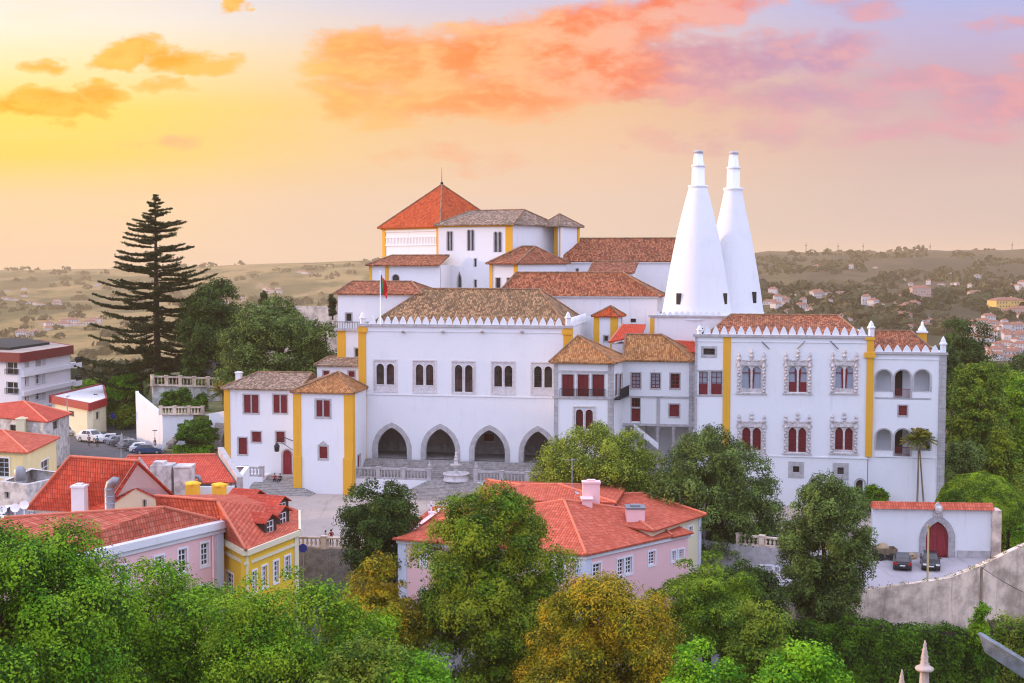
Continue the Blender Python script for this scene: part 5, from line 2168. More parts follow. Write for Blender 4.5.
# fountain with a figure on its column
ff = PF(-4.6)
q = ff.at(456.2, 479.5)
q.z = ZT
fo = thing('fountain', 'small stone fountain with a round basin and carved column atop the broad stairs', 'fountain', q, -PA)
mb = MB()
mb.lathe(q, [(1.62, 0), (1.66, .12), (1.52, .2), (1.5, .72), (1.66, .8), (1.66, .92), (1.4, .92), (1.36, .6)], 24)
mb.build('basin', 'pale_stone', fo)
mb = MB()
mb.lathe(q, [(.5, .3), (.42, .9), (.22, 1.1), (.2, 1.5), (.55, 1.75), (.75, 1.95), (.75, 2.02), (.25, 2.05), (.22, 2.5), (.34, 2.6), (.2, 2.75)], 16)
mb.build('column', 'carved_stone', fo)
mb = MB()
mb.lathe(q, [(.16, 2.72), (.22, 2.95), (.17, 3.15), (.13, 3.25), (.17, 3.38), (.12, 3.52), (.02, 3.6)], 10)
mb.build('figure', 'carved_stone', fo)

# steps to the gate wing door and the little terrace left of them
fG = PF(-3)
ZG = fG.at(287, 474.6).z
ga0, ga1 = fG.pix(264, 476)[0], fG.pix(294, 476)[0]
gb = PF(-9)
g0, g1 = gb.pix(243, 494)[0], gb.pix(311, 497)[0]
terrace_steps('door_steps', 'grey stone steps rising to the arched red door of the gate wing', F0, (ga0, ga1 + .5, -4.2), (g0, g1, -9.2), ZG, PLZ, 12)
fL = PF(-6)
la0, la1 = fL.pix(226, 478)[0], fL.pix(262.5, 478)[0]
mb = MB()
zl = fL.at(246, 476.5).z
mb.fbox(fL, la0, la1, .5, zl, 0, 3.1)
one_mesh('side_terrace', mb, 'white_plaster', 'white terrace base carrying a short balustrade beside the door steps', 'wall', fL.p((la0 + la1) / 2, .5), -PA)
balustrade('short pale balustrade below the gate wing windows', fL, la0 + .3, la1 - .2, zl, fL.at(246, 467).z - zl, .3, piers=3, finial=False)

# wall lantern on its bracket
fw = PF(-3)
q = fw.at(276.8, 446, -1.3)
la = thing('wall_lantern', 'black lantern hanging from an iron bracket above the arched red door', 'lantern', q)
mb = MB()
mb.lathe(q, [(.12, -.75), (.30, -.7), (.36, -.1), (.40, -.02), (.12, .35), (.05, .5)], 6, smooth=False)
mb.build('lamp_body', 'iron', la)
mb = MB()
e = fw.at(293, 441, -.1)
top = q + Vector((0, 0, .9))
mb.tube([q + Vector((0, 0, .4)), top, top.lerp(e, .5) + Vector((0, 0, .3)), e], .05, 6)
mb.tube([top, e + Vector((0, 0, -1.2))], .04, 6)
mb.build('bracket', 'iron', la)

# balustrade at the near edge of the square, above its retaining wall
fq = wall_frame((-22.5, 130.85), (-9, 130.1))
L = math.hypot(13.5, .75)
z_r = PLZ
mb = MB()
mb.fbox(fq, 0, 13.5, -3.2, PLZ + .02, -.45, -.02)
one_mesh('retaining_wall', mb, 'step_stone', 'grimy stone retaining wall under the balustrade at the near edge of the square', 'wall', fq.p(6.7, -3.2), math.atan2(fq.a.y, fq.a.x))
balustrade('weathered grey balustrade at the near edge of the square, behind the dark tree', fq, .2, 13.2, PLZ, 1.15, -.2, 'rampart_stone', piers=5, finial=False)

# flagpole
q = PF(-.4).at(380.3, 312)
fl_ = thing('flagpole', 'thin flagpole with a furled red and green flag above the hall battlement', 'flagpole', (q.x, q.y, hall['zt']), -PA)
mb = MB()
top = PF(-.4).at(380.3, 272)
mb.tube([Vector((q.x, q.y, hall['zt'] + .1)), top], [.07, .04], 8)
mb.ball(top, .1, 8)
mb.build('pole', 'white_paint', fl_)
mb = MB()
rg = random.Random(3)
for j in range(7):
    z = top.z - .2 - j * .42
    w = (.35, .7, .95, 1.0, .85, .6, .3)[j]
    mb.mesh([], [])
for m_, x0, x1 in (('flag_green', 0.02, .38), ('flag_red', .38, 1.0)):
    mb = MB()
    N = 12
    def fp(u, v):
        x = u * (.5 + .35 * math.sin(v * 2.6)) * 1.25
        y = .18 * math.sin(u * 9 + v * 3) * (.3 + u)
        return Vector((top.x, top.y, 0)) + PU * x + PW * y + Vector((0, 0, top.z - .15 - v * 2.3 - u * 1.0))
    for j in range(8):
        for i in range(6):
            u0, u1 = x0 + (x1 - x0) * i / 6, x0 + (x1 - x0) * (i + 1) / 6
            v0, v1 = j / 8, (j + 1) / 8
            mb.face([fp(u0, v0), fp(u1, v0), fp(u1, v1), fp(u0, v1)], smooth=True)
    mb.build('flag', m_, fl_)

# ================================================================== RIGHT: gate wall, ramparts, hedges
gz = CPZ
g0 = Vector((atY(872, 556, 134.0).x, 134.0, 0)); g1 = Vector((atY(990.5, 556, 133.0).x, 133.0, 0))
fg = wall_frame(g0, g1)
Lg = (g1 - g0).length
zt = fg.pix(930, 508.5)[1]
gt = thing('gate_wall', 'white garden wall with red tile coping and a tall pointed red gate, behind the parked cars', 'wall', ((g0 + g1) / 2).to_3d() + Vector((0, 0, gz)), math.atan2(fg.a.y, fg.a.x))
gd = Win('pointed_door', (*fg.rect(925.6, 948.8, 521.5, 561)[:2], gz, fg.pix(937, 521.5)[1]), spring=.52, tw=.62, trim='quoin_stone', proud=.14, depth=.4)
mb = MB()
wall_with(mb, fg, rectp(0, Lg, gz - .4, zt), [gd], .7)
mb.build('wall', 'white_plaster', gt)
gd.build(fg, gt)
mb = MB()
for c0, c1, dz in ((-.45, .35, 1), (1.15, .35, 1)):
    mb.face([fg.p(-.1, zt - .02, c0), fg.p(Lg + .2, zt - .02, c0), fg.p(Lg + .2, zt + .62, c1), fg.p(-.1, zt + .62, c1)])
mb.face([fg.p(Lg + .2, zt - .02, -.45), fg.p(Lg + .2, zt - .02, 1.15), fg.p(Lg + .2, zt + .62, .35)])
mb.face([fg.p(-.1, zt - .02, -.45), fg.p(-.1, zt - .02, 1.15), fg.p(-.1, zt + .62, .35)])
mb.face([fg.p(-.1, zt - .02, -.45), fg.p(Lg + .2, zt - .02, -.45), fg.p(Lg + .2, zt - .02, 1.15), fg.p(-.1, zt - .02, 1.15)])
mb.build('tile_coping', 'roof_coral', gt)
mb = MB()
a0, a1, b0, b1 = fg.rect(933.4, 942.6, 504, 516)
mb.plate(fg, [(a0, b0), (a1, b0), (a1, b1 - .3), ((a0 + a1) / 2, b1 + .25), (a0, b1 - .3)], [], -.22, .1)
mb.lathe(fg.p((a0 + a1) / 2, (b0 + b1) / 2 - .3, -.26), [(.1, -.1), (.36, .1), (.4, .5), (.2, .75)], 12)
mb.build('crest', 'carved_stone', gt)
mb = MB()
a0, b0 = fg.pix(951, 562)
mb.fbox(fg, a0 + .6, Lg - .05, gz - .3, gz + .75, -.14, .02)
mb.fbox(fg, .05, fg.pix(919.5, 560)[0], gz - .3, gz + .5, -.12, .02)
mb.build('stone_base', 'grey_stone', gt)
mb = MB()
fe = Frame(fg.p(Lg, 0, 0), fg.a, fg.c)
mb.fbox(fe, .003, .95, gz - 2.5, zt - .05, -.35, 1.4)
mb.build('end_pier', 'rampart_stone', gt)

# long rampart holding up the car park
pts = [(846, 592.5, -.1), (879, 588.5, 0.0), (915, 583.5, .25), (950, 578, .6), (971, 570, .95), (989, 562, 1.4), (1024, 545, 2.7), (1075, 520, 5)]
W3 = []
for px, py, z in pts:
    p = atZ(px, py, z)
    W3.append(p)
W3[0:0] = [Vector((W3[0].x - 7, W3[0].y + 2.5, -.15))]
mb = MB()
for i in range(len(W3) - 1):
    p, q = W3[i], W3[i + 1]
    d = (Vector((q.x, q.y, 0)) - Vector((p.x, p.y, 0))).normalized()
    s = Vector((-d.y, d.x, 0)) * .55
    lo = -14
    A = [p, q, q + s, p + s]
    v = [Vector((a.x, a.y, lo)) for a in A] + A
    mb.mesh(v, [(0, 1, 5, 4), (2, 3, 7, 6), (4, 5, 6, 7), (3, 0, 4, 7), (1, 2, 6, 5)])
one_mesh('rampart', mb, 'rampart_stone', 'tall streaked stone rampart curving under the car park and up to the right', 'wall', (W3[3].x, W3[3].y, -9))
# dry weeds along its top
rng = np.random.default_rng(5)
P = []
for i in range(len(W3) - 2):
    p, q = np.array(W3[i]), np.array(W3[i + 1])
    n = int(np.linalg.norm(q - p) * 70)
    t = rng.random((n, 1))
    keep = (np.sin(t[:, 0] * 17 + i) + rng.normal(size=n) * .5) > .75
    P.append((p + (q - p) * t + rng.normal(size=(n, 3)) * np.array([.18, .18, .08]) + np.array([0, .2, .12]))[keep])
P = np.concatenate(P)
o0 = np.array([W3[3].x, W3[3].y, 0])
me = quads_mesh('wall_weeds', P - o0, rng.normal(size=P.shape), .22, .4, 'leaf_dry', rng)
o = bpy.data.objects.new('wall_weeds', me)
o.location = o0
C.objects.link(o)
o['kind'] = 'stuff'

# ivy-clad wall in front of the rampart
iv = [atY(780, 625, 113), atY(845, 621, 112.5), atY(905, 628, 112), atY(962, 632, 111.5), atY(992, 640, 111.5)]
leaf_box('ivy_hedge', 'long dark ivy hedge at the foot of the stained stone rampart', 'hedge', [(p.x, p.y) for p in iv], [-12] * 5, [p.z for p in iv], 2.2, 'leaf_box', .26, 1.7, 3, .45)
hd = [atY(992, 532, 136), atY(1012, 529, 134.5), atY(1045, 524, 133)]
leaf_box('clipped_hedge', 'flat clipped green hedge right of the gate wall, under the round topiary', 'hedge', [(p.x, p.y) for p in hd], [atY(1000, 560, 134).z - 1] * 3, [p.z for p in hd], 2.6, 'leaf_green', .2, 1.8, 4, .2)
bush('big dome-shaped clipped topiary behind the right end of the gate wall', 936, 1023, 473, 562, 139, 'leaf_pine', .2, 11, 2.4, name='topiary_dome', hull=True)
leafy_tree('upright ivy-covered shrub climbing a dark post beside the rampart', 'shrub', 966, 992, 602, 668, 110.5, -11, 'leaf_green', .2, 1.8, 12, name='ivy_shrub')
leaf_box('shrub_bank', 'loose green shrubbery on the bank under the rampart, at the right edge', 'shrubbery', [(atY(990, 620, 117).x, 117), (atY(1060, 620, 116).x, 116)], [-8, -8], [atY(1000, 622, 117).z, atY(1040, 628, 116).z], 3.5, 'leaf_olive', .24, 1.5, 8, .8)

# pale stair parapet low right
fs = wall_frame(atY(978, 640, 104), atY(1042, 640, 100))
pa = [fs.pix(980, 634), fs.pix(1040, 671), fs.pix(1040, 688), fs.pix(986, 652)]
mb = MB()
mb.plate(fs, [pa[3], pa[2], pa[1], pa[0]], [], -.2, .3, back=True)
mb.plate(fs, [(pa[0][0] - .1, pa[0][1] - .05), (pa[1][0], pa[1][1] - .05), (pa[1][0], pa[1][1] + .08), (pa[0][0] - .1, pa[0][1] + .08)], [], -.24, .34, back=True)
c_ = fs.p(*pa[3])
stp = one_mesh('stair_parapet', mb, 'mossy_stone', 'blue-grey sloping stair parapet at the lower right', 'parapet', (c_.x, c_.y, c_.z), 0)

# timber poles
q = atZ(927.4, 585, CPZ)
mb = MB()
mb.tube([q + Vector((0, 0, -.3)), q + Vector((0, 0, 5.6))], [.11, .08], 8)
mb.box(q.x - .12, q.x + .12, q.y - .12, q.y + .12, q.z + 5.5, q.z + 5.75)
one_mesh('timber_pole', mb, 'yellow_pole', 'thin yellowish pole at the rampart edge in front of the red gate', 'pole', q)
q = atY(981, 604, 116)
mb = MB()
top = atY(981.5, 567, 116)
mb.tube([Vector((q.x, 116, -8)), top], [.17, .13], 8)
mb.tube([top + Vector((-.1, 0, -.3)), top + Vector((.35, 0, .1))], .05, 5)
one_mesh('utility_pole', mb, 'weathered_wood', 'dark wooden post with a cable, standing against the stained rampart', 'pole', (q.x, 116, -8))
mb = MB()
c0, c1 = top + Vector((.1, 0, -.1)), atY(1060, 604, 104)
mb.tube([c0.lerp(c1, i / 10) - Vector((0, 0, 1.1 * math.sin(math.pi * i / 10) * .4)) for i in range(11)], .025, 5)
one_mesh('overhead_cable', mb, 'rubber', 'thin black cable sagging from the dark post towards the right edge', 'cable', c0)

# carved pinnacles of a building below the frame
for px, py, Y, k, lab in ((925, 640, 55, 1.0, 'taller carved stone pinnacle with a cone tip and ring, at the bottom edge'), (902, 669, 56, .8, 'shorter stone pinnacle tip left of the tall one, at the bottom edge')):
    p = atY(px, py, Y)
    t = thing('stone_pinnacle', lab, 'pinnacle', (p.x, p.y, -2), 0, 'carved stone pinnacles')
    mb = MB()
    z = p.z
    mb.lathe((p.x, p.y, 0), [(.20 * k, z - 1.15 * k), (.16 * k, z - .95 * k), (.15 * k, z - .75 * k), (.10 * k, z - .45 * k), (.06 * k, z - .2 * k), (.015, z)], 10)
    rg = random.Random(int(px))
    for i in range(14):
        h = i / 14
        a = i * 2.4
        r = (.20 - .16 * h) * k
        mb.ball((p.x + r * math.cos(a), p.y + r * math.sin(a), z - (1.05 - h * .95) * k), .035 * k, 6)
    mb.build('spire', 'pinnacle_stone', t)
    mb = MB()
    mb.lathe((p.x, p.y, 0), [(.16 * k, z - 1.42 * k), (.34 * k, z - 1.34 * k), (.40 * k, z - 1.27 * k), (.38 * k, z - 1.2 * k), (.2 * k, z - 1.1 * k)], 16)
    mb.build('collar', 'pinnacle_stone', t)
    mb = MB()
    mb.lathe((p.x, p.y, 0), [(.6, -2), (.55, 6), (.5, z - 4 * k), (.42 * k, z - 2.4 * k), (.28 * k, z - 2.2 * k), (.22 * k, z - 1.9 * k), (.19 * k, z - 1.4 * k)], 8, smooth=False)
    mb.build('shaft', 'pinnacle_stone', t)

# ================================================================== TOWN HOUSES
def house(name, label, pts, zb, zt, mat, wins=None, group='town houses', cat='house'):
    b = poly_block(name, label, [Vector((p[0], p[1], 0)) for p in pts], zb, zt, mat, wins or {}, group, cat)
    return b


def lift(p, z):
    return Vector((p[0], p[1], z))


def chim(b, px, py_b, py_t, Y, w, mat='white_plaster', cap=True, name='chimney', deep=None, cap_mat=None):
    q = atY(px, py_b, Y)
    zt = atY(px, py_t, Y).z
    mb = MB()
    d = deep or w
    mb.box(q.x - w / 2, q.x + w / 2, q.y - d / 2, q.y + d / 2, q.z - 1.6, zt)
    o = mb.build(name, mat, b['t'])
    if cap:
        mb = MB()
        mb.box(q.x - w / 2 - .08, q.x + w / 2 + .08, q.y - d / 2 - .08, q.y + d / 2 + .08, zt - .02, zt + .14)
        mb.box(q.x - w / 4, q.x + w / 4, q.y - d / 4, q.y + d / 4, zt + .1, zt + .3)
        mb.build('chimney_cap', cap_mat or mat, o)
    return o


def sashw(*r, **kw):
    kw.setdefault('trim', 'white_paint')
    kw.setdefault('tw', .16)
    kw.setdefault('nx', 2)
    kw.setdefault('nz', 4)
    kw.setdefault('bar', .07)
    kw.setdefault('depth', .2)
    return w_('sash', *r, **kw)


# ---- pink house at the lower left
ze = 7.7
eR = atZ(222, 523.5, ze); eL = atZ(88, 554.5, ze)
d = (eR - eL).normalized()
eLL = eL - d * 9
bR = eR + Vector((-7.5, 4.2, 0)); bL = eLL + Vector((-11, 5, 0))
ph = house('pink_house', 'pale pink house with white cornice and a weathered red roof, behind the big left tree', [eLL, eR, bR, bL], -3, ze - .05, 'pink_plaster',
           {0: [sashw(155, 163.5, 556, 571), sashw(178.5, 186.8, 549, 572.5), sashw(201, 208.6, 543, 565.5),
                sashw(119, 127, 566, 590), sashw(178.5, 186.8, 592, 614), sashw(201, 208.6, 585, 607)]})
fr, L = ph['frs'][0]
mb = MB()
mb.fbox(fr, -.3, L + .35, ze - .75, ze - .35, -.18, .02)
mb.fbox(fr, -.3, L + .55, ze - .35, ze + .25, -.42, .35)
fr1, L1 = ph['frs'][1]
mb.fbox(fr1, .35, L1, ze - .35, ze + .25, -.42, .35)
mb.build('cornice', 'white_plaster', ph['t'])
strip(ph, 0, L - .75, L + .09, proud=.09, mat='pale_blue_trim', name='corner_strip', z1=ze - .75)
mb = MB()
mb.tube([fr.p(L - 1.25, -3, -.14), fr.p(L - 1.25, ze - .8, -.14)], .07, 8)
mb.build('drainpipe', 'pink_plaster', ph['t'])
r1 = atZ(164, 507.3, 9.9); r0 = atZ(84, 512.5, 9.9); r00 = r0 + (r0 - r1).normalized() * 6
ez = ze + .26
inn = lambda p: lift(p, ez)
fe = inn(eR + Vector((-.3, .2, 0))); fl2 = inn(eLL + Vector((-.1, .2, 0))); fb = inn(bR); fbl = inn(bL)
add_roof(ph['t'], [[fl2, fe, r1, r00], [fe, fb, r1], [fb, fbl, r00, r1], [fbl, fl2, r00]], 'roof_weathered', [(r1, fe), (r1, r00)], 'ridge_coral')

# ---- yellow corner house with dormers
ze = 6.2
y0 = atZ(158, 540, ze); y1 = atZ(232, 548, ze)
yA = atZ(246, 549, ze); yB = atZ(297, 529.5, ze); yC = atZ(286, 505, ze); yD = atZ(160, 512, ze)
yw = house('yellow_house', 'bright yellow corner house with a red roof, dark dormers and white cornices', [atY(225, 540, 111.2), yA, yB, yB + Vector((-1.5, 9, 0)), yC + Vector((-4, 6, 0)), yD], -3, ze - .05, 'yellow_plaster',
           {0: [sashw(226.5, 233.5, 573, 594)],
            1: [sashw(251.5, 256.5, 571, 592), sashw(262, 267, 566, 587), sashw(273.5, 278.5, 561, 582), sashw(285, 290, 556, 577)]})
for i in (0, 1, 2):
    fr, L = yw['frs'][i]
    mb = MB()
    mb.fbox(fr, -.2, L + .25, ze - .5, ze - .02, -.35, .02)
    mb.fbox(fr, -.06, L + .06, ze - 1.35, ze - 1.1, -.14, .02)
    mb.build('cornice', 'cream_plaster', yw['t'])
strip(yw, 1, 0.0, .55, proud=.12, mat='cream_plaster', name='corner_strip', z1=ze - .5)
strip(yw, 1, -.6, .08, proud=.12, mat='cream_plaster', name='corner_strip', z1=ze - .5)
zr = 9.6
R0 = atZ(155, 495.5, zr); R1 = atZ(217, 500.5, zr)
P = yw['pts']
cz = lambda p, k=1.02: lift(sum(P, Vector()) / 6 + (p - sum(P, Vector()) / 6) * k, ze)
E6 = [cz(p, 1.03) for p in P]
add_roof(yw['t'], [[E6[0], E6[1], R1, R0], [E6[1], E6[2], E6[3], R1], [E6[3], E6[4], R1], [E6[4], E6[5], R0, R1], [E6[5], E6[0], R0]], 'roof_coral',
         [(R0, R1), (R1, E6[1])], 'ridge_coral')


def dormer(b, px, py, px_w, Y, dirn, depth=3.4, h=1.5, w=2.1):
    """gabled dormer box facing along dirn"""
    q = atY(px, py, Y)
    dirn = Vector((dirn[0], dirn[1], 0)).normalized()
    a = Vector((-dirn.y, dirn.x, 0))
    fr = Frame(Vector((q.x, q.y, 0)), a, -dirn)
    z = q.z
    mb = MB()
    mb.plate(fr, [(-w / 2, z), (w / 2, z), (w / 2, z + h), (0, z + h + .45), (-w / 2, z + h)], [rectp(-w * .28, w * .28, z + .25, z + h - .1)], 0, depth)
    o = mb.build('dormer', 'dark_wood', b['t'])
    s = MB()
    glazing(s, fr, -w * .28, w * .28, z + .25, z + h - .1, .08, 2, 2, .07)
    s.build('sash', 'white_paint', o)
    g = MB()
    g.plate(fr, rectp(-w * .28, w * .28, z + .25, z + h - .1), [], .14, .15, sides=False)
    g.build('pane', 'window_glass', o)
    e0, e1 = fr.p(-w / 2 - .2, z + h - .1, -.25), fr.p(w / 2 + .2, z + h - .1, -.25)
    k0, k1 = fr.p(-w / 2 - .2, z + h - .1, depth), fr.p(w / 2 + .2, z + h - .1, depth)
    t0, t1 = fr.p(0, z + h + .55, -.25), fr.p(0, z + h + .55, depth)
    rf = roof_mesh([[e0, k0, t1, t0], [t0, t1, k1, e1]], .1).build('dormer_roof', 'roof_red', o)
    return o


nrm = (yB - yA).normalized()
out = Vector((nrm.y, -nrm.x, 0))
dormer(yw, 270.5, 536, 0, 113.5, out, 4.2)
dormer(yw, 283.5, 527.5, 0, 117.5, out, 4.0)
dormer(yw, 283, 517, 0, 122.5, out, 3.6)
dormer(yw, 258, 506, 0, 126.5, out, 2.8, 1.1)
for px, pyb, pyt in ((193, 499, 484), (219.5, 497, 485.5)):
    o = chim(yw, px, pyb, pyt, 124, 1.15, 'yellow_plaster', cap=False)
    q = atY(px, pyt, 124)
    mb = MB()
    mb.lathe((q.x, q.y, q.z), [(.80, -.02), (.82, .08), (.70, .18), (.4, .26), (.05, .3)], 4, smooth=False)
    mb.build('chimney_cap', 'yellow_plaster', o)
mb = MB()
q0, q1 = atY(197, 500, 123.4), atY(216, 500, 123.4)
mb.box(q0.x, q1.x, 123.2, 124.2, q0.z - 1.2, q0.z + .15)
mb.build('parapet', 'yellow_plaster', yw['t'])

# ---- long red-roofed house in the middle left
ze, zr = 7.2, 10.6
A = atZ(27, 508, ze); B = atZ(106, 512, ze)
R0 = atZ(70, 456.5, zr + 1.6); R1 = atZ(139, 461, zr + 1.6)
B2 = atZ(105, 497, 9.2)
lh = house('long_red_roof_house', 'white house under a long red tile roof with a metal flue and white chimney', [A + Vector((.4, .6, 0)), B + Vector((-.3, .5, 0)), R1 + Vector((1.5, 4, 0)), R0 + Vector((-3, 6, 0))], -3, ze - .1, 'white_plaster',
           {0: [w_('dark', 29.5, 34, 512, 518, tw=.06), w_('dark', 60, 64, 514, 519, tw=.06)]})
a_, b_ = lift(A, ze), lift(B, ze)
add_roof(lh['t'], [[a_, b_, R1, R0], [R0, R1, lift(R1 + Vector((2, 7, 0)), ze), lift(R0 + Vector((-4, 8, 0)), ze)], [R0, lift(R0 + Vector((-4, 8, 0)), ze), a_]], 'roof_red', [(R0, R1), (a_, R0)], 'ridge_coral')
fg2 = wall_frame(B, R1)
gp = [fg2.pix(118, 496), fg2.pix(140.6, 461.5), fg2.pix(160, 481)]
gl = MB()
q1_, q2_, q3_ = atY(117, 497, 126.5), atY(140.6, 460.8, 127.5), atY(161, 480, 128.5)
fz = wall_frame(q1_, q3_)
aa = [((p - fz.o).dot(fz.a), p.z) for p in (q1_, q2_, q3_)]
gl.plate(fz, [(aa[0][0], 3), (aa[2][0], 3), (aa[2][0], aa[2][1] - .5), (aa[1][0], aa[1][1] + .35), (aa[0][0], aa[0][1] - .5)], [], 0, .5, back=True)
gl.build('gable', 'shabby_plaster', lh['t'])
gl = MB()
gl.face([Vector((b_.x - .4, b_.y, 3)), b_ + Vector((-.4, 0, 0)), R1 + Vector((-.4, 0, -.1)), lift(R1 + Vector((1.6, 7, 0)), ze), Vector((R1.x + 1.6, R1.y + 7, 3))])
gl.build('gable', 'white_plaster', lh['t'])
chim(lh, 79.8, 504, 486.5, 116, 1.15, 'white_plaster')
mb = MB()
q = atY(110, 518, 113.5)
top = atY(110, 489, 113.5)
mb.tube([Vector((q.x, q.y, q.z - 1.5)), Vector((q.x, q.y, top.z)), Vector((q.x + .1, q.y, top.z + .45)), Vector((q.x + .45, q.y, top.z + .7)), Vector((q.x + .8, q.y, top.z + .6))], .42, 14)
for i in range(5):
    z = q.z + (top.z - q.z) * i / 4
    mb.lathe((q.x, q.y, z), [(.45, 0), (.46, .1)], 14)
mb.build('flue', 'zinc', lh['t'])

# cream gabled house in front of it
ze = 8.4
c0, c1, c2 = atY(97, 517, 116), atY(158.5, 499, 119.5), atY(135.5, 488.3, 117.8)
fc = wall_frame(c0, c1)
Lc = (Vector((c1.x, c1.y, 0)) - Vector((c0.x, c0.y, 0))).length
ap_a, ap_z = fc.pix(135, 487.8)
cg = thing('cream_gable_house', 'cream gabled house end with one narrow window, below the metal flue', 'house', fc.p(Lc / 2, -3), 0, 'town houses')
zl_, zr_ = fc.pix(99, 513)[1], fc.pix(158, 499)[1]
wn = [w_('dark', 143.5, 145.8, 500, 509, tw=.08)(fc), w_('dark', 132.5, 138, 510.5, 514, tw=.08)(fc)]
mb = MB()
wall_with(mb, fc, [(0, -3), (Lc, -3), (Lc, zr_), (ap_a, ap_z), (0, zl_)], wn, .4)
mb.fbox(fc, 0, .3, -3, zl_, .4, 7)
mb.fbox(fc, Lc - .3, Lc, -3, zr_, .4, 7)
mb.build('wall', 'cream_plaster', cg)
for x in wn:
    x.build(fc, cg)
add_roof(cg, [[fc.p(-.2, zl_, -.15), fc.p(ap_a, ap_z + .1, -.15), fc.p(ap_a, ap_z + .1, 7), fc.p(-.2, zl_, 7)], [fc.p(ap_a, ap_z + .1, -.15), fc.p(Lc + .2, zr_, -.15), fc.p(Lc + .2, zr_, 7), fc.p(ap_a, ap_z + .1, 7)]], 'roof_red', [(fc.p(ap_a, ap_z + .1, -.15), fc.p(ap_a, ap_z + .1, 7))], 'ridge_coral')

# ---- red roof with a stone coping behind (right of the shabby chimneys)
z1, z2 = 8.6, 11.0
bl, br = atY(157, 486, 133), atY(235, 481.5, 134)
tl, tr = atY(127, 456, 140), atY(216, 454.5, 141)
rb = house('coped_roof_house', 'house with a red roof and a sloping grey stone coping at its right gable', [Vector((bl.x - 5, 132.6, 0)), Vector((br.x, 133.6, 0)), Vector((tr.x + 2.4, 147, 0)), Vector((tl.x, 147, 0))], -1, bl.z - .15, 'white_plaster')
add_roof(rb['t'], [[Vector((bl.x - 6, bl.y, bl.z)), br, tr, tl], [tl, tr, tr + Vector((1, 7, -4)), tl + Vector((0, 7, -4))]], 'roof_red', [(tl, tr)], 'ridge_coral')
mb = MB()
fcp = wall_frame(br, tr)
dvec = tr - br
pA, pB = br + Vector((.2, 0, .1)), tr + Vector((.2, 0, .45))
s_ = Vector((.62, 0, 0))
A8 = [pA, pA + s_, pB + s_, pB]
lo8 = [Vector((p.x, p.y, -1)) for p in A8]
mb.mesh(lo8 + [p + Vector((0, 0, .35)) for p in A8], [(0, 1, 5, 4), (1, 2, 6, 5), (2, 3, 7, 6), (3, 0, 4, 7), (4, 5, 6, 7)])
mb.build('gable_coping', 'grey_stone', rb['t'])
mb = MB()
q = atY(164, 482, 130)
mb.box(q.x - 1.1, q.x + 1.0, 129, 131, 2, atY(164, 464, 130).z)
mb.box(q.x - .9, q.x + .2, 129.2, 130.6, 2, atY(164, 461, 130).z)
mb.box(q.x + 1.3, q.x + 3.0, 128.8, 130.6, 2, atY(180, 466, 130).z)
mb.box(q.x + 1.25, q.x + 3.05, 128.7, 130.7, atY(180, 466, 130).z - .02, atY(180, 466, 130).z + .16)
mb.build('chimney', 'shabby_plaster', rb['t'])
mb = MB()
q = atY(196, 479, 132)
mb.tube([q + Vector((-.6, 0, .4)), q + Vector((.3, 0, .2)), q + Vector((.5, 0, -.4))], .22, 8)
mb.build('flue', 'zinc', rb['t'])

# ---- two houses at the left edge
ze = 7.0
a0 = atY(-30, 452, 160); a1 = atY(27, 452, 157); a2 = atY(56, 433.5, 170); a3 = atY(-20, 420, 176)
ye = house('straw_house', 'pale yellow house with a red hip roof at the left edge', [a0, a1, a2, a3], -2, a1.z - .1, 'straw_plaster',
           {0: [sashw(-2, 9, 458, 477, fill='blue_grey_paint')], 1: [sashw(41, 49, 460, 475, nx=2, nz=2)]})
zt = a1.z
E4 = eave_poly(ye['pts'], zt, .55)
ap = atY(3, 430.5, 168); ap1 = atY(-20, 430.5, 168)
F_, cp = hip_faces(E4, ap1, ap)
add_roof(ye['t'], F_, 'roof_coral', cp, 'ridge_coral')
b0 = atY(-20, 424, 190); b1 = atY(47, 421.5, 182); b2 = atY(69, 410, 192); b3 = atY(20, 402, 205)
ws_ = house('shabby_house', 'shabby house with a patched red roof below the white hotel', [b0, b1, b2, b3], -2, b1.z - .15, 'shabby_plaster',
            {0: [w_('dark', 10, 16, 425, 432), ], 1: [w_('dark', 53, 58, 421, 429, tw=.1)]})
E4 = eave_poly(ws_['pts'], b1.z, .4)
t0 = atY(18, 401.5, 196); t1 = atY(24, 401.2, 197)
F_, cp = hip_faces(E4, atY(-10, 405, 197), t1)
add_roof(ws_['t'], F_, 'roof_red', cp, 'ridge_coral')
chim(ws_, 22, 432, 419, 184, 1.2, 'cream_plaster')
# low sheds and walls between
k0, k1 = atY(0, 500, 138), atY(27, 500, 136)
sh = house('flat_shed', 'small white shed with rooftop tanks at the left edge, below the pale yellow house', [k0, k1, k1 + Vector((3, 7, 0)), k0 + Vector((0, 9, 0))], -3, atY(14, 483, 137).z, 'shabby_plaster', {0: [w_('dark', 5, 9, 492, 498, tw=.05)]})
mb = MB()
zz = sh['zt']
q = atY(20, 480, 138.5)
mb.lathe((q.x, q.y, zz), [(.55, 0), (.6, .1), (.6, 1.2), (.35, 1.5), (.1, 1.6)], 14)
mb.build('water_tank', 'zinc', sh['t'])
q = atY(3, 520, 119)
k0, k1 = atY(-12, 530, 119), atY(27, 530, 117)
sh2 = house('dish_shed', 'low white outbuilding with satellite dishes at the far left edge', [k0, k1, k1 + Vector((1, 4, 0)), k0 + Vector((0, 5, 0))], -3, atY(10, 517, 118).z, 'white_plaster', {0: [w_('dark', 6, 10, 521, 526, tw=.05)]})
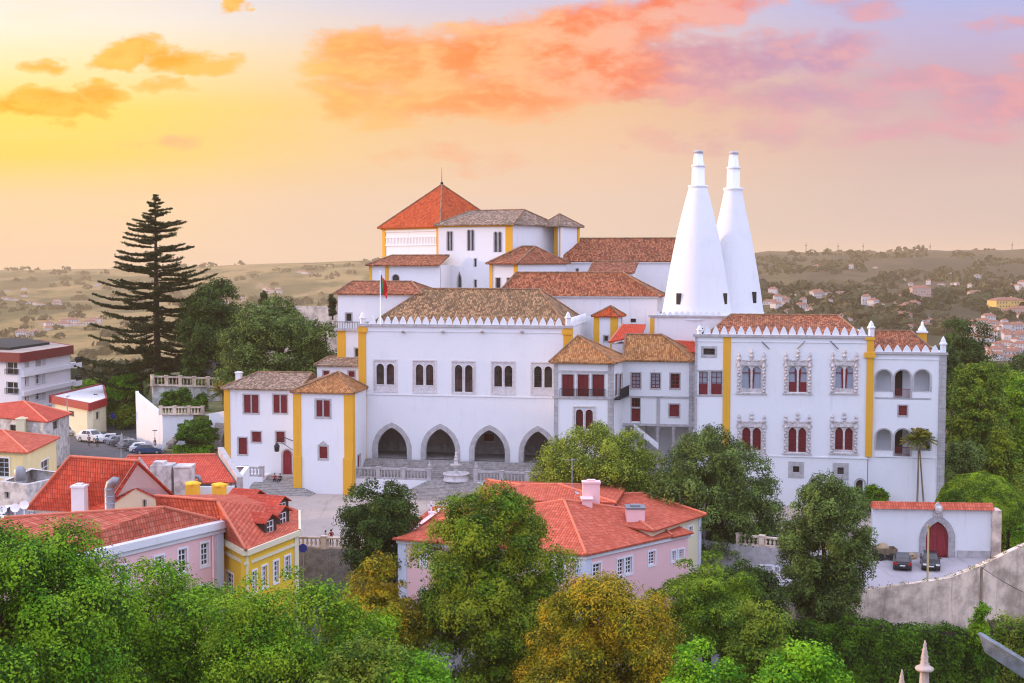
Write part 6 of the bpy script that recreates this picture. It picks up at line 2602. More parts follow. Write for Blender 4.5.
for i, (px, py) in enumerate(((2, 510), (15, 508), (24, 505))):
    q = atY(px, py, 118.8)
    mb = MB()
    c_ = Vector((q.x, q.y, q.z))
    mb.tube([Vector((q.x, q.y, sh2['zt'] - .05)), c_], .05, 6)
    N = 14
    n_ = Vector((.35, -.9, .35)).normalized()
    u_ = n_.orthogonal().normalized(); v2 = n_.cross(u_)
    ring = [[c_ + n_ * (r * r * .5) + (u_ * math.cos(2 * math.pi * k / N) + v2 * math.sin(2 * math.pi * k / N)) * r for k in range(N)] for r in (.04, .25, .42)]
    for j in range(2):
        for k in range(N):
            mb.face([ring[j][k], ring[j][(k + 1) % N], ring[j + 1][(k + 1) % N], ring[j + 1][k]], smooth=True)
    mb.build('satellite_dish', 'white_paint', sh2['t'])

# ---- hotel with maroon fascia
Yh = 240
h0 = atY(-40, 360, 232); h1 = atY(20.5, 360, 226); h2 = atY(70, 345, 246); h3 = atY(40, 345, 262); h4 = atY(-40, 345, 262)
zt = atY(20.5, 361.5, 226).z
hw = []
ht = thing('hotel', 'white hotel with maroon roof fascia and dark-railed balconies, left of the tall pine', 'building', (h1.x - 5, 240, 0), 0)
pts = [Vector((p.x, p.y, 0)) for p in (h0, h1, h2, h3, h4)]
mb = MB()
frs = []
specs = {0: [w_('dark', 6.5, 19, 362, 374.5, tw=.03, fill='white_paint'), w_('dark', 6.5, 19, 382, 394, tw=.03, fill='white_paint')],
         1: []}
for y0, y1, k in ((356, 369, 0), (375, 387.5, 1), (394, 403, 2)):
    for x0, x1 in ((25, 28.5), (35.5, 40.8), (42.2, 45)):
        dy = -(x0 - 30) * .12
        specs[1].append(w_('dark', x0, x1, y0 + dy - 2.0, y1 + dy - 2.5, tw=.03, fill='white_paint', depth=.5))
todo = []
for i in range(5):
    fr = wall_frame(pts[i], pts[(i + 1) % 5])
    L = (pts[(i + 1) % 5] - pts[i]).length
    ws2 = [x(fr) for x in specs.get(i, ())]
    wall_with(mb, fr, rectp(0, L, -1, zt), ws2, .6)
    frs.append((fr, L))
    todo.append((fr, ws2))
mb.build('wall', 'hotel_white', ht)
for fr, ws2 in todo:
    for x in ws2:
        x.build(fr, ht)
ctr_ = sum(pts, Vector()) / 5
big = [ctr_ + (p - ctr_) * 1.06 for p in pts]
mb = MB()
for i in range(5):
    p, q = big[i], big[(i + 1) % 5]
    fr = wall_frame(p, q)
    L = (q - p).length
    mb.fbox(fr, 0, L, zt - .1, zt + 1.55, 0, .3)
mb.build('fascia', 'maroon_fascia', ht)
mb = MB()
mb.prism([ctr_ + (p - ctr_) * 1.035 for p in pts], zt + .2, zt + 1.45, bottom=True)
o = mb.build('roof', 'roof_deck', ht)
mb = MB()
inner = [ctr_ + (p - ctr_) * .8 + Vector((-3, 4, 0)) for p in pts]
mb.prism(inner, zt + 1.45, zt + 1.9)
mb.build('roof_light', 'rubber', ht)
fr, L = frs[1]
for k, py in enumerate((374, 393, 411)):
    mb = MB()
    z = fr.pix(30, py - 1)[1]
    mb.fbox(fr, 0, L + .3, z - .45, z + .35, -.5, .05)
    mb.build('floor_band', 'hotel_white', ht)
for k, (yb, yt) in enumerate(((369, 356), (387, 375), (405, 394))):
    pb = atY(72, yb - 4, 246)
    f2 = wall_frame(pts[1], pts[2])
    z = pb.z
    mb = MB()
    mb.fbox(f2, L - .3, L + 2.4, z - .6, z + .4, -1.2, 3.5)
    o = mb.build('balcony', 'hotel_white', ht)
    mb = MB()
    for i in range(12):
        a = L + .1 + 2.2 * i / 11
        mb.fbox(f2, a - .05, a + .05, z + .4, z + 1.4, -1.15, -1.05)
    mb.fbox(f2, L, L + 2.35, z + 1.35, z + 1.5, -1.2, -1.0)
    for i in range(8):
        mb.ball(f2.p(L + .2 + i * .28, z + 1.0, -1.0), .3, 6)
    mb.build('railing', 'iron', o)
    mb = MB()
    mb.fbox(f2, L + .002, L + .6, z + .4, z + 3.2, .6, 3.2)
    mb.build('balcony_back', 'balcony_back', o)
for yb in (374.5, 394):
    fr0, L0 = frs[0]
    a0_, a1_, b0_, b1_ = fr0.rect(6, 20, yb - 5, yb)
    mb = MB()
    for i in range(14):
        a = a0_ + (a1_ - a0_) * i / 13
        mb.fbox(fr0, a - .03, a + .03, b0_, b1_, -.3, -.25)
    mb.fbox(fr0, a0_, a1_, b1_, b1_ + .1, -.32, -.22)
    mb.build('railing', 'iron', ht)
# its low annex
x0, x1, x2 = atY(52, 412, 226), atY(90, 408, 214), atY(106, 402, 222)
zt2 = atY(90, 409.5, 214).z
an = house('hotel_annex', 'low cream annex with a bright red fascia beside the white hotel', [x0, x1, x2, x0 + Vector((2, 22, 0))], -1, zt2 - .02, 'cream_plaster', {0: [w_('dark', 69, 74, 411, 416, tw=.05), ], 1: [w_('dark', 96, 99, 412, 419, tw=.05)]}, group=None, cat='building')
c_ = sum(an['pts'], Vector()) / 4
bg_ = [c_ + (p - c_) * 1.08 for p in an['pts']]
mb = MB()
for i in range(4):
    fr = wall_frame(bg_[i], bg_[(i + 1) % 4])
    mb.fbox(fr, 0, (bg_[(i + 1) % 4] - bg_[i]).length, zt2 - .15, zt2 + 1.15, 0, .3)
mb.build('fascia', 'red_fascia', an['t'])
mb = MB()
mb.prism([c_ + (p - c_) * .97 for p in bg_], zt2 - .1, zt2 + .9)
mb.build('roof', 'hotel_white', an['t'])

# ---- terraced garden left of the palace
def poly_wall(name, label, plan, tops, zb, mat, thick=.5, group='garden retaining walls'):
    mb = MB()
    for i in range(len(plan) - 1):
        p, q = Vector((*plan[i], 0)), Vector((*plan[i + 1], 0))
        d = (q - p).normalized()
        s = Vector((-d.y, d.x, 0)) * thick
        A = [p, q, q + s, p + s]
        tz = [tops[i], tops[i + 1], tops[i + 1], tops[i]]
        mb.mesh([Vector((a.x, a.y, zb)) for a in A] + [Vector((a.x, a.y, z)) for a, z in zip(A, tz)],
                [(0, 1, 5, 4), (1, 2, 6, 5), (2, 3, 7, 6), (3, 0, 4, 7), (4, 5, 6, 7)])
    m_ = plan[len(plan) // 2]
    return one_mesh(name, mb, mat, label, 'wall', (m_[0], m_[1], zb), 0, group)


def pl(px, Y):
    return (atY(px, 420, Y).x, Y)


gw = [pl(136, 222), pl(136.5, 212), pl(162.5, 203), pl(204, 203), pl(224, 201)]
gtop = [atY(136, 391, 222).z, atY(136.5, 393, 212).z, atY(162, 414.5, 203).z, atY(203, 414.5, 203).z, atY(224, 411, 201).z]
poly_wall('garden_wall', 'tall white retaining wall with a sloping top below the balustraded garden', gw, gtop, .3, 'white_plaster')
mb = MB()
mb.prism([pl(138, 221), pl(163, 204), pl(224, 202), pl(224, 224)], .3, gtop[2] - .1)
setting('garden_terrace', mb, 'garden_soil')
fb1 = wall_frame(pl(161, 202.8), pl(203, 202.8))
Lb = (Vector((*pl(203, 202.8), 0)) - Vector((*pl(161, 202.8), 0))).length
balustrade('weathered balustrade on the white garden wall, below the clipped bushes', fb1, 0, Lb, gtop[2], atY(180, 406.6, 203).z - gtop[2], 0, 'rampart_stone', piers=4, finial=False, pitch=.5)
uw = [pl(152, 226), pl(153, 219), pl(186, 221), pl(226, 224)]
utop = [atY(152, 384, 226).z, atY(153, 385.5, 219).z, atY(186, 385, 221).z, atY(226, 390, 224).z]
poly_wall('upper_garden_wall', 'upper white garden wall under the second balustrade', uw, utop, 2, 'shabby_plaster')
fb2 = wall_frame(pl(153, 218.8), pl(222, 223.5))
Lb = (Vector((*pl(222, 223.5), 0)) - Vector((*pl(153, 218.8), 0))).length
balustrade('higher weathered balustrade along the upper garden, under the tall araucaria', fb2, 0, Lb, utop[1], 1.7, 0, 'rampart_stone', piers=6, finial=False, pitch=.6, z1=utop[1] - .8)
poly_wall('ruined_wall', 'ruined pale wall fragment beneath the dark evergreen tree', [pl(196, 232), pl(226, 231)], [atY(196, 359, 232).z, atY(226, 361, 231).z], 3, 'shabby_plaster')
mb = MB()
mb.prism([pl(140, 240), pl(153, 221), pl(226, 224), pl(330, 214), pl(330, 250), pl(200, 262)], 1, utop[1] - .6)
setting('upper_garden', mb, 'garden_soil')
poly_wall('park_wall', 'thin grey parapet wall on the skyline between the dark tree and the palace', [pl(248, 238), pl(338, 226)], [atY(248, 306, 238).z, atY(338, 306, 226).z], 5, 'rampart_stone')
# lower garden: bank, boulders and stairs
mb = MB()
bk_ = [atY(164, 456, 199), atY(226, 458, 193), atY(226, 446, 200.5), atY(172, 442, 201.5)]
mb.prism([(p.x, p.y) for p in bk_], -1, 1.0)
v0_ = [Vector((p.x, p.y, 1.0)) for p in bk_[:2]]
setting('garden_bank', mb, 'garden_soil')
rg = random.Random(11)
for i in range(14):
    t = i / 13
    px, py = 161 + 16 * t, 456 - 19 * t
    p = atY(px, py, 200.5 + 1.2 * t)
    mb = MB()
    r = rg.uniform(.45, .75)
    n = 9
    mb.lathe((p.x, p.y, p.z), [(r * .6, -r * .8), (r, -r * .3), (r * rg.uniform(.8, 1), r * .3), (r * .5, r * .7), (.05, r * .8)], 7, smooth=False)
    one_mesh('boulder', mb, 'rubble', 'grey boulder edging the sloping garden path below the white retaining wall', 'rock', (p.x, p.y, p.z - r), 0, 'boulders edging the garden path')
fsg = wall_frame(pl(214, 200.4), pl(226, 200.0))
mb = MB()
for i in range(9):
    a0_, a1_ = 0, 1.9
    z = atY(218, 440, 200).z + i * .28
    mb.fbox(fsg, a0_, a1_, z - 1, z + .28, -2 + i * .3, 2)
p = fsg.p(1, atY(218, 440, 200).z - 1)
one_mesh('garden_steps', mb, 'step_stone', 'narrow garden steps squeezed beside the left end of the gate wing', 'stairs', p)

# ================================================================== PINK MANSION in the centre
ze = 4.1
def zpt(px, py, z=ze):
    return atZ(px, py, z)
m_c = zpt(585, 553.5); m_r = zpt(668, 535.5, ze); m_r2 = zpt(693, 533)
dr = (m_r - m_c).normalized()
m_rr = m_c + dr * ((m_r - m_c).length + 3.0)
m_l = zpt(556, 549.5, ze)
wl = (m_l - m_c)
m_L = zpt(398, 537.5, ze)
# the plan: long left front (mostly behind the green tree), short corner, right side
mL2 = m_L + Vector((3, 12, 0))
mp = house('pink_mansion', 'large pink mansion with coral hip roofs and white windows, amid the trees', [m_L, m_c, m_rr, m_rr + Vector((-9, 9, 0)), mL2 + Vector((0, 3, 0))], -4, ze - .05, 'pink_plaster',
           {0: [sashw(421, 426, 547, 565), sashw(446, 452, 552, 572), sashw(470, 476, 553, 573), sashw(500, 507, 555, 575), sashw(530, 537, 556, 576), sashw(556, 564, 559, 579), sashw(446, 452, 592, 612), sashw(421, 426, 590, 610), sashw(470, 476, 592, 612)],
            1: [sashw(592.8, 600.6, 563.5, 580), sashw(617.5, 623.6, 559, 575.5), sashw(625.6, 631.8, 557, 573.5), sashw(648.6, 655, 551.5, 564.5), sashw(671.4, 675.8, 551, 561), sashw(678.6, 683.4, 549.5, 559)]})
for i in (0, 1):
    fr, L = mp['frs'][i]
    mb = MB()
    mb.fbox(fr, -.1, L + .15, ze - .5, ze - .06, -.22, .02)
    mb.build('cornice', 'white_plaster', mp['t'])
strip(mp, 0, .01, .9, proud=.1, mat='pale_blue_trim', name='corner_strip', z1=ze - .5)
strip(mp, 0, -.8, .1, proud=.1, mat='pale_blue_trim', name='corner_strip', z1=ze - .5)
strip(mp, 1, .0, .7, proud=.1, mat='pale_blue_trim', name='corner_strip', z1=ze - .5)
apx = atY(564, 500, 123.5)
far = atY(556, 484, 131)
o_ = .45
cM = (m_L + m_c + m_rr) / 3
Ec = lift(m_c + Vector((.1, -.5, 0)), ze); Er = lift(m_r + dr * .3 + Vector((.2, -.3, 0)), ze)
El = lift(m_L + Vector((-.5, -.4, 0)), ze)
rdg_r = atY(640, 511, 127.5)
topL = atY(431, 521, 131)
kR = m_r + Vector((-8.3, 9.2, 0)); kR.z = ze
kL = mL2 + Vector((-.6, 4, 0)); kL.z = ze
F_ = [[Ec, Er, rdg_r, apx], [El, Ec, apx, topL], [Er, kR, rdg_r], [kR, kL, topL, apx, rdg_r], [kL, El, topL]]
add_roof(mp['t'], [F_[0], F_[1], F_[2], [kR, kL, topL, apx], [kR, apx, rdg_r], F_[4]], 'roof_coral', [(apx, Ec), (apx, rdg_r), (apx, topL), (rdg_r, Er)], 'ridge_coral')
s0_, s1_ = lift(m_r + dr * .35 + Vector((.2, -.4, 0)), ze - .1), lift(m_rr + dr * .4 + Vector((.2, -.4, 0)), ze - .1)
add_roof(mp['t'], [[s0_, s1_, s1_ + Vector((-2.6, 2.4, .8)), s0_ + Vector((-2.6, 2.4, .8))]], 'roof_coral', [], name='side_roof')
# second, higher roof behind
u = [atY(470, 507, 131), atY(600, 497, 131), atY(663, 530, 131.5)]
z2 = 7.0
B0, B1 = Vector((atY(478, 500, 130).x, 130, 0)), Vector((atY(612, 500, 128).x, 128, 0))
ub = house('upper_roof_house', 'taller coral-roofed house with a big pink chimney stack, behind the pink mansion roof', [B0, B1, B1 + Vector((2, 9, 0)), B0 + Vector((1, 11, 0))], -2, 6.2, 'pink_plaster', group=None)
E4 = [Vector((B0.x - .4, B0.y - .4, 6.2)), Vector((B1.x + .4, B1.y - .4, 6.2)), Vector((B1.x + 2.4, B1.y + 9.3, 6.2)), Vector((B0.x + .6, B0.y + 11.3, 6.2))]
F_, cp = hip_faces(E4, atY(522, 485, 135), atY(558, 484, 134))
add_roof(ub['t'], F_, 'roof_coral', cp, 'ridge_coral')
o = chim(ub, 591, 512, 482.5, 126, 1.65, 'pink_plaster', deep=1.1)
mb = MB()
q = atY(587.5, 505, 124.4)
mb.box(q.x - .55, q.x + .45, 124, 125.4, q.z - 1.2, q.z + .55)
mb.box(q.x - .65, q.x + .55, 123.9, 125.5, q.z + .55, q.z + .68)
mb.build('chimney_shoulder', 'pink_plaster', o)
chim(mp, 635, 527, 507.5, 124.5, 1.75, 'pink_plaster', cap_mat='zinc')
mb = MB()
q0, q1, q2, q3 = [atY(*p) for p in ((574, 493, 131.1), (580, 497, 130.2), (582.5, 496.2, 130.4), (576.5, 492.4, 131.3))]
up = Vector((0, -.05, .12))
mb.face([p + up for p in (q0, q1, q2, q3)])
mb.build('skylight', 'pale_glass', ub['t'])
# TV aerial
q = atY(572, 489, 132)
mb = MB()
mb.tube([q + Vector((0, 0, -.4)), q + Vector((0, 0, 3.2))], .04, 6)
for i in range(5):
    z = q.z + 3.1 - i * .12
    mb.tube([Vector((q.x - .7 + i * .32, q.y - .45, q.z + 3.0)), Vector((q.x - .7 + i * .32, q.y + .45, q.z + 3.0))], .025, 5)
mb.tube([Vector((q.x - .8, q.y, q.z + 3.0)), Vector((q.x + .75, q.y, q.z + 3.0))], .03, 5)
mb.build('aerial', 'zinc', ub['t'])
# chapel-like gable with a cross at the left end
fq2 = PF(0)
q = atY(431, 536, 133)
fgx = Frame(Vector((q.x, 133, 0)), (1, 0, 0), (0, 1, 0))
a_ = lambda px, py: fgx.pix(px, py)
mb = MB()
gpts = [a_(413, 545), a_(440, 545), a_(440, 527), a_(436, 521), (a_(433, 513)[0], a_(433, 513)[1]), a_(429, 513), a_(424, 519), a_(417, 527), a_(413, 533)]
mb.plate(fgx, gpts, [], 0, .6, back=True)
ga = one_mesh('curved_gable', mb, 'pink_plaster', 'pale pink curved gable with a small cross on top, left of the big green tree', 'gable', (q.x, 133, a_(413, 545)[1]))
mb = MB()
cx, cz = a_(431, 513)
mb.fbox(fgx, cx - .08, cx + .08, cz - .1, cz + 1.2, .2, .36)
mb.fbox(fgx, cx - .35, cx + .35, cz + .65, cz + .8, .2, .36)
mb.fbox(fgx, cx - .3, cx + .3, cz - .05, cz + .1, .1, .5)
cr = mb.build('cross', 'white_paint', ga, Matrix.Translation(Vector(ga.location)).inverted())

# cream neighbour with the orange hip roof
z5 = 4.9
n_c = zpt(652, 529.5, z5); n_r = zpt(700.5, 514, z5)
dn_ = (n_r - n_c).normalized()
nb = house('cream_house', 'cream house with an orange hip roof adjoining the right end of the pink mansion', [n_c, n_r, n_r + Vector((-9, 9, 0)), n_c + Vector((-9, 8, 0))], -4, z5 - .05, 'cream_plaster',
           {0: [sashw(679.5, 683.5, 529, 535.5, nz=2), sashw(688.6, 692.6, 526.5, 534.5, nz=2)]})
E4 = eave_poly(nb['pts'], z5, .6)
r1 = atY(644.5, 493, 135); r0 = atY(601, 493, 134); r0.z = r1.z
F_, cp = hip_faces(E4, r0, r1)
add_roof(nb['t'], F_, 'roof_coral', cp, 'ridge_coral')
strip(nb, 0, -.45, .08, proud=.08, mat='pale_blue_trim', name='corner_strip')

# pale garden wall glimpsed between the plane trees
gq0, gq1 = atY(700, 560, 131), atY(786, 565, 127)
gl_ = house('garden_building', 'low grey building with white windows half hidden between the dark trees', [gq0, gq1, gq1 + Vector((2, 6, 0)), gq0 + Vector((1, 6, 0))], -4, atY(740, 545, 129).z, 'grey_stone',
            {0: [sashw(761, 765.5, 566, 574), sashw(767.5, 772, 566, 574), sashw(775, 779, 567, 588, nz=3)]}, group=None, cat='building')
fbb, Lbb = gl_['frs'][0]
balustrade('stone balustrade on the low grey building between the dark trees', fbb, Lbb * .45, Lbb - .2, gl_['zt'], 1.0, .3, 'rampart_stone', piers=3, finial=False)

# ================================================================== TREES
G = -3.0
# --- front row
leafy_tree('huge bright green tree filling the lower left corner', 'tree', -120, 152, 522, 800, 72, G, 'leaf_green', 0.210, 1.5, 21, group=None, rough=.22, lobes=10)
leafy_tree('mid-green tree in front of the pink house, right of the huge left tree', 'tree', 78, 236, 560, 800, 80, G, 'leaf_green', 0.210, 1.3, 22, rough=.42, lobes=12)
leafy_tree('feathery lime-green tree in front of the yellow corner house', 'tree', 182, 332, 566, 800, 75, G, 'leaf_lime', 0.185, .85, 23, rough=.55, lobes=14, name='feathery_tree', flat=.8)
leafy_tree('feathery light green tree between the yellow house and the green mansion tree', 'tree', 262, 418, 570, 800, 78, G, 'leaf_lime', 0.202, 1.2, 24, rough=.45, lobes=12, name='feathery_tree', flat=.8)
leafy_tree('small ochre-tinged tree below the edge of the square, beside the dark car', 'tree', 322, 428, 556, 700, 92, G, 'leaf_autumn', 0.202, 1.35, 25, rough=.25, lobes=9)
leafy_tree('tall dense green tree in front of the pink mansion', 'tree', 408, 584, 486, 760, 93, G, 'leaf_mansion', 0.202, 1.6, 26, rough=.16, lobes=13)
leafy_tree('broad orange and gold autumn tree at the bottom centre', 'tree', 508, 696, 574, 800, 80, G, 'leaf_autumn', 0.185, 1.6, 27, rough=.18, lobes=12)
leafy_tree('spreading pine with flat layered branches, right of the autumn tree', 'pine tree', 640, 772, 556, 672, 98, G, 'leaf_pine', 0.185, 1.2, 28, name='spreading_pine', rough=.5, lobes=12, flat=.34, low=-.4)
leafy_tree('bright lime-green tree at the bottom edge, right of the autumn tree', 'tree', 735, 868, 638, 800, 62, G, 'leaf_vivid', 0.202, 1.4, 29, rough=.4, lobes=10)
leafy_tree('small vivid green tree at the bottom edge, directly beside the autumn tree', 'tree', 655, 752, 642, 790, 63, G, 'leaf_vivid', 0.185, 1.4, 30, rough=.45, lobes=10)
leafy_tree('yellow-green tree at the foot of the pine, left of the ivy hedge', 'tree', 720, 800, 600, 720, 88, G, 'leaf_olive', 0.202, 1.3, 31, rough=.4, lobes=8)
bush('dry tangled bush at the bottom edge below the ochre-tinged tree', 318, 420, 640, 720, 72, 'leaf_olive', .2, 32, 1.4, rough=.5)
bush('lime bush at the bottom edge, left of the mansion tree', 378, 462, 655, 730, 70, 'leaf_vivid', .2, 33, 1.5, rough=.4)
leafy_tree('dense dark green tree on the near edge of the square, above the parked car', 'tree', 335, 420, 482, 590, 124, G, 'leaf_deep', .26, 1.5, 34, rough=.45, lobes=9)
leafy_tree('light-topped olive-green tree in front of the palace, left of the two plane trees', 'tree', 520, 674, 425, 560, 142, PLZ, 'leaf_plane_light', .25, 1.25, 35, rough=.06, lobes=9, clump=1.15, flat=1.05)
leafy_tree('big dark grey-green plane tree in front of the middle of the palace', 'tree', 640, 784, 428, 590, 136, PLZ - 4, 'leaf_plane', .25, 1.25, 36, rough=.06, lobes=9, clump=1.15, flat=1.05, name='plane_tree')
leafy_tree('dense egg-shaped dark green tree beside the car park', 'tree', 778, 877, 474, 622, 116, -6, 'leaf_plane', .22, 1.35, 37, rough=.03, lobes=9, clump=.85, flat=1.1, name='plane_tree', low=-.9)
leafy_tree('dark green tree between the mansion and the ivy hedge, in shade', 'tree', 688, 790, 560, 650, 112, -5, 'leaf_deep', .26, 1.3, 38, rough=.4)
bush('small leafy shrub below the palace wall, left of the gate wall coping', 864, 888, 485, 503, 150, 'leaf_green', .2, 39)
bush('short shrub at the foot of the palm', 816, 870, 488, 510, 149, 'leaf_plane', .2, 40)

# --- left background
leafy_tree('tall dark evergreen rising beside the araucaria', 'tree', 178, 252, 280, 392, 232, 6, 'leaf_deep', .42, 1.7, 41, rough=.36, lobes=9, name='evergreen_tree')
leafy_tree('broad round dark green tree behind the gate wing roof', 'tree', 216, 344, 299, 410, 210, 5, 'leaf_plane', .40, 1.7, 42, rough=.28, lobes=12, name='evergreen_tree')
leafy_tree('tiny pointed conifer above the park wall on the skyline', 'conifer', 258, 270, 291, 310, 242, atY(264, 309, 242).z - .5, 'needle_dark', .3, 2.2, 43, name='conifer', rough=.1, shape=lambda z: np.clip(.62 - .55 * z, .08, 1.2))
leafy_tree('small dark cypress against the left end of the upper palace wing', 'conifer', 328, 337, 294, 316, 215, atY(332, 315, 215).z - .5, 'needle_dark', .25, 2.2, 44, name='cypress', rough=.1)
leafy_tree('yellow-green tree at the street end, left of the white garden wall', 'tree', 102, 150, 372, 440, 236, .5, 'leaf_vivid', .36, 1.2, 45, rough=.4, lobes=9)
leafy_tree('pale green tree behind the low annex with the red fascia', 'tree', 66, 112, 378, 420, 258, -1, 'leaf_lime', .40, 1.2, 46, rough=.4)
for i, (px0, px1, py0, py1, lab) in enumerate(((160, 180, 391, 405, 'leftmost rounded clipped bush in the balustraded garden'), (176, 192, 388, 404, 'largest rounded clipped bush in the balustraded garden, in the middle'), (190, 208, 393, 406, 'right-hand rounded clipped bush in the balustraded garden'))):
    bush(lab, px0, px1, py0, py1 + 3, 211 - i, 'leaf_box', .24, 50 + i, 1.8, 'clipped bushes in the balustraded garden')
leafy_tree('small flat-topped tree on the sloping garden below the white wall', 'tree', 174, 217, 419, 441, 197.5, 1, 'leaf_box', .26, 1.8, 54, name='flat_topped_tree', flat=.5, rough=.25, low=-.35)
leaf_box('lower_hedge', 'lower clipped hedge on the sloping garden bank', 'hedge', [(atY(176, 448, 197).x, 196.5), (atY(214, 448, 197).x, 196)], atY(190, 456, 196).z, atY(190, 446.5, 196).z, 2.2, 'leaf_green', .24, 1.7, 55)
leaf_box('upper_hedge', 'upper clipped hedge on the sloping garden bank, under the flat-topped tree', 'hedge', [(atY(186, 440, 199).x, 199.5), (atY(221, 440, 199).x, 199)], atY(190, 444, 199).z, atY(190, 437.5, 199).z, 1.6, 'leaf_box', .24, 1.7, 56)
leaf_box('garden_hedge', 'low hedge behind the higher garden balustrade', 'hedge', [(atY(190, 384, 226).x, 226), (atY(222, 386, 227).x, 227)], atY(200, 392, 226).z, atY(200, 379.5, 226).z, 2.4, 'leaf_olive', .28, 1.6, 57)
bush('shrub growing at the foot of the tall araucaria', 148, 176, 372, 392, 231, 'leaf_box', .3, 58)
bush('dusty bushes at the roadside left of the white garden wall', 116, 139, 405, 428, 228, 'leaf_olive', .3, 59)

# --- right background
leafy_tree('bright green tree right of the loggia wing, tallest of that grove', 'tree', 944, 1010, 362, 478, 176, -2, 'leaf_olive', .34, 1.6, 61, rough=.34, lobes=10)
leafy_tree('yellow-green tree at the right edge above the topiary dome', 'tree', 972, 1050, 372, 500, 184, -2, 'leaf_lime', .36, 1.5, 62, rough=.36, lobes=10)
leafy_tree('mid-green pointed tree in front of the yellow-green tree at the right edge', 'tree', 978, 1024, 425, 505, 162, -2, 'leaf_mansion', .30, 1.6, 63, rough=.4, shape=lambda z: np.clip(.9 - .35 * z, .3, 1.2))
leafy_tree('grey-green olive tree behind the topiary dome', 'tree', 940, 984, 440, 490, 158, -2, 'leaf_plane', .26, 1.4, 64, rough=.4)
leafy_tree('tall dark eucalyptus on the skyline right of the palace', 'tree', 938, 992, 319, 385, 250, -10, 'leaf_deep', .45, 1.2, 65, rough=.55, lobes=9, name='eucalyptus')
leafy_tree('second dark tree on the skyline at the right edge, lower than the eucalyptus', 'tree', 984, 1050, 350, 420, 262, -12, 'leaf_deep', .5, 1.4, 66, rough=.4)
leafy_tree('dark shrubby tree between the eucalyptus and the palace corner', 'tree', 926, 962, 345, 400, 236, -10, 'leaf_deep', .42, 1.5, 67, rough=.4)
leafy_tree('low olive tree behind the end of the clipped hedge at the right edge', 'tree', 1000, 1060, 470, 545, 152, -2, 'leaf_olive', .28, 1.5, 68, rough=.35)


# --- the araucaria: whorls of drooping, upturned branches on a straight bole
def araucaria():
    Y = 236
    b = atY(158, 396, Y)
    top = atY(158, 196, Y)
    t = thing('araucaria', 'very tall dark araucaria with tiered feathery branches, left of the palace', 'tree', b)
    Hh = top.z - b.z
    rng = np.random.default_rng(77)
    mb = MB()
    mb.tube([Vector((0, 0, -3)), Vector((0, 0, Hh * .5)), Vector((.1, 0, Hh))], [.75, .48, .06], 10)
    P, N = [], []
    s = Y / FPX
    # half-width of the outline at heights (pixel rows below the tip), left and right differ
    rows = [(0, 1.5), (8, 8), (16, 5), (24, 24), (34, 27), (44, 30), (56, 36), (70, 42), (85, 50), (100, 46), (120, 52), (140, 58), (165, 60), (185, 58), (196, 42)]
    yy = 5.0
    k = 0
    while yy < 192:
        hz_ = Hh - yy * s
        Rw = np.interp(yy, [r[0] for r in rows], [r[1] for r in rows]) * s
        nb = 4 if yy < 20 else 7
        a0 = rng.uniform(0, 6.28)
        for j in range(nb):
            if rng.random() < .10 and yy > 30:
                continue
            a = a0 + 6.28 * j / nb + rng.normal() * .18
            L = Rw * rng.uniform(.72, 1.18) * (1.12 if yy > 90 else 1)
            d = np.array([math.cos(a), math.sin(a), 0])
            hb_ = hz_ + rng.normal() * .55
            n = max(4, int(L / .22))
            droop = .05 - .20 * min(1, yy / 160) + rng.normal() * .05
            tt = np.linspace(.05, 1, n)
            zc = hb_ + L * (droop * np.sin(tt * 2.2) + .13 * tt ** 3)
            pts = np.stack([d[0] * L * tt, d[1] * L * tt, zc], 1)
            mb.tube([Vector(p) for p in pts[::max(1, n // 6)]], list(np.linspace(.11, .02, len(pts[::max(1, n // 6)]))), 5, cap=False)
            side = np.array([-d[1], d[0], 0])
            # side twigs, each a spray of short needles; tips turn up
            m = max(6, int(L / .30))
            for q in range(m):
                ti = .12 + .88 * (q + rng.random()) / m
                b0_ = d * L * ti
                b0_ = np.array([b0_[0], b0_[1], np.interp(ti, tt, zc)])
                for sg in (-1, 1):
                    tl = (.35 + .85 * math.sin(min(1, ti) * 2.75)) * rng.uniform(.6, 1.2) * min(1.15, .4 + L / 9)
                    dv_ = side * sg * .8 + d * .65 + np.array([0, 0, rng.uniform(.05, .35)])
                    u_ = rng.random((int(7 + tl * 7), 1))
                    c = b0_ + dv_ * tl * u_ + rng.normal(size=(len(u_), 3)) * .07
                    P.append(c)
                    N.append(np.array([0, 0, .8]) + rng.normal(size=(len(u_), 3)) * .8)
        yy += rng.uniform(4.8, 7.2) + yy * .012 if yy > 20 else 5
        k += 1
    m = 160
    zt_ = np.abs(rng.normal(size=m)) * 1.1
    P.append(np.stack([rng.normal(size=m) * .12 * (1 + zt_ * 1.6), rng.normal(size=m) * .12 * (1 + zt_ * 1.6), Hh - zt_ + .3], 1))
    N.append(rng.normal(size=(m, 3)))
    P = np.concatenate(P); N = np.concatenate(N)
    me = quads_mesh('crown', P, N, .40 * rng.uniform(.7, 1.3, len(P)), .40, 'needle_dark', rng)
    o = bpy.data.objects.new('crown', me)
    C.objects.link(o)
    o.parent = t
    mb.build('trunk', 'bark', t, Matrix.Identity(4))


araucaria()


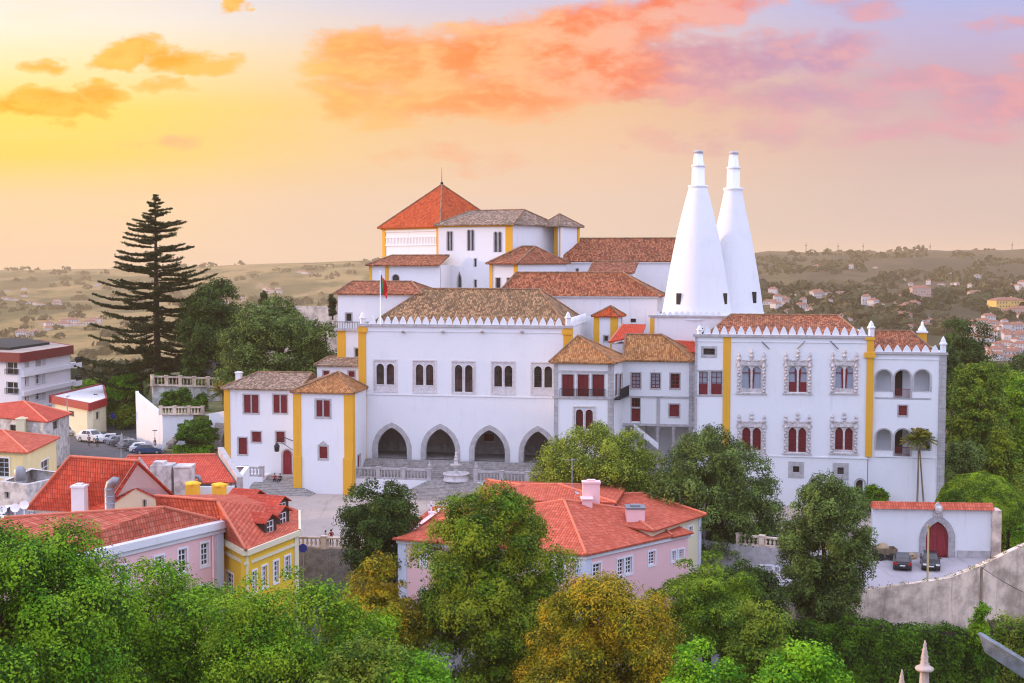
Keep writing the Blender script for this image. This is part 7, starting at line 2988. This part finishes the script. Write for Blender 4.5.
# --- palm: slim twin trunks and arching fronds
def palm(label, px, py_b, py_c, Y, R_, n=26, trunks=1, seed=1, name='palm_tree'):
    rng = np.random.default_rng(seed)
    b, c = atY(px, py_b, Y), atY(px + 1.5, py_c, Y)
    t = thing(name, label, 'palm tree', b)
    mb = MB()
    Hh = c.z - b.z
    mb.tube([Vector((0, 0, -.5)), Vector((.05, 0, Hh * .5)), Vector((c.x - b.x, 0, Hh))], [.13, .10, .10], 8)
    if trunks > 1:
        mb.tube([Vector((.85, .2, -.5)), Vector((.42, .1, Hh * .5)), Vector((c.x - b.x + .05, 0, Hh))], [.11, .09, .08], 8)
    mb.build('trunk', 'weathered_wood', t, Matrix.Identity(4))
    P, N, U = [], [], []
    st = MB()
    for i in range(n):
        a = 2.4 * i
        el = rng.uniform(-.35, 1.45)
        d = np.array([math.cos(a), math.sin(a), 0])
        tt = np.linspace(0, 1, 12)
        r = R_ * tt * (math.cos(el) * .95 + .1)
        z = Hh + R_ * (math.sin(el) * tt - .38 * tt ** 2)
        pts = np.stack([c.x - b.x + d[0] * r, d[1] * r, z], 1)
        st.tube([Vector(p) for p in pts[::3]], [.035, .03, .02, .01], 4, cap=False)
        side = np.array([-d[1], d[0], 0])
        m = 90
        ti = rng.uniform(.12, 1, m)
        sg = rng.choice([-1, 1], m)
        w = R_ * .2 * np.sin(np.clip(ti, .1, 1) * 2.9)
        cc = np.stack([np.interp(ti, tt, pts[:, q]) for q in range(3)], 1) + side[None] * (sg * w * .5)[:, None]
        cc[:, 2] -= np.abs(w) * .25
        P.append(cc)
        N.append(np.array([0, 0, 1.0]) + side[None] * (sg * .5)[:, None] + rng.normal(size=(m, 3)) * .3)
    P = np.concatenate(P); N = np.concatenate(N)
    me = quads_mesh('crown', P, N, R_ * .22 * rng.uniform(.8, 1.2, len(P)), .22, 'leaf_palm', rng)
    o = bpy.data.objects.new('crown', me)
    C.objects.link(o)
    o.parent = t
    st.build('frond_stems', 'leaf_palm', t, Matrix.Identity(4))


palm('tall slim palm with a tuft of yellow-green fronds in front of the loggia wing', 917.2, 502, 438, 150, 2.0, 34, 2, 5)
palm('short bushy palm beside the left end of the gate wing', 222, 402, 392, 199, 2.6, 26, 1, 6)
palm('small palm sprouting by the palace wall near the arched cellar door', 878, 503, 497, 149, 1.1, 16, 1, 7)

# --- far woods on the slopes: nobody could count them
def far_woods():
    rng = np.random.default_rng(9)
    Ps, Ns, Ss = [], [], []
    n = 5200
    k = rng.uniform(-.46, .46, n)
    y = 280 * (3600 / 280) ** rng.random(n)
    x = k * y
    z = hills(x, y)
    dens = np.sin(x * .011 + 1) * np.sin(y * .008 + 2) + .7 * np.sin(x * .027 - y * .019) + .35 * np.sin(y * .05 + x * .04)
    keep = (dens > np.where(k > .15, -.35, .25)) & ((k < .1) | (y < 2300) | (rng.random(n) < .12))
    x, y, z = x[keep], y[keep], z[keep]
    for i in range(len(x)):
        r = rng.uniform(3.0, 6.5) * (1 + y[i] / 4200)
        m = int(np.clip(26000 / y[i], 14, 60))
        d = rng.normal(size=(m, 3))
        d /= np.linalg.norm(d, axis=1, keepdims=True)
        d[:, 2] = np.abs(d[:, 2])
        Ps.append(np.array([x[i], y[i], z[i] + .3]) + d * np.array([r * 1.3, r * 1.3, r * .95]) * rng.uniform(.75, 1.05, (m, 1)))
        Ns.append(d + rng.normal(size=(m, 3)) * .4)
        Ss.append(np.full(m, r * (1.05 if m < 30 else .75)))
    P = np.concatenate(Ps); N = np.concatenate(Ns); S = np.concatenate(Ss)
    me = quads_mesh('far_woods', P, N, S, .9, 'leaf_far', rng)
    o = bpy.data.objects.new('far_woods', me)
    C.objects.link(o)
    o['kind'] = 'stuff'


far_woods()

# ================================================================== FAR HOUSES
new_mat('far_white', (0.54, 0.50, 0.49), 0.9)
new_mat('far_roof', (0.26, 0.11, 0.075), 0.9)
new_mat('far_pink', (0.46, 0.32, 0.27), 0.9)
new_mat('far_yellow', (0.72, 0.45, 0.13), 0.9)
new_mat('far_window', (0.09, 0.08, 0.09), 0.5)


def far_house_mesh(name, w, d, h, rise, wall, roof, seed):
    mb = MB()
    f = Frame((0, 0, 0), (1, 0, 0), (0, 1, 0))
    mb.fbox(f, -w / 2, w / 2, -6, h, -d / 2, d / 2, 0)
    e = [Vector((-w / 2 - .4, -d / 2 - .4, h)), Vector((w / 2 + .4, -d / 2 - .4, h)), Vector((w / 2 + .4, d / 2 + .4, h)), Vector((-w / 2 - .4, d / 2 + .4, h))]
    r0, r1 = Vector((-w * .28, 0, h + rise)), Vector((w * .28, 0, h + rise))
    for fc in ([e[0], e[1], r1, r0], [e[1], e[2], r1], [e[2], e[3], r0, r1], [e[3], e[0], r0]):
        mb.face(fc, 1)
    rg = random.Random(seed)
    n = int(w / 2.6)
    for fl in range(int(h / 2.9)):
        for i in range(n):
            if rg.random() < .25:
                continue
            a = -w / 2 + w * (i + .5) / n
            z = fl * 2.9 + .9
            mb.fbox(f, a - .5, a + .5, z, z + 1.3, -d / 2 - .03, -d / 2 + .1, 2)
    mb.fbox(f, w * .15, w * .15 + .8, h, h + rise + .6, -.4, .4, 0)
    o = mb.build(name, [wall, roof, 'far_window'])
    return o


protos = [far_house_mesh('far_house', 11, 9, 5.8, 2.4, 'far_white', 'far_roof', 1), far_house_mesh('far_house', 15, 9, 3.4, 2.2, 'far_white', 'far_roof', 2),
          far_house_mesh('far_house', 9, 8, 8.6, 2.2, 'far_white', 'far_roof', 3), far_house_mesh('far_house', 20, 11, 8.6, 2.6, 'far_pink', 'far_roof', 4)]
used = [0] * 4


def ground_hit(px, py):
    """where the sight line meets the hills"""
    d = ray(px, py)
    ys = np.geomspace(300, 6000, 900)
    X = CAM.x + d.x * ys / d.y
    Z = CAM.z + d.z * ys / d.y
    g = hills(X, ys)
    i = np.argmax(Z < g)
    return (float(X[i]), float(ys[i]), float(g[i])) if Z[i] < g[i] else None


def far_house(k, px, py, label, group, rz=None, sc=1.0):
    h = ground_hit(px, py)
    if h is None:
        return
    if used[k] == 0:
        o = protos[k]
        used[k] = 1
    else:
        o = protos[k].copy()
        C.objects.link(o)
    o.location = h
    rg = random.Random(int(px * 31 + py * 7))
    o.rotation_euler = (0, 0, rg.uniform(-.7, .7) if rz is None else rz)
    o.scale = (sc, sc, sc)
    tag(o, label, 'house', group)


rg = random.Random(4)
RIGHT = []
clusters = [(770, 800, 296, 326, 16), (800, 850, 300, 328, 8), (815, 870, 292, 306, 9), (862, 905, 300, 322, 9), (868, 915, 300, 312, 6), (880, 935, 282, 296, 5), (930, 985, 276, 286, 9), (905, 940, 318, 334, 6),
            (965, 1024, 286, 300, 12), (975, 1024, 306, 318, 9), (972, 1024, 318, 350, 40), (985, 1024, 338, 362, 14), (790, 880, 268, 271, 5), (640, 660, 290, 300, 0)]
for x0, x1, y0, y1, n in clusters:
    for i in range(n):
        px, py = rg.uniform(x0, x1), rg.uniform(y0, y1)
        far_house(rg.choice([0, 0, 1, 1, 2]), px, py, 'small white house with a reddish roof on the far hillside right of the palace', 'houses on the right hillside', None, rg.uniform(.42, .8))
for px, py in ((975, 298), (1018, 316), (902, 322), (920, 296)):
    far_house(3, px, py, 'long pinkish block among the white houses of the far right hillside', 'long blocks on the right hillside', rg.uniform(-.3, .3), rg.uniform(.6, .85))
# the warm yellow block at the right edge
h = ground_hit(1006, 312)
if h:
    o = far_house_mesh('far_block', 26, 12, 9, 2.5, 'far_yellow', 'far_roof', 9)
    o.location = h
    o.rotation_euler = (0, 0, .25)
    tag(o, 'yellow block with a red roof at the right edge of the far hillside', 'building')
for x0, x1, y0, y1, n in ((22, 56, 350, 358, 9), (12, 60, 300, 306, 6), (60, 100, 322, 327, 8), (30, 50, 325, 330, 4), (20, 36, 334, 338, 5), (90, 100, 284, 288, 2), (250, 280, 288, 294, 6), (300, 315, 272, 276, 3), (205, 250, 296, 306, 5), (5, 60, 290, 300, 4)):
    for i in range(n):
        far_house(rg.choice([0, 1, 1]), rg.uniform(x0, x1), rg.uniform(y0, y1), 'small pale house in the hazy valley left of the palace', 'houses in the left valley', None, rg.uniform(.7, 1.2))
for i, p in enumerate(protos):
    if not used[i]:
        bpy.data.objects.remove(p)

# masts on the far ridge
for px in (838, 863, 930, 1012, 806):
    h = ground_hit(px, 256) or None
    p = atY(px, 253, 3300)
    mb = MB()
    z = H(p.x, 3300)
    mb.tube([Vector((p.x, 3300, z - 3)), Vector((p.x, 3300, z + 26))], [1.1, .5], 6)
    mb.box(p.x - 1.6, p.x + 1.6, 3299, 3301, z + 16, z + 19)
    one_mesh('radio_mast', mb, 'iron', 'thin mast standing on the far right ridge line', 'mast', (p.x, 3300, z), 0, 'masts on the far ridge')

# ================================================================== CARS
def car_parts(name, label, paint, L=4.2, Wd=1.75, hatch=True, group=None):
    """car centred at origin, nose towards -Y"""
    t = thing(name, label, 'car', (0, 0, 0), 0, group)
    fr = Frame((0, 0, 0), (0, 1, 0), (1, 0, 0))       # a along the car, c across
    h = L / 2
    body = [(-h, .35), (-h + .1, .24), (h - .1, .24), (h, .38), (h, .72), (h - .06, .92), (-.55, .98), (-1.15, .95), (-h + .25, .80), (-h + .03, .62)]
    mb = MB()
    mb.plate(fr, body, [], -Wd / 2 + .08, Wd / 2 - .08, back=True)
    sc = lambda pts, k: [(a * k, .24 + (b - .24) * (k if b > .9 else 1)) for a, b in pts]
    mb.plate(fr, [(a * .985, .30 + (b - .24) * .86) for a, b in body], [], -Wd / 2, Wd / 2, back=True)
    mb.build('body', paint, t)
    # cabin
    cab = [(-.95, .93), (-.30, 1.40), (-.05, 1.45), (1.15, 1.44), (1.55 if hatch else 1.3, 1.32), (h - .12 if hatch else 1.75, .90)]
    mb = MB()
    lo, hi = Wd / 2 - .10, Wd / 2 - .28
    def wd(b):
        return lo + (hi - lo) * (b - .9) / .55
    A = [Vector((-wd(b), a, b)) for a, b in cab]
    B = [Vector((wd(b), a, b)) for a, b in cab]
    mb.face(A); mb.face(B)
    for i in range(len(cab)):
        j = (i + 1) % len(cab)
        mb.face([A[i], A[j], B[j], B[i]])
    cb = mb.build('cabin', paint, t)
    g = MB()
    def ins(p, q, r, s, k=.1, out=Vector((0, 0, 0))):
        c = (p + q + r + s) / 4
        g.face([x + (c - x) * k + out for x in (p, q, r, s)])
    ins(A[0], A[1], B[1], B[0], .10, Vector((0, -.02, .02)))
    ins(A[4], A[5], B[5], B[4], .12, Vector((0, .02, .02)))
    for S, sx in ((A, -1), (B, 1)):
        o = Vector((sx * .012, 0, .004))
        p = lambda a, b: Vector((sx * wd(b), a, b))
        g.face([x + o for x in (p(-.72, .98), p(-.24, 1.36), p(.30, 1.38), p(.30, .98))])
        g.face([x + o for x in (p(.38, .98), p(.38, 1.38), p(1.1, 1.37), p(1.35, 1.0))])
    g.build('windows', 'window_glass', cb)
    for ax in (-h + .78, h - .78):
        for sx in (-1, 1):
            mb = MB()
            fw_ = [(0.32 * math.cos(2 * math.pi * k / 18), .32 + .32 * math.sin(2 * math.pi * k / 18)) for k in range(18)]
            f2 = Frame((sx * (Wd / 2 - .1), ax, 0), (0, 1, 0), (1, 0, 0))
            mb.plate(f2, fw_, [], -.11, .11, back=True)
            o = mb.build('wheel', 'rubber', t)
            mb = MB()
            fr2 = [(0.20 * math.cos(2 * math.pi * k / 12), .32 + .20 * math.sin(2 * math.pi * k / 12)) for k in range(12)]
            mb.plate(f2, fr2, [], -.12, .12, back=True)
            mb.build('rim', 'alloy', o)
    for sx in (-1, 1):
        mb = MB(); mb.box(sx * .62 - .17, sx * .62 + .17, -h - .015, -h + .12, .60, .74); mb.build('headlight', 'lamp_clear', t)
        mb = MB(); mb.box(sx * .68 - .13, sx * .68 + .13, h - .10, h + .02, .64, .90); mb.build('tail_light', 'tail_red', t)
        mb = MB(); mb.box(sx * .95 - .09, sx * .95 + .09, -.72, -.58, .98, 1.1); mb.build('mirror', paint, t)
    for s in (-1, 1):
        mb = MB(); mb.box(-.26, .26, s * (h + .005) - .02, s * (h + .005) + .02, .46 if s < 0 else .52, .57 if s < 0 else .63); mb.build('number_plate', 'lamp_clear', t)
    return t


def place(t, x, y, z, rz):
    t.location = (x, y, z)
    t.rotation_euler = (0, 0, rz)
    return t


c1 = car_parts('parked_car', 'black hatchback parked nearer the dark stone cart, its red tail lights showing', 'car_black', 4.0)
p = atZ(908, 571.5, CPZ)
place(c1, p.x, p.y + 1.9, CPZ + .01, R(164))
c2 = car_parts('parked_car', 'black estate car parked right in front of the pointed red gate', 'car_black', 4.4)
p = atZ(936.5, 571.5, CPZ)
place(c2, p.x, p.y + 2.0, CPZ + .01, R(-15))
c3 = car_parts('parked_car', 'dark blue car in the street left of the pink mansion, under the dark tree', 'car_blue', 4.2)
p = atZ(405, 583, -2.9)
place(c3, p.x - .6, min(p.y, 117), -2.88, R(70))
row = ['car_black', 'car_white', 'car_silver', 'car_grey', 'car_silver', 'car_grey', 'car_white', 'car_blue']
labs = ['black car at the far end of the row along the white garden wall', 'white car second in the row below the white garden wall', 'silver car just beyond the dark grey car in the garden wall row', 'dark grey car in the middle of the row below the garden wall',
        'silver car after the dark grey car, nearer in the garden wall row', 'grey car nearly last in the row below the garden wall', 'white car next to the near end of the garden wall row', 'dark blue car at the near end of the garden wall row']
protoc = {}
for i, (pt, lb) in enumerate(zip(row, labs)):
    t_ = i / 7
    px, py = 108 + 41 * t_, 440.5 + 13 * t_
    p = atZ(px, py, .65)
    if pt in protoc:
        cc = copy_tree(protoc[pt])
        cc['label'] = lb
    else:
        cc = car_parts('parked_car', lb, pt, 4.1, group='cars parked along the garden wall')
        protoc[pt] = cc
    place(cc, p.x, p.y, .64, R(100 + random.Random(i).uniform(-4, 4)))
# delivery van at the left
v = car_parts('white_van', 'white van parked in the upper street, behind the shabby house', 'car_white', 4.6, 1.9)
p = atZ(80, 447, .65)
place(v, p.x, p.y + 6, .64, R(60))
v.scale = (1.1, 1.1, 1.35)
c5 = copy_tree(protoc['car_silver'])
c5['label'] = 'silver car alone in the upper street near the lamp post'
p = atZ(72, 434, .65)
place(c5, p.x, p.y, .64, R(30))

# wooden cart with a boulder on it
p = atZ(890, 563.5, CPZ)
ct_ = thing('stone_cart', 'dark wooden cart standing by the white gate wall, left of the black cars', 'cart', (p.x, p.y + 2, CPZ))
mb = MB()
mb.box(p.x - 1.15, p.x + 1.15, p.y + 1.3, p.y + 2.7, CPZ + .55, CPZ + .7)
for yy_ in (p.y + 1.3, p.y + 2.62):
    mb.box(p.x - 1.15, p.x + 1.15, yy_, yy_ + .08, CPZ + .7, CPZ + 1.2)
for xx_ in (p.x - 1.15, p.x + 1.07):
    mb.box(xx_, xx_ + .08, p.y + 1.38, p.y + 2.62, CPZ + .7, CPZ + 1.2)
mb.build('bed', 'weathered_wood', ct_)
for yy_ in (p.y + 1.2, p.y + 2.75):
    for xx_ in (p.x - .6, p.x + .6):
        mb = MB()
        f2 = Frame((xx_, yy_, 0), (1, 0, 0), (0, 1, 0))
        mb.plate(f2, [(.38 * math.cos(k * .393), CPZ + .39 + .38 * math.sin(k * .393)) for k in range(16)], [], -.05, .05, back=True)
        mb.build('wheel', 'rubber', ct_)
mb = MB()
mb.tube([Vector((p.x + 1.15, p.y + 2, CPZ + .6)), Vector((p.x + 2.0, p.y + 2, CPZ + .35))], .05, 6)
mb.build('drawbar', 'iron', ct_)
mb = MB()
rgb = random.Random(2)
mb.lathe((p.x - .2, p.y + 2, CPZ + .7), [(.5, 0), (.72, .25), (.66, .6), (.38, .9), (.05, 1.0)], 9, smooth=False)
one_mesh('boulder', mb, 'boulder', 'tan boulder lying on the dark wooden cart', 'rock', (p.x - .2, p.y + 2, CPZ + .7))
mb = MB()
mb.lathe((p.x + 2.9, p.y + 2.3, CPZ), [(.55, 0), (.6, .2), (.45, .5), (.05, .62)], 8, smooth=False)
one_mesh('boulder', mb, 'boulder', 'lower tan boulder on the ground between the cart and the black hatchback', 'rock', (p.x + 2.9, p.y + 2.3, CPZ))

# ================================================================== PEOPLE
def skin_person(joints, radii, edges):
    me = bpy.data.meshes.new('body')
    me.from_pydata(joints, edges, [])
    o = bpy.data.objects.new('tmp_body', me)
    C.objects.link(o)
    m = o.modifiers.new('s', 'SKIN')
    for i, r in enumerate(radii):
        v = me.skin_vertices[0].data[i]
        v.radius = r if hasattr(r, '__len__') else (r, r)
        v.use_root = (i == 0)
    s = o.modifiers.new('u', 'SUBSURF')
    s.levels = s.render_levels = 1
    dg = bpy.context.evaluated_depsgraph_get()
    out = bpy.data.meshes.new_from_object(o.evaluated_get(dg))
    bpy.data.objects.remove(o)
    return out


def fingers(jts, rad, eds, hand, d):
    """a palm with four fingers and a thumb"""
    base = len(jts)
    d = Vector(d).normalized()
    s = d.cross(Vector((0, 1, 0))).normalized() if abs(d.y) < .9 else Vector((1, 0, 0))
    s = Vector((0, 1, 0)) if s.length < .5 else d.orthogonal().normalized()
    pc = Vector(jts[hand]) + d * .08
    jts.append(tuple(pc)); rad.append((.04, .022)); eds.append((hand, base))
    for k in range(4):
        o = s * (.026 * (k - 1.5))
        j = len(jts)
        jts.append(tuple(pc + o + d * .045)); rad.append(.010); eds.append((base, j))
        jts.append(tuple(pc + o * 1.1 + d * (.085 + .012 * (k in (1, 2))) + Vector((0, -.012, 0)))); rad.append(.008); eds.append((j, j + 1))
    j = len(jts)
    jts.append(tuple(pc + s * .05 + d * .01)); rad.append(.011); eds.append((base, j))
    jts.append(tuple(pc + s * .07 + d * .045)); rad.append(.009); eds.append((j, j + 1))


def person(label, loc, rz, pose, shirt, trousers, hair='hair_dark', group=None, sc=1.0):
    t = thing('person', label, 'person', loc, rz, group)
    if pose == 'stand':
        J = [(0, 0, .95), (0, -.01, 1.15), (0, .0, 1.40), (0, -.01, 1.50), (0, -.02, 1.62), (0, -.02, 1.74),
             (-.10, 0, .90), (-.11, -.03, .50), (-.11, .02, .09), (-.12, -.14, .04),
             (.10, 0, .90), (.12, -.01, .50), (.13, .04, .09), (.14, -.12, .04),
             (-.19, 0, 1.40), (-.25, .02, 1.13), (-.24, -.08, .90), (.19, 0, 1.40), (.25, .03, 1.13), (.25, -.06, .89)]
    elif pose == 'lean':
        J = [(0, .12, .93), (0, .04, 1.12), (0, -.10, 1.34), (0, -.14, 1.43), (0, -.20, 1.53), (0, -.22, 1.64),
             (-.10, .12, .88), (-.11, .10, .48), (-.11, .16, .09), (-.12, .0, .04),
             (.10, .12, .88), (.12, .16, .48), (.13, .24, .09), (.14, .08, .04),
             (-.19, -.10, 1.33), (-.27, -.22, 1.12), (-.14, -.40, 1.06), (.19, -.10, 1.33), (.27, -.22, 1.12), (.14, -.40, 1.06)]
    else:                                           # sit
        J = [(0, 0, .12), (0, .0, .34), (0, -.05, .58), (0, -.08, .68), (0, -.12, .79), (0, -.13, .90),
             (-.10, -.06, .12), (-.12, -.45, .30), (-.12, -.52, -.10), (-.13, -.66, -.15),
             (.10, -.06, .12), (.13, -.45, .32), (.13, -.54, -.10), (.14, -.68, -.15),
             (-.19, -.05, .56), (-.25, -.18, .36), (-.14, -.40, .36), (.19, -.05, .56), (.26, -.16, .34), (.12, -.38, .38)]
    Rd = [(.15, .11), (.145, .10), (.16, .10), .055, (.085, .095), (.075, .09),
          .088, .06, .042, (.045, .035), .088, .06, .042, (.045, .035), .058, .042, .03, .058, .042, .03]
    Ed = [(0, 1), (1, 2), (2, 3), (3, 4), (4, 5), (0, 6), (6, 7), (7, 8), (8, 9), (0, 10), (10, 11), (11, 12), (12, 13), (2, 14), (14, 15), (15, 16), (2, 17), (17, 18), (18, 19)]
    J = list(J)
    dz = Vector(J[16]) - Vector(J[15])
    fingers(J, Rd, Ed, 16, dz)
    dz = Vector(J[19]) - Vector(J[18])
    fingers(J, Rd, Ed, 19, dz)
    # nose
    hd = Vector(J[4])
    J.append(tuple(hd + Vector((0, -.105, .03)))); Rd.append(.016); Ed.append((4, len(J) - 1))
    me = skin_person(J, Rd, Ed)
    for m_ in ('skin', shirt, trousers, 'rubber'):
        me.materials.append(MATS[m_])
    ctr = [Vector(v) for v in J]
    segs = {1: [(1, 2), (2, 14), (2, 17), (14, 15), (17, 18), (0, 1)], 2: [(0, 6), (0, 10), (6, 7), (10, 11), (7, 8), (11, 12)], 3: [(8, 9), (12, 13)], 0: [(3, 4), (4, 5), (15, 16), (18, 19)] + [(16, k) for k in range(20, len(J))]}
    def dist(p, a, b):
        a, b = ctr[a], ctr[b]
        d = b - a
        t2 = max(0, min(1, (p - a).dot(d) / max(1e-9, d.length_squared)))
        return (p - (a + d * t2)).length
    for pl_ in me.polygons:
        c = pl_.center
        best = min(((dist(c, *s), k) for k, ss in segs.items() for s in ss), key=lambda q: q[0])
        pl_.material_index = best[1]
        pl_.use_smooth = True
    o = bpy.data.objects.new('body', me)
    C.objects.link(o)
    o.parent = t
    mb = MB()
    hp = Vector(J[5])
    mb.lathe(hp + Vector((0, .025, -.06)), [(.105, -.04), (.112, .0), (.105, .06), (.075, .11), (.02, .135)], 14)
    mb.build('hair', hair, t, Matrix.Identity(4))
    mb = MB()
    for sx in (-1, 1):
        mb.ball(hd + Vector((sx * .033, -.088, .045)), .013, 8)
    mb.build('eyes', 'rubber', t, Matrix.Identity(4))
    t.scale = (sc, sc, sc)
    return t


# two visitors seated on the steps below the red door
q = PF(-5.6).at(275.5, 478)
sit_z = PLZ
tiers = np.linspace(PLZ, ZG, 13)
k_ = 8
w_step = -9.2 + (-4.2 + 9.2) * (k_ + .5) / 12
zs = PLZ + (ZG - PLZ) * (k_ + 1) / 12
for px, sh_, tr_, lab in ((274.8, 'cloth_red', 'cloth_navy', 'person in a red top sitting on the stone steps below the arched door'), (280.6, 'cloth_navy', 'cloth_black', 'person in dark clothes sitting on the steps, right of the red-topped sitter')):
    f_ = PF(w_step + .35)
    p = f_.p(f_.pix(px, 478)[0], zs)
    person(lab, p, -PA + R(15 if px < 278 else -12), 'sit', sh_, tr_)
p = atY(331, 540, 131.45)
person('person in a dark red top leaning on the balustrade at the edge of the square', (p.x, 131.75, PLZ), R(2), 'lean', 'cloth_red', 'cloth_black')
p = atY(325.6, 540, 131.5)
person('person in grey-white leaning on the balustrade, left of the one in dark red', (p.x, 131.85, PLZ), R(-8), 'lean', 'cloth_white', 'cloth_navy', sc=.93)
for i, (px, py, sh_, lab) in enumerate(((89, 446, 'cloth_navy', 'person in navy walking in the upper street left of the parked cars'), (97.5, 447, 'cloth_teal', 'person in teal walking in the upper street near the parked cars'), (155, 449, 'cloth_black', 'person in black standing at the foot of the white garden wall'))):
    p = atZ(px, py, .63)
    person(lab, p, R((20, 160, 60)[i]), 'stand', sh_, 'cloth_black')

# ================================================================== STREET FURNITURE
p = atZ(68, 446, .63)
lp = thing('street_lamp', 'grey street lamp at the corner of the upper street, beside the shabby house', 'street lamp', p)
mb = MB()
top = atY(68, 397, p.y)
mb.tube([p, Vector((p.x, p.y, top.z))], [.11, .07], 8)
mb.tube([Vector((p.x, p.y, top.z)), Vector((p.x + .5, p.y, top.z + .2))], .05, 6)
mb.build('post', 'zinc', lp)
mb = MB()
mb.lathe((p.x, p.y, top.z), [(.12, -.05), (.3, .15), (.28, .35), (.1, .45)], 10)
mb.build('lamp_head', 'lamp_clear', lp)


def round_sign(label, px, py, Y, zg, r=.34):
    c = atY(px, py, Y)
    t = thing('road_sign', label, 'road sign', (c.x, Y, zg))
    mb = MB()
    mb.tube([Vector((c.x, Y, zg)), Vector((c.x, Y, c.z + r))], .04, 6)
    mb.build('post', 'zinc', t)
    mb = MB()
    f = Frame((c.x, Y, 0), (1, 0, 0), (0, 1, 0))
    mb.plate(f, [(r * math.cos(k * math.pi / 12), c.z + r * math.sin(k * math.pi / 12)) for k in range(24)], [], -.07, -.045, back=True)
    mb.build('disc', 'sign_blue', t)


round_sign('round blue road sign below the balustrade at the edge of the square', 303, 548, 124, -2.9, .42)
round_sign('round blue road sign far off at the end of the upper street', 113.5, 415.5, 229, .6, .55)
p = atY(158.5, 442, 203)
mb = MB()
mb.tube([Vector((p.x, 201, .6)), Vector((p.x, 201, atY(158.5, 430, 201).z))], .05, 6)
mb.box(p.x - .35, p.x + .35, 200.95, 201.05, atY(158.5, 431, 201).z, atY(158.5, 430, 201).z)
one_mesh('sign_post', mb, 'zinc', 'slim grey post at the foot of the white garden wall', 'post', (p.x, 201, .6))
# parasol / closed sunshade among the cars
p = atZ(122, 452, .63)
t = thing('closed_parasol', 'closed grey parasol standing among the parked cars', 'parasol', p)
mb = MB()
mb.tube([p, p + Vector((0, 0, 2.9))], .04, 6)
mb.build('pole', 'weathered_wood', t)
mb = MB()
mb.lathe((p.x, p.y, p.z), [(.22, 1.0), (.32, 1.4), (.26, 2.0), (.12, 2.7), (.03, 3.0)], 10)
mb.build('canopy', 'concrete', t)
# thin TV aerial mast over the red roofs
p = atY(121, 480, 128)
mb = MB()
mb.tube([p + Vector((0, 0, -2)), atY(121, 436, 128)], .035, 5)
q = atY(121, 440, 128)
for i in range(5):
    mb.tube([q + Vector((-.5, 0, -i * .25)), q + Vector((.5, 0, -i * .25))], .02, 4)
one_mesh('aerial_mast', mb, 'zinc', 'thin television aerial mast rising over the long red roof', 'aerial', p + Vector((0, 0, -2)))
# lamp post beside the pink mansion
p = atZ(394, 583, -2.9)
Yl = 123
t = thing('street_lamp', 'old-style lamp with a pale globe beside the left corner of the pink mansion', 'street lamp', (atY(394, 560, Yl).x, Yl, -2.9))
b_ = Vector((atY(394, 560, Yl).x, Yl, -2.9))
mb = MB()
zt_ = atY(394, 549, Yl).z
mb.tube([b_, Vector((b_.x, Yl, zt_))], [.1, .05], 8)
mb.build('post', 'iron', t)
mb = MB()
mb.ball(Vector((b_.x, Yl, zt_ + .28)), .28, 12)
mb.build('lamp_globe', 'lamp_clear', t)
